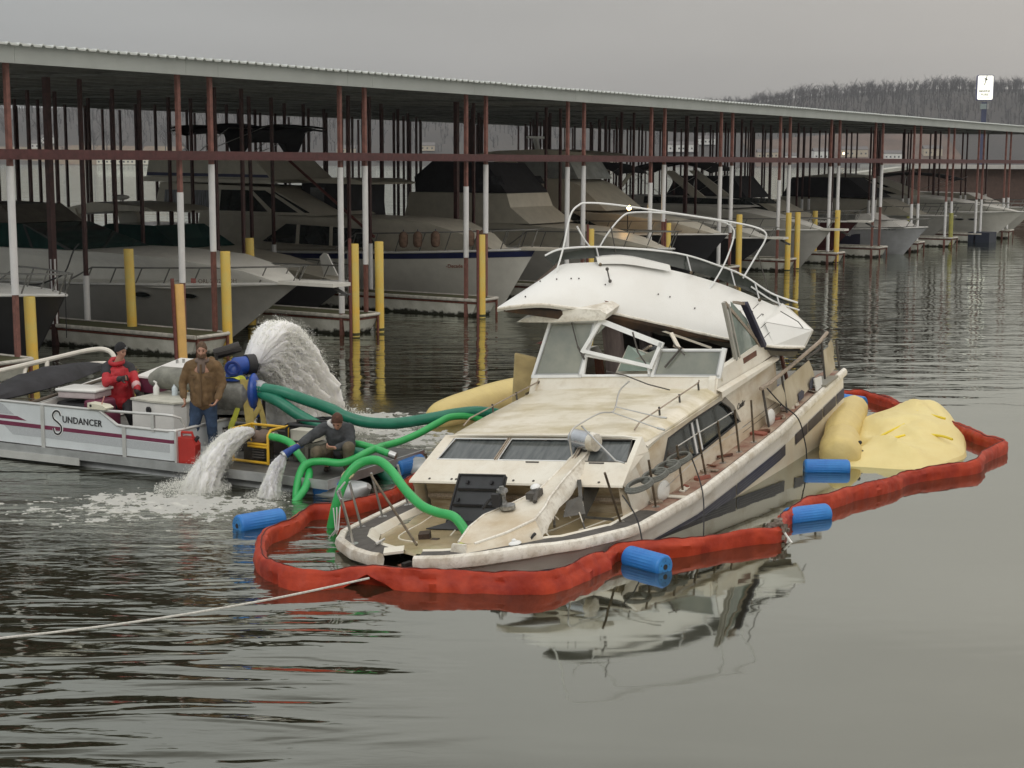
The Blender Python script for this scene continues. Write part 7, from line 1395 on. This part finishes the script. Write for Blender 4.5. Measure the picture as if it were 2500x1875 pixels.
def jets(p0, dirs, speed, T_, r0, r1, n, size, name, label, gz_=9.8, spread=1., bound=None, core=True, power=1.):
    """a stream of water on its ballistic arc: a streaked core that widens and breaks up, wrapped in flying drops"""
    d0 = V(dirs).normalized(); p0 = V(p0); sx_ = d0.cross(V(0, 0, 1)).normalized()
    def ctr(t, k=1.): v_ = d0*speed*k; return p0+v_*t-V(0, 0, .5*gz_*t*t)
    b = MB(); nR, nA = 64, 72; rows = []
    for lay in range(2):
        rows = []
        for i in range(nR+1):
            u = i/nR; t = T_*u; c = ctr(t); vel = (d0*speed-V(0, 0, gz_*t)).normalized(); x = vel.cross(V(0, 0, 1)).normalized(); y = x.cross(vel); r = lerp(r0, r1, u**.75)*(.98 if lay == 0 else .72); row = []
            for j in range(nA):
                a = 2*pi*j/nA; cx, cy = cos(a), sin(a)
                q = noise.noise(V(cx*1.8+lay*5, cy*1.8, u*3.0))*.42+noise.noise(V(cx*4+9, cy*4, u*8))*.30+noise.noise(V(cx*8, cy*8, u*20))*.26+noise.noise(V(cx*16, cy*16, u*44+3))*.22
                rr = r*(1+q*min(1, .25+u*2.6)*.62); row.append(c+x*rr*cx*1.05+y*rr*cy*.9)
            rows.append(row)
        b.grid(rows, closed=True)
    ob = b.build(name, m_core, None, smooth=True, angle=89); tag(ob, label, 'water jet', kind='stuff'); origin_base(ob)
    fine = MB(); octf = [(0, 2, 4), (2, 1, 4), (1, 3, 4), (3, 0, 4), (2, 0, 5), (1, 2, 5), (3, 1, 5), (0, 3, 5)]
    for i in range(n):
        u = random.random()**.7; t = T_*u; c = ctr(t); vel = (d0*speed-V(0, 0, gz_*t)).normalized(); x = vel.cross(V(0, 0, 1)).normalized(); y = x.cross(vel)
        a = random.random()*2*pi; r = lerp(r0, r1, u**.75); k = .84+abs(random.gauss(0, .28))*min(1, .15+u*2.0)*spread
        k += .5*max(0, noise.noise(V(cos(a)*2.5, sin(a)*2.5, u*5)))*u*spread
        p = c+x*r*k*cos(a)+y*r*k*sin(a)*.9
        if p.z < .0: continue
        L_ = size*random.uniform(.25, 1.0)*(1 if k < 1.15 else .55); w_ = L_*random.uniform(.5, .9); vd = (vel+V(random.gauss(0, .7), random.gauss(0, .7), random.gauss(0, .7))).normalized()
        x_ = vd*L_; y_ = vd.cross(V(random.uniform(-1, 1), random.uniform(-1, 1), random.uniform(-1, 1))).normalized()*w_; z_ = vd.cross(y_).normalized()*w_
        fine.add([p+x_, p-x_, p+y_, p-y_, p+z_, p-z_], octf)
    # splash crown where the stream meets the lake
    c = ctr(T_); c.z = 0
    for i in range(n//3):
        a = random.random()*2*pi; rr = r1*(.3+1.5*random.random()**.8); hz_ = abs(random.gauss(0, .16))*r1*2.0*(1.5-rr/r1/1.8)
        p = V(c.x+cos(a)*rr*1.3, c.y+sin(a)*rr*1.3, .01+max(0, hz_)); w_ = size*random.uniform(.2, .7)
        fine.add([p+V(w_, 0, 0), p-V(w_, 0, 0), p+V(0, w_, 0), p-V(0, w_, 0), p+V(0, 0, w_*.8), p-V(0, 0, w_*.8)], octf)
    f2 = fine.build('spray', m_spray, ob); f2.location = -ob.location; f2['kind'] = 'stuff'
    return ob
bj = jets((-4.16, 24.36, 1.58), (.16, .80, .56), 4.5, .90, .13, .46, 24000, .017, 'big_water_jet', 'big milky plume of water arching away from the blue pump outlet')
for dd_, sp_, T__, r1_ in (((.15, .84, .40), 4.4, .78, .50), ((.15, .90, .20), 4.2, .66, .48), ((.13, .96, .0), 3.9, .56, .42)):
    j2 = jets((-4.14, 24.38, 1.56), dd_, sp_, T__, .13, r1_, 12000, .017, 'jet_stream', 'part')
    j2.parent = bj; j2.location = j2.location-bj.location
    for k_ in ('label', 'category'): del j2[k_]
    for ch_ in list(j2.children): ch_.parent = bj; ch_.location = -bj.location
jets((-3.92, 22.88, .74), (-.62, -.62, .12), 2.35, .46, .07, .24, 16000, .012, 'pump_discharge', 'white water gushing left from the small yellow framed pump over the deck edge')
jets((-3.31, 21.89, .56), (-.34, -.30, -.52), 1.8, .235, .06, .15, 6000, .008, 'nozzle_jet', 'narrow cone of water from the blue nozzle into the lake', spread=.5)
# foam: flecked sheets of broken white water lying on the lake
def foam(name, label, cx, cy, rx, ry, rot, dens, h=.035, cell=.035, seed=0, elong=2.6):
    b = MB(); cr, sr = cos(rot), sin(rot); nx_, ny_ = int(2*rx/cell), int(2*ry/cell); hgt = {}
    vs = {}
    def fv(i, j):
        u_, v_ = (i/nx_-.5)*2, (j/ny_-.5)*2; x, y = cx+cr*u_*rx-sr*v_*ry, cy+sr*u_*rx+cr*v_*ry
        r = sqrt(u_*u_+v_*v_); m_ = dens*(1-r**1.4)
        a = noise.noise(V(x*1.1, y*elong*.9, seed))*.32+noise.noise(V(x*3.1+7, y*elong*2.2, seed))*.42+noise.noise(V(x*7, y*elong*5, seed+3))*.50+noise.noise(V(x*15, y*32, seed+5))*.35
        return x, y, m_+a-.5
    vid = {}
    F = [[fv(i, j) for j in range(ny_+1)] for i in range(nx_+1)]
    for i in range(nx_):
        for j in range(ny_):
            q = [F[i][j], F[i+1][j], F[i+1][j+1], F[i][j+1]]
            if sum(1 for c in q if c[2] > 0) >= 3:
                ids = []
                for (a_, b2_) in ((i, j), (i+1, j), (i+1, j+1), (i, j+1)):
                    if (a_, b2_) not in vid:
                        x, y, m_ = F[a_][b2_]; vid[(a_, b2_)] = len(b.v); b.v.append((x, y, .004+max(0, min(h, m_*h*1.2))+ .25*h*max(0, noise.noise(V(x*9, y*9, 2)))))
                    ids.append(vid[(a_, b2_)])
                b.f.append(tuple(ids)); b.m.append(0)
    ob = b.build(name, m_foam, None, smooth=True, angle=89); tag(ob, label, 'foam', kind='stuff'); origin_base(ob); return ob
foam('foam', 'white foam spreading on the lake below the pontoon discharge jets', -4.7, 21.25, 2.2, .95, R(-14), .95, .045, .028, 1)
foam('foam', 'broken foam streaks drifting left in front of the pontoon boat', -5.5, 20.7, 2.6, 1.2, R(-10), .50, .015, .03, 2)
foam('foam', 'churned white water behind the green hoses where the big jet lands', -2.9, 28.0, 2.3, 1.7, R(15), 1.0, .07, .05, 3)
foam('foam', 'foam trail between the crouching man and the wreck', -1.7, 26.6, 1.9, 1.3, R(-20), .75, .04, .05, 4)
# ================================================================ CONTAINMENT BOOM
BOOM = [(-1.67, 21.52), (-1.90, 21.07), (-2.06, 20.82), (-2.38, 20.44), (-2.71, 20.31), (-2.86, 19.51), (-3.10, 18.89), (-3.04, 18.16), (-2.92, 17.60), (-2.68, 17.19), (-2.41, 16.95), (-2.13, 16.97), (-1.71, 17.14), (-1.10, 16.93), (-0.36, 16.87), (.22, 16.80), (.54, 17.01), (.85, 17.50), (1.12, 17.91), (1.27, 18.25), (1.46, 18.33), (1.84, 18.36), (2.18, 18.51), (2.53, 18.75), (3.06, 19.07), (3.38, 19.20), (3.50, 19.55), (3.62, 20.01), (3.93, 20.57), (4.15, 20.94), (4.43, 21.12), (4.91, 21.65), (5.15, 21.88), (5.64, 22.36), (5.95, 22.80), (6.68, 23.32), (7.29, 23.71), (7.63, 24.48), (8.13, 25.20), (8.25, 25.45), (8.11, 26.06), (8.01, 26.85), (7.73, 28.89), (7.38, 30.54), (7.15, 31.20), (6.85, 31.10), (6.3, 30.9), (4.2, 31.3), (1.5, 30.2), (.2, 28.5), (-.6, 26.5), (-.9, 24.9), (-1.2, 23.4), (-1.5, 22.3)]
m_boom = mat('orange_red_boom_fabric', (.44, .050, .018), .50, scale=2.2, col2=(.24, .018, .009), lo=.4, hi=.7, bump=.014, bscale=9, spec=.25)
P_ = smooth_path([V(x, y, 0) for x, y in BOOM], 9, closed=True)
L_ = [0.]; 
for a, c in zip(P_, P_[1:]+P_[:1]): L_.append(L_[-1]+(c-a).length)
tot = L_[-1]; n_ = 1500; PX = [p.x for p in P_]+[P_[0].x]; PY = [p.y for p in P_]+[P_[0].y]
cen = [V(interp(tot*i/n_, L_, PX), interp(tot*i/n_, L_, PY), 0) for i in range(n_)]
rows = []
apex = min(range(n_), key=lambda i: (cen[i]-V(-1.63, 17.1, 0)).length)     # the point where the tow rope lifts the skirt
for i in range(n_):
    p = cen[i]; t = (cen[(i+3) % n_]-cen[i-3]).normalized(); nr = V(-t.y, t.x, 0); s_ = tot*i/n_
    w1 = noise.noise(V(s_*1.1, 0, 1)); w2 = noise.noise(V(s_*3.2, 5, 1)); pin = .5+.5*cos(s_*2*pi/1.9)
    curv = (cen[(i+12) % n_]-p).normalized().angle((p-cen[i-12]).normalized()) if i else 0
    Rr = .100*(1+.16*w1)*(1-.22*pin**14); zc = .095+.02*w1; wd = .075*(1+.25*w2)*(1-.25*pin**10)
    near_front = 16.5 < p.y < 17.9 and -2.6 < p.x < 1.6
    hgt = 1+(.25 if near_front else 0)*min(1, (p.x+2.6))
    dd = abs(i-apex)*tot/n_
    r_ = []
    m2_ = 18
    for j in range(m2_):
        a = 2*pi*j/m2_; rad = 1+.22*noise.noise(V(s_*.9, cos(a)*4.2, sin(a)*4.2+3))+.16*noise.noise(V(s_*2.2, cos(a)*2.2, sin(a)*2.2))+.13*noise.noise(V(s_*6, cos(a)*5, sin(a)*5))+.06*noise.noise(V(s_*17, cos(a)*6, sin(a)*6))
        x = cos(a)*wd*rad+.022*noise.noise(V(s_*7, sin(a)*1.5, 11))*(1 if near_front else .6); z = zc+sin(a)*Rr*rad*hgt
        if sin(a) < -.3: x *= .9; z = min(z, -.02)
        if j in (4, 5): z += .012    # the sewn top seam
        # outer skirt billows outwards on the near side
        out = V(0, -1, 0).dot(nr)
        if near_front and cos(a)*out > .3 and sin(a) < .2:
            x += (.07+.05*w2)*(1 if cos(a) > 0 else -1)*(.7-sin(a))*.8
            if dd < .42 and sin(a) < .1: z = max(z, .16*(1-dd/.42)**1.0-.02); x *= (1-.25*(1-dd/.42))
        r_.append(V(p.x, p.y, 0)+nr*x+V(0, 0, z))
    rows.append(r_)
b = MB(); b.grid(rows+[rows[0]], closed=True); bo = b.build('containment_boom', m_boom, None, smooth=True, angle=60); origin_base(bo)
tag(bo, 'long orange red floating containment boom ringing the sunken cruiser', 'boom')
# dark seam tape, folded hem under the lifted skirt
MB().tube([r_[4]+V(0, 0, .002) for r_ in rows][::2], .008, 5, closed=True).build('top_seam', mat('dark_boom_seam', (.09, .012, .008), .7), bo); bo.children[0].location = -bo.location
q = MB(); ap = cen[apex]
for sg_ in (-1, 1): q.tube(smooth_path([V(-1.63, 16.86, .13), V(-1.63+sg_*.16, 16.80, .07), V(-1.63+sg_*.36, 16.76, .015), V(-1.63+sg_*.50, 16.76, -.03)], 5), .022, 6)
q.build('skirt_hem', mat('dark_boom_seam', (.09, .012, .008), .7), bo); bo.children[1].location = -bo.location
cn = thing('boom_connector', 'dark corroded boom connector between the two right hand boom lengths', 'connector', (3.44, 19.35, 0)); mcx = mat('brown_corroded_metal', (.075, .045, .03), .8, var=.6, scale=14, col2=(.30, .26, .22))
for k in range(14): MB().box((random.uniform(-.12, .12), random.uniform(-.1, .1), random.uniform(.02, .24)), (random.uniform(.04, .14), random.uniform(.04, .1), random.uniform(.04, .14)), Matrix.Rotation(random.random()*3, 3, 'Z') @ Matrix.Rotation(random.random(), 3, 'X')).build('fitting', mcx, cn)
MB().tube([(.05, -.12, .12), (.12, -.16, .02), (.15, -.2, -.02)], .016, 6).build('white_line', m_white, cn)
# ================================================================ BLUE FLOATS
m_bf = mat('bright_blue_float', (.018, .16, .52), .42, var=.14, scale=5, col2=(.03, .22, .60)); m_bfe = mat('blue_float_end', (.03, .20, .50), .5, var=.35, scale=9)
def bfloat(a, c, label, r=.135, z=.03):
    a, c = V(a[0], a[1], z), V(c[0], c[1], z); ctr = (a+c)/2; dx = (c-a); Lf = dx.length
    t_ = thing('float', label, 'float', ctr, math.atan2(dx.y, dx.x), 'blue ribbed floats round the boom'); rows = []
    for i, (x, k) in enumerate([(-.5, .80), (-.49, .90), (-.46, .985), (-.42, 1), (-.2, 1), (.2, 1), (.42, 1), (.46, .985), (.49, .90), (.5, .80)]):
        rr_ = []
        for j in range(48):
            an = 2*pi*j/48; rib = 1-.035*(1 if j % 2 else 0)*(1 if abs(x) < .45 else 0); rr_.append(V(x*Lf, r*k*rib*cos(an), r*k*rib*sin(an)))
        rows.append(rr_)
    MB().grid(rows, closed=True).build('body', m_bf, t_, smooth=True, angle=30)
    for sg_ in (-1, 1):
        MB().tube([(sg_*Lf*.5-sg_*.02, 0, 0), (sg_*(Lf*.5+.004), 0, 0)], [r*.82, r*.80], 24).build('end_cap', m_bfe, t_, smooth=True)
        MB().tube([(sg_*(Lf*.5+.003), 0, 0), (sg_*(Lf*.5+.008), 0, 0)], .034, 12).build('eye_hole', m_black, t_)
        for k in range(5): an = 2*pi*k/5+.3; MB().cyl((sg_*(Lf*.5+.003), r*.5*cos(an), r*.5*sin(an)), (sg_*(Lf*.5+.006), r*.5*cos(an), r*.5*sin(an)), .008, 6).build('dimple', mat('float_dimple', (.01, .06, .2), .6), t_)
    return t_
bfloat((1.42, 18.16), (1.82, 17.70), 'blue float touching the near side of the boom below the wreck', .145, .06); bfloat((3.72, 20.30), (4.32, 20.60), 'blue float tied beside the dark boom connector', .14, .05); bfloat((4.60, 23.76), (5.30, 23.74), 'blue float on a black line in front of the yellow bag', .14, .05)
bfloat((-3.60, 19.72), (-3.08, 20.16), 'blue float outside the left end of the boom', .145, .05); bfloat((-2.86, 22.02), (-2.22, 21.86), 'blue float between the pontoon deck and the boom', .15, .06); bfloat((-1.80, 23.35), (-1.46, 23.95), 'blue float half hidden by the starboard bow of the wreck', .15, .08); bfloat((6.62, 30.6), (7.0, 30.2), 'blue float peeping out at the boom corner behind the stern', .15, .06)
# ================================================================ YELLOW LIFT BAGS
m_bag = mat('pale_yellow_lift_bag', (.78, .66, .30), .55, scale=1.5, col2=(.72, .58, .24), lo=.4, hi=.75, bump=.010, bscale=7); m_str = mat('bright_yellow_strap', (.75, .58, .03), .5)
# half inflated bag: a tented, creased sheet of fabric
outl = [(5.30, 24.20), (5.62, 24.95), (5.80, 25.75), (6.05, 27.2), (6.40, 28.15), (7.12, 28.5), (7.8, 29.0), (8.35, 29.2), (8.22, 28.2), (8.05, 27.2), (7.95, 26.5), (7.70, 25.6), (7.50, 24.9), (7.20, 24.50), (6.85, 24.1), (6.45, 23.80), (6.13, 23.86), (5.7, 24.0)]
OP = smooth_path([V(x, y, 0) for x, y in outl], 4, closed=True); cB = V(6.75, 26.2, 0); rows = []
pk = [((7.75, 28.0), .85, .7), ((7.1, 27.6), .60, .8), ((6.5, 26.4), .62, .9), ((7.4, 26.2), .50, .8), ((6.35, 24.55), .34, .45), ((7.05, 24.9), .30, .5), ((5.75, 24.5), .20, .35)]
def bagz(p):
    z = 0
    for (c, h_, w_) in pk: d = ((p.x-c[0])**2+(p.y-c[1])**2)/w_**2; z = max(z, h_*exp(-d*.55)) if False else z+h_*exp(-d)*.36
    return z
nR = 22
for k in range(nR+1):
    u = k/nR; r_ = []
    for i, o_ in enumerate(OP):
        p = cB.lerp(o_, u); edge = (1-u**3.2); z = (.12+bagz(p))*edge**.40+.03*noise.noise(V(p.x*1.6, p.y*1.2, 0))*edge+.10*(.5-abs(noise.noise(V(p.x*1.9, p.y*1.4, 5))))*edge+.05*(.4-abs(noise.noise(V(p.x*4, p.y*2.6, 9))))*edge
        z += .12*max(0, 1-abs((p.x-6.35)*.8+(p.y-24.6)*.35)*4)*edge+.09*max(0, 1-abs((p.x-7.0)*.35-(p.y-25.6)*.5)*4)*edge+.08*max(0, 1-abs((p.x-7.5)*.9+(p.y-26.8)*.25)*4)*edge
        r_.append(V(p.x, p.y, max(-.04, z-.04*u)))
    rows.append(r_)
lb_ = MB().grid(rows, closed=True).build('lift_bag', m_bag, None, smooth=True, angle=16); origin_base(lb_); tag(lb_, 'large half deflated pale yellow lift bag floating beside the stern', 'lift bag')
for pts in ([(5.95, 25.1), (6.25, 25.55), (6.7, 25.9)], [(6.0, 25.05), (6.3, 25.3), (6.6, 25.45)], [(7.2, 27.0), (7.45, 26.7), (7.6, 26.6)], [(7.0, 25.4), (7.2, 25.3), (7.3, 25.1)]):
    S2 = smooth_path([V(x, y, (.10+bagz(V(x, y, 0)))*.93+.075) for x, y in pts], 5); o2 = MB().tube(S2, .022, 5).build('strap', m_str, lb_); o2.location = -lb_.location
def tubebag(name, pts, r, label, m, bulge=.1):
    P3 = smooth_path([V(p) for p in pts], 8); n3 = len(P3); rows_ = []; c0_ = P3[0].copy()
    for i, p in enumerate(P3):
        u = i/(n3-1); t = (P3[min(n3-1, i+1)]-P3[max(0, i-1)]).normalized(); x = t.cross(V(0, 0, 1)).normalized(); y = x.cross(t); k = (max(0, 1-abs(2*u-1)**6))**.5; k = max(.06, k)
        rows_.append([p+x*r*k*cos(a)*(1+.03*sin(u*22))*(1+.05*noise.noise(V(a*3, u*6, 1)))+y*r*k*sin(a)*(1+.03*sin(a*9+u*3)) for a in np.linspace(0, 2*pi, 33)[:-1]])
    o_ = MB().grid(rows_, closed=True, capends=True).build(name, m, None, smooth=True, angle=50); origin_base(o_); tag(o_, label, 'lift bag', 'tubular yellow lift bags'); return o_
m_bag2 = mat('yellow_lift_bag', (.70, .56, .22), .55, scale=1.5, col2=(.62, .49, .20), bump=.012, bscale=9)
tubebag('lift_bag', [(6.55, 28.9, .22), (6.2, 27.9, .22), (5.95, 27.0, .22), (5.65, 26.0, .20), (5.42, 25.1, .16)], .30, 'long narrow yellow lift bag pressed against the stern quarter', m_bag2)
tubebag('lift_bag', [(5.62, 25.75, .14), (5.40, 24.85, .12), (5.28, 24.25, .08)], .34, 'short round ended yellow lift bag with two black valves', m_bag2)
for i, z_ in enumerate((.30, .16)):
    q = MB().ell((5.66+.02*i, 24.62-.08*i, z_), .035, 8, 6).build('valve', m_black, None); q.parent = [o for o in bpy.data.objects if o.get('label', '').startswith('short round ended')][0]; q.location = -q.parent.location
tubebag('lift_bag', [(-1.45, 27.7, .10), (-.9, 28.7, .16), (-.3, 29.9, .18), (.45, 31.3, .18)], .33, 'long yellow lift bag floating off the far starboard side of the wreck', m_bag2)
cu = thing('seat_cushion', 'tan foam cushion standing on end beside the left windscreen of the wreck', 'cushion', (.2, 24.6, .9)); m_cu = mat('mustard_tan_cushion', (.42, .33, .16), .9, var=.15, scale=4, bump=.006, bscale=14)
ob = MB().prism([(-.16, -.30, .88), (.20, -.30, .80), (.22, -.30, .36), (.12, -.30, .02), (-.20, -.30, .04)], (0, .16, 0)).build('foam', m_cu, cu); md = ob.modifiers.new('b', 'BEVEL'); md.width = .03; md.segments = 2
MB().bar((.0, -.2, .02), (.35, -.1, .12), .03, .04).build('support', m_wood, cu)
# orange scrap by the far rail
osx = thing('orange_vest', 'crumpled orange life vest on the far rail under the dark green hose', 'life vest', (-.62, 24.05, .50)); MB().ell((0, 0, 0), (.16, .10, .11), 10, 7).ell((.1, .05, .05), (.10, .08, .08), 8, 6).build('cloth', mat('orange_scrap', (.55, .12, .04), .7, bump=.02, bscale=8), osx, smooth=True)
# tow rope
rp = smooth_path([V(-1.60, 16.83, .15), V(-2.6, 16.15, .10), V(-3.8, 15.45, .07), V(-5.07, 14.74, .10), V(-6.6, 13.9, .2)], 8)
tr_ = MB().tube(rp, .013, 6).build('tow_rope', mat('pale_tow_rope', (.55, .54, .50), .8, var=.2, scale=40), None, smooth=True); origin_base(tr_); tag(tr_, 'taut pale rope running from the boom apex to the left over the water', 'rope')
# ================================================================ HAZE
hz = MB().bb((-1900, -30, -1.5), (2100, 2480, 150)).build('haze', None, None)
m = bpy.data.materials.new('thin_mist'); m.use_nodes = True; n = m.node_tree.nodes; n.clear(); o = n.new('ShaderNodeOutputMaterial'); pv = n.new('ShaderNodeVolumePrincipled'); pv.inputs['Color'].default_value = (.86, .88, .93, 1); pv.inputs['Density'].default_value = 0.00013
m.node_tree.links.new(pv.outputs[0], o.inputs['Volume']); hz.data.materials.append(m); hz['kind'] = 'stuff'
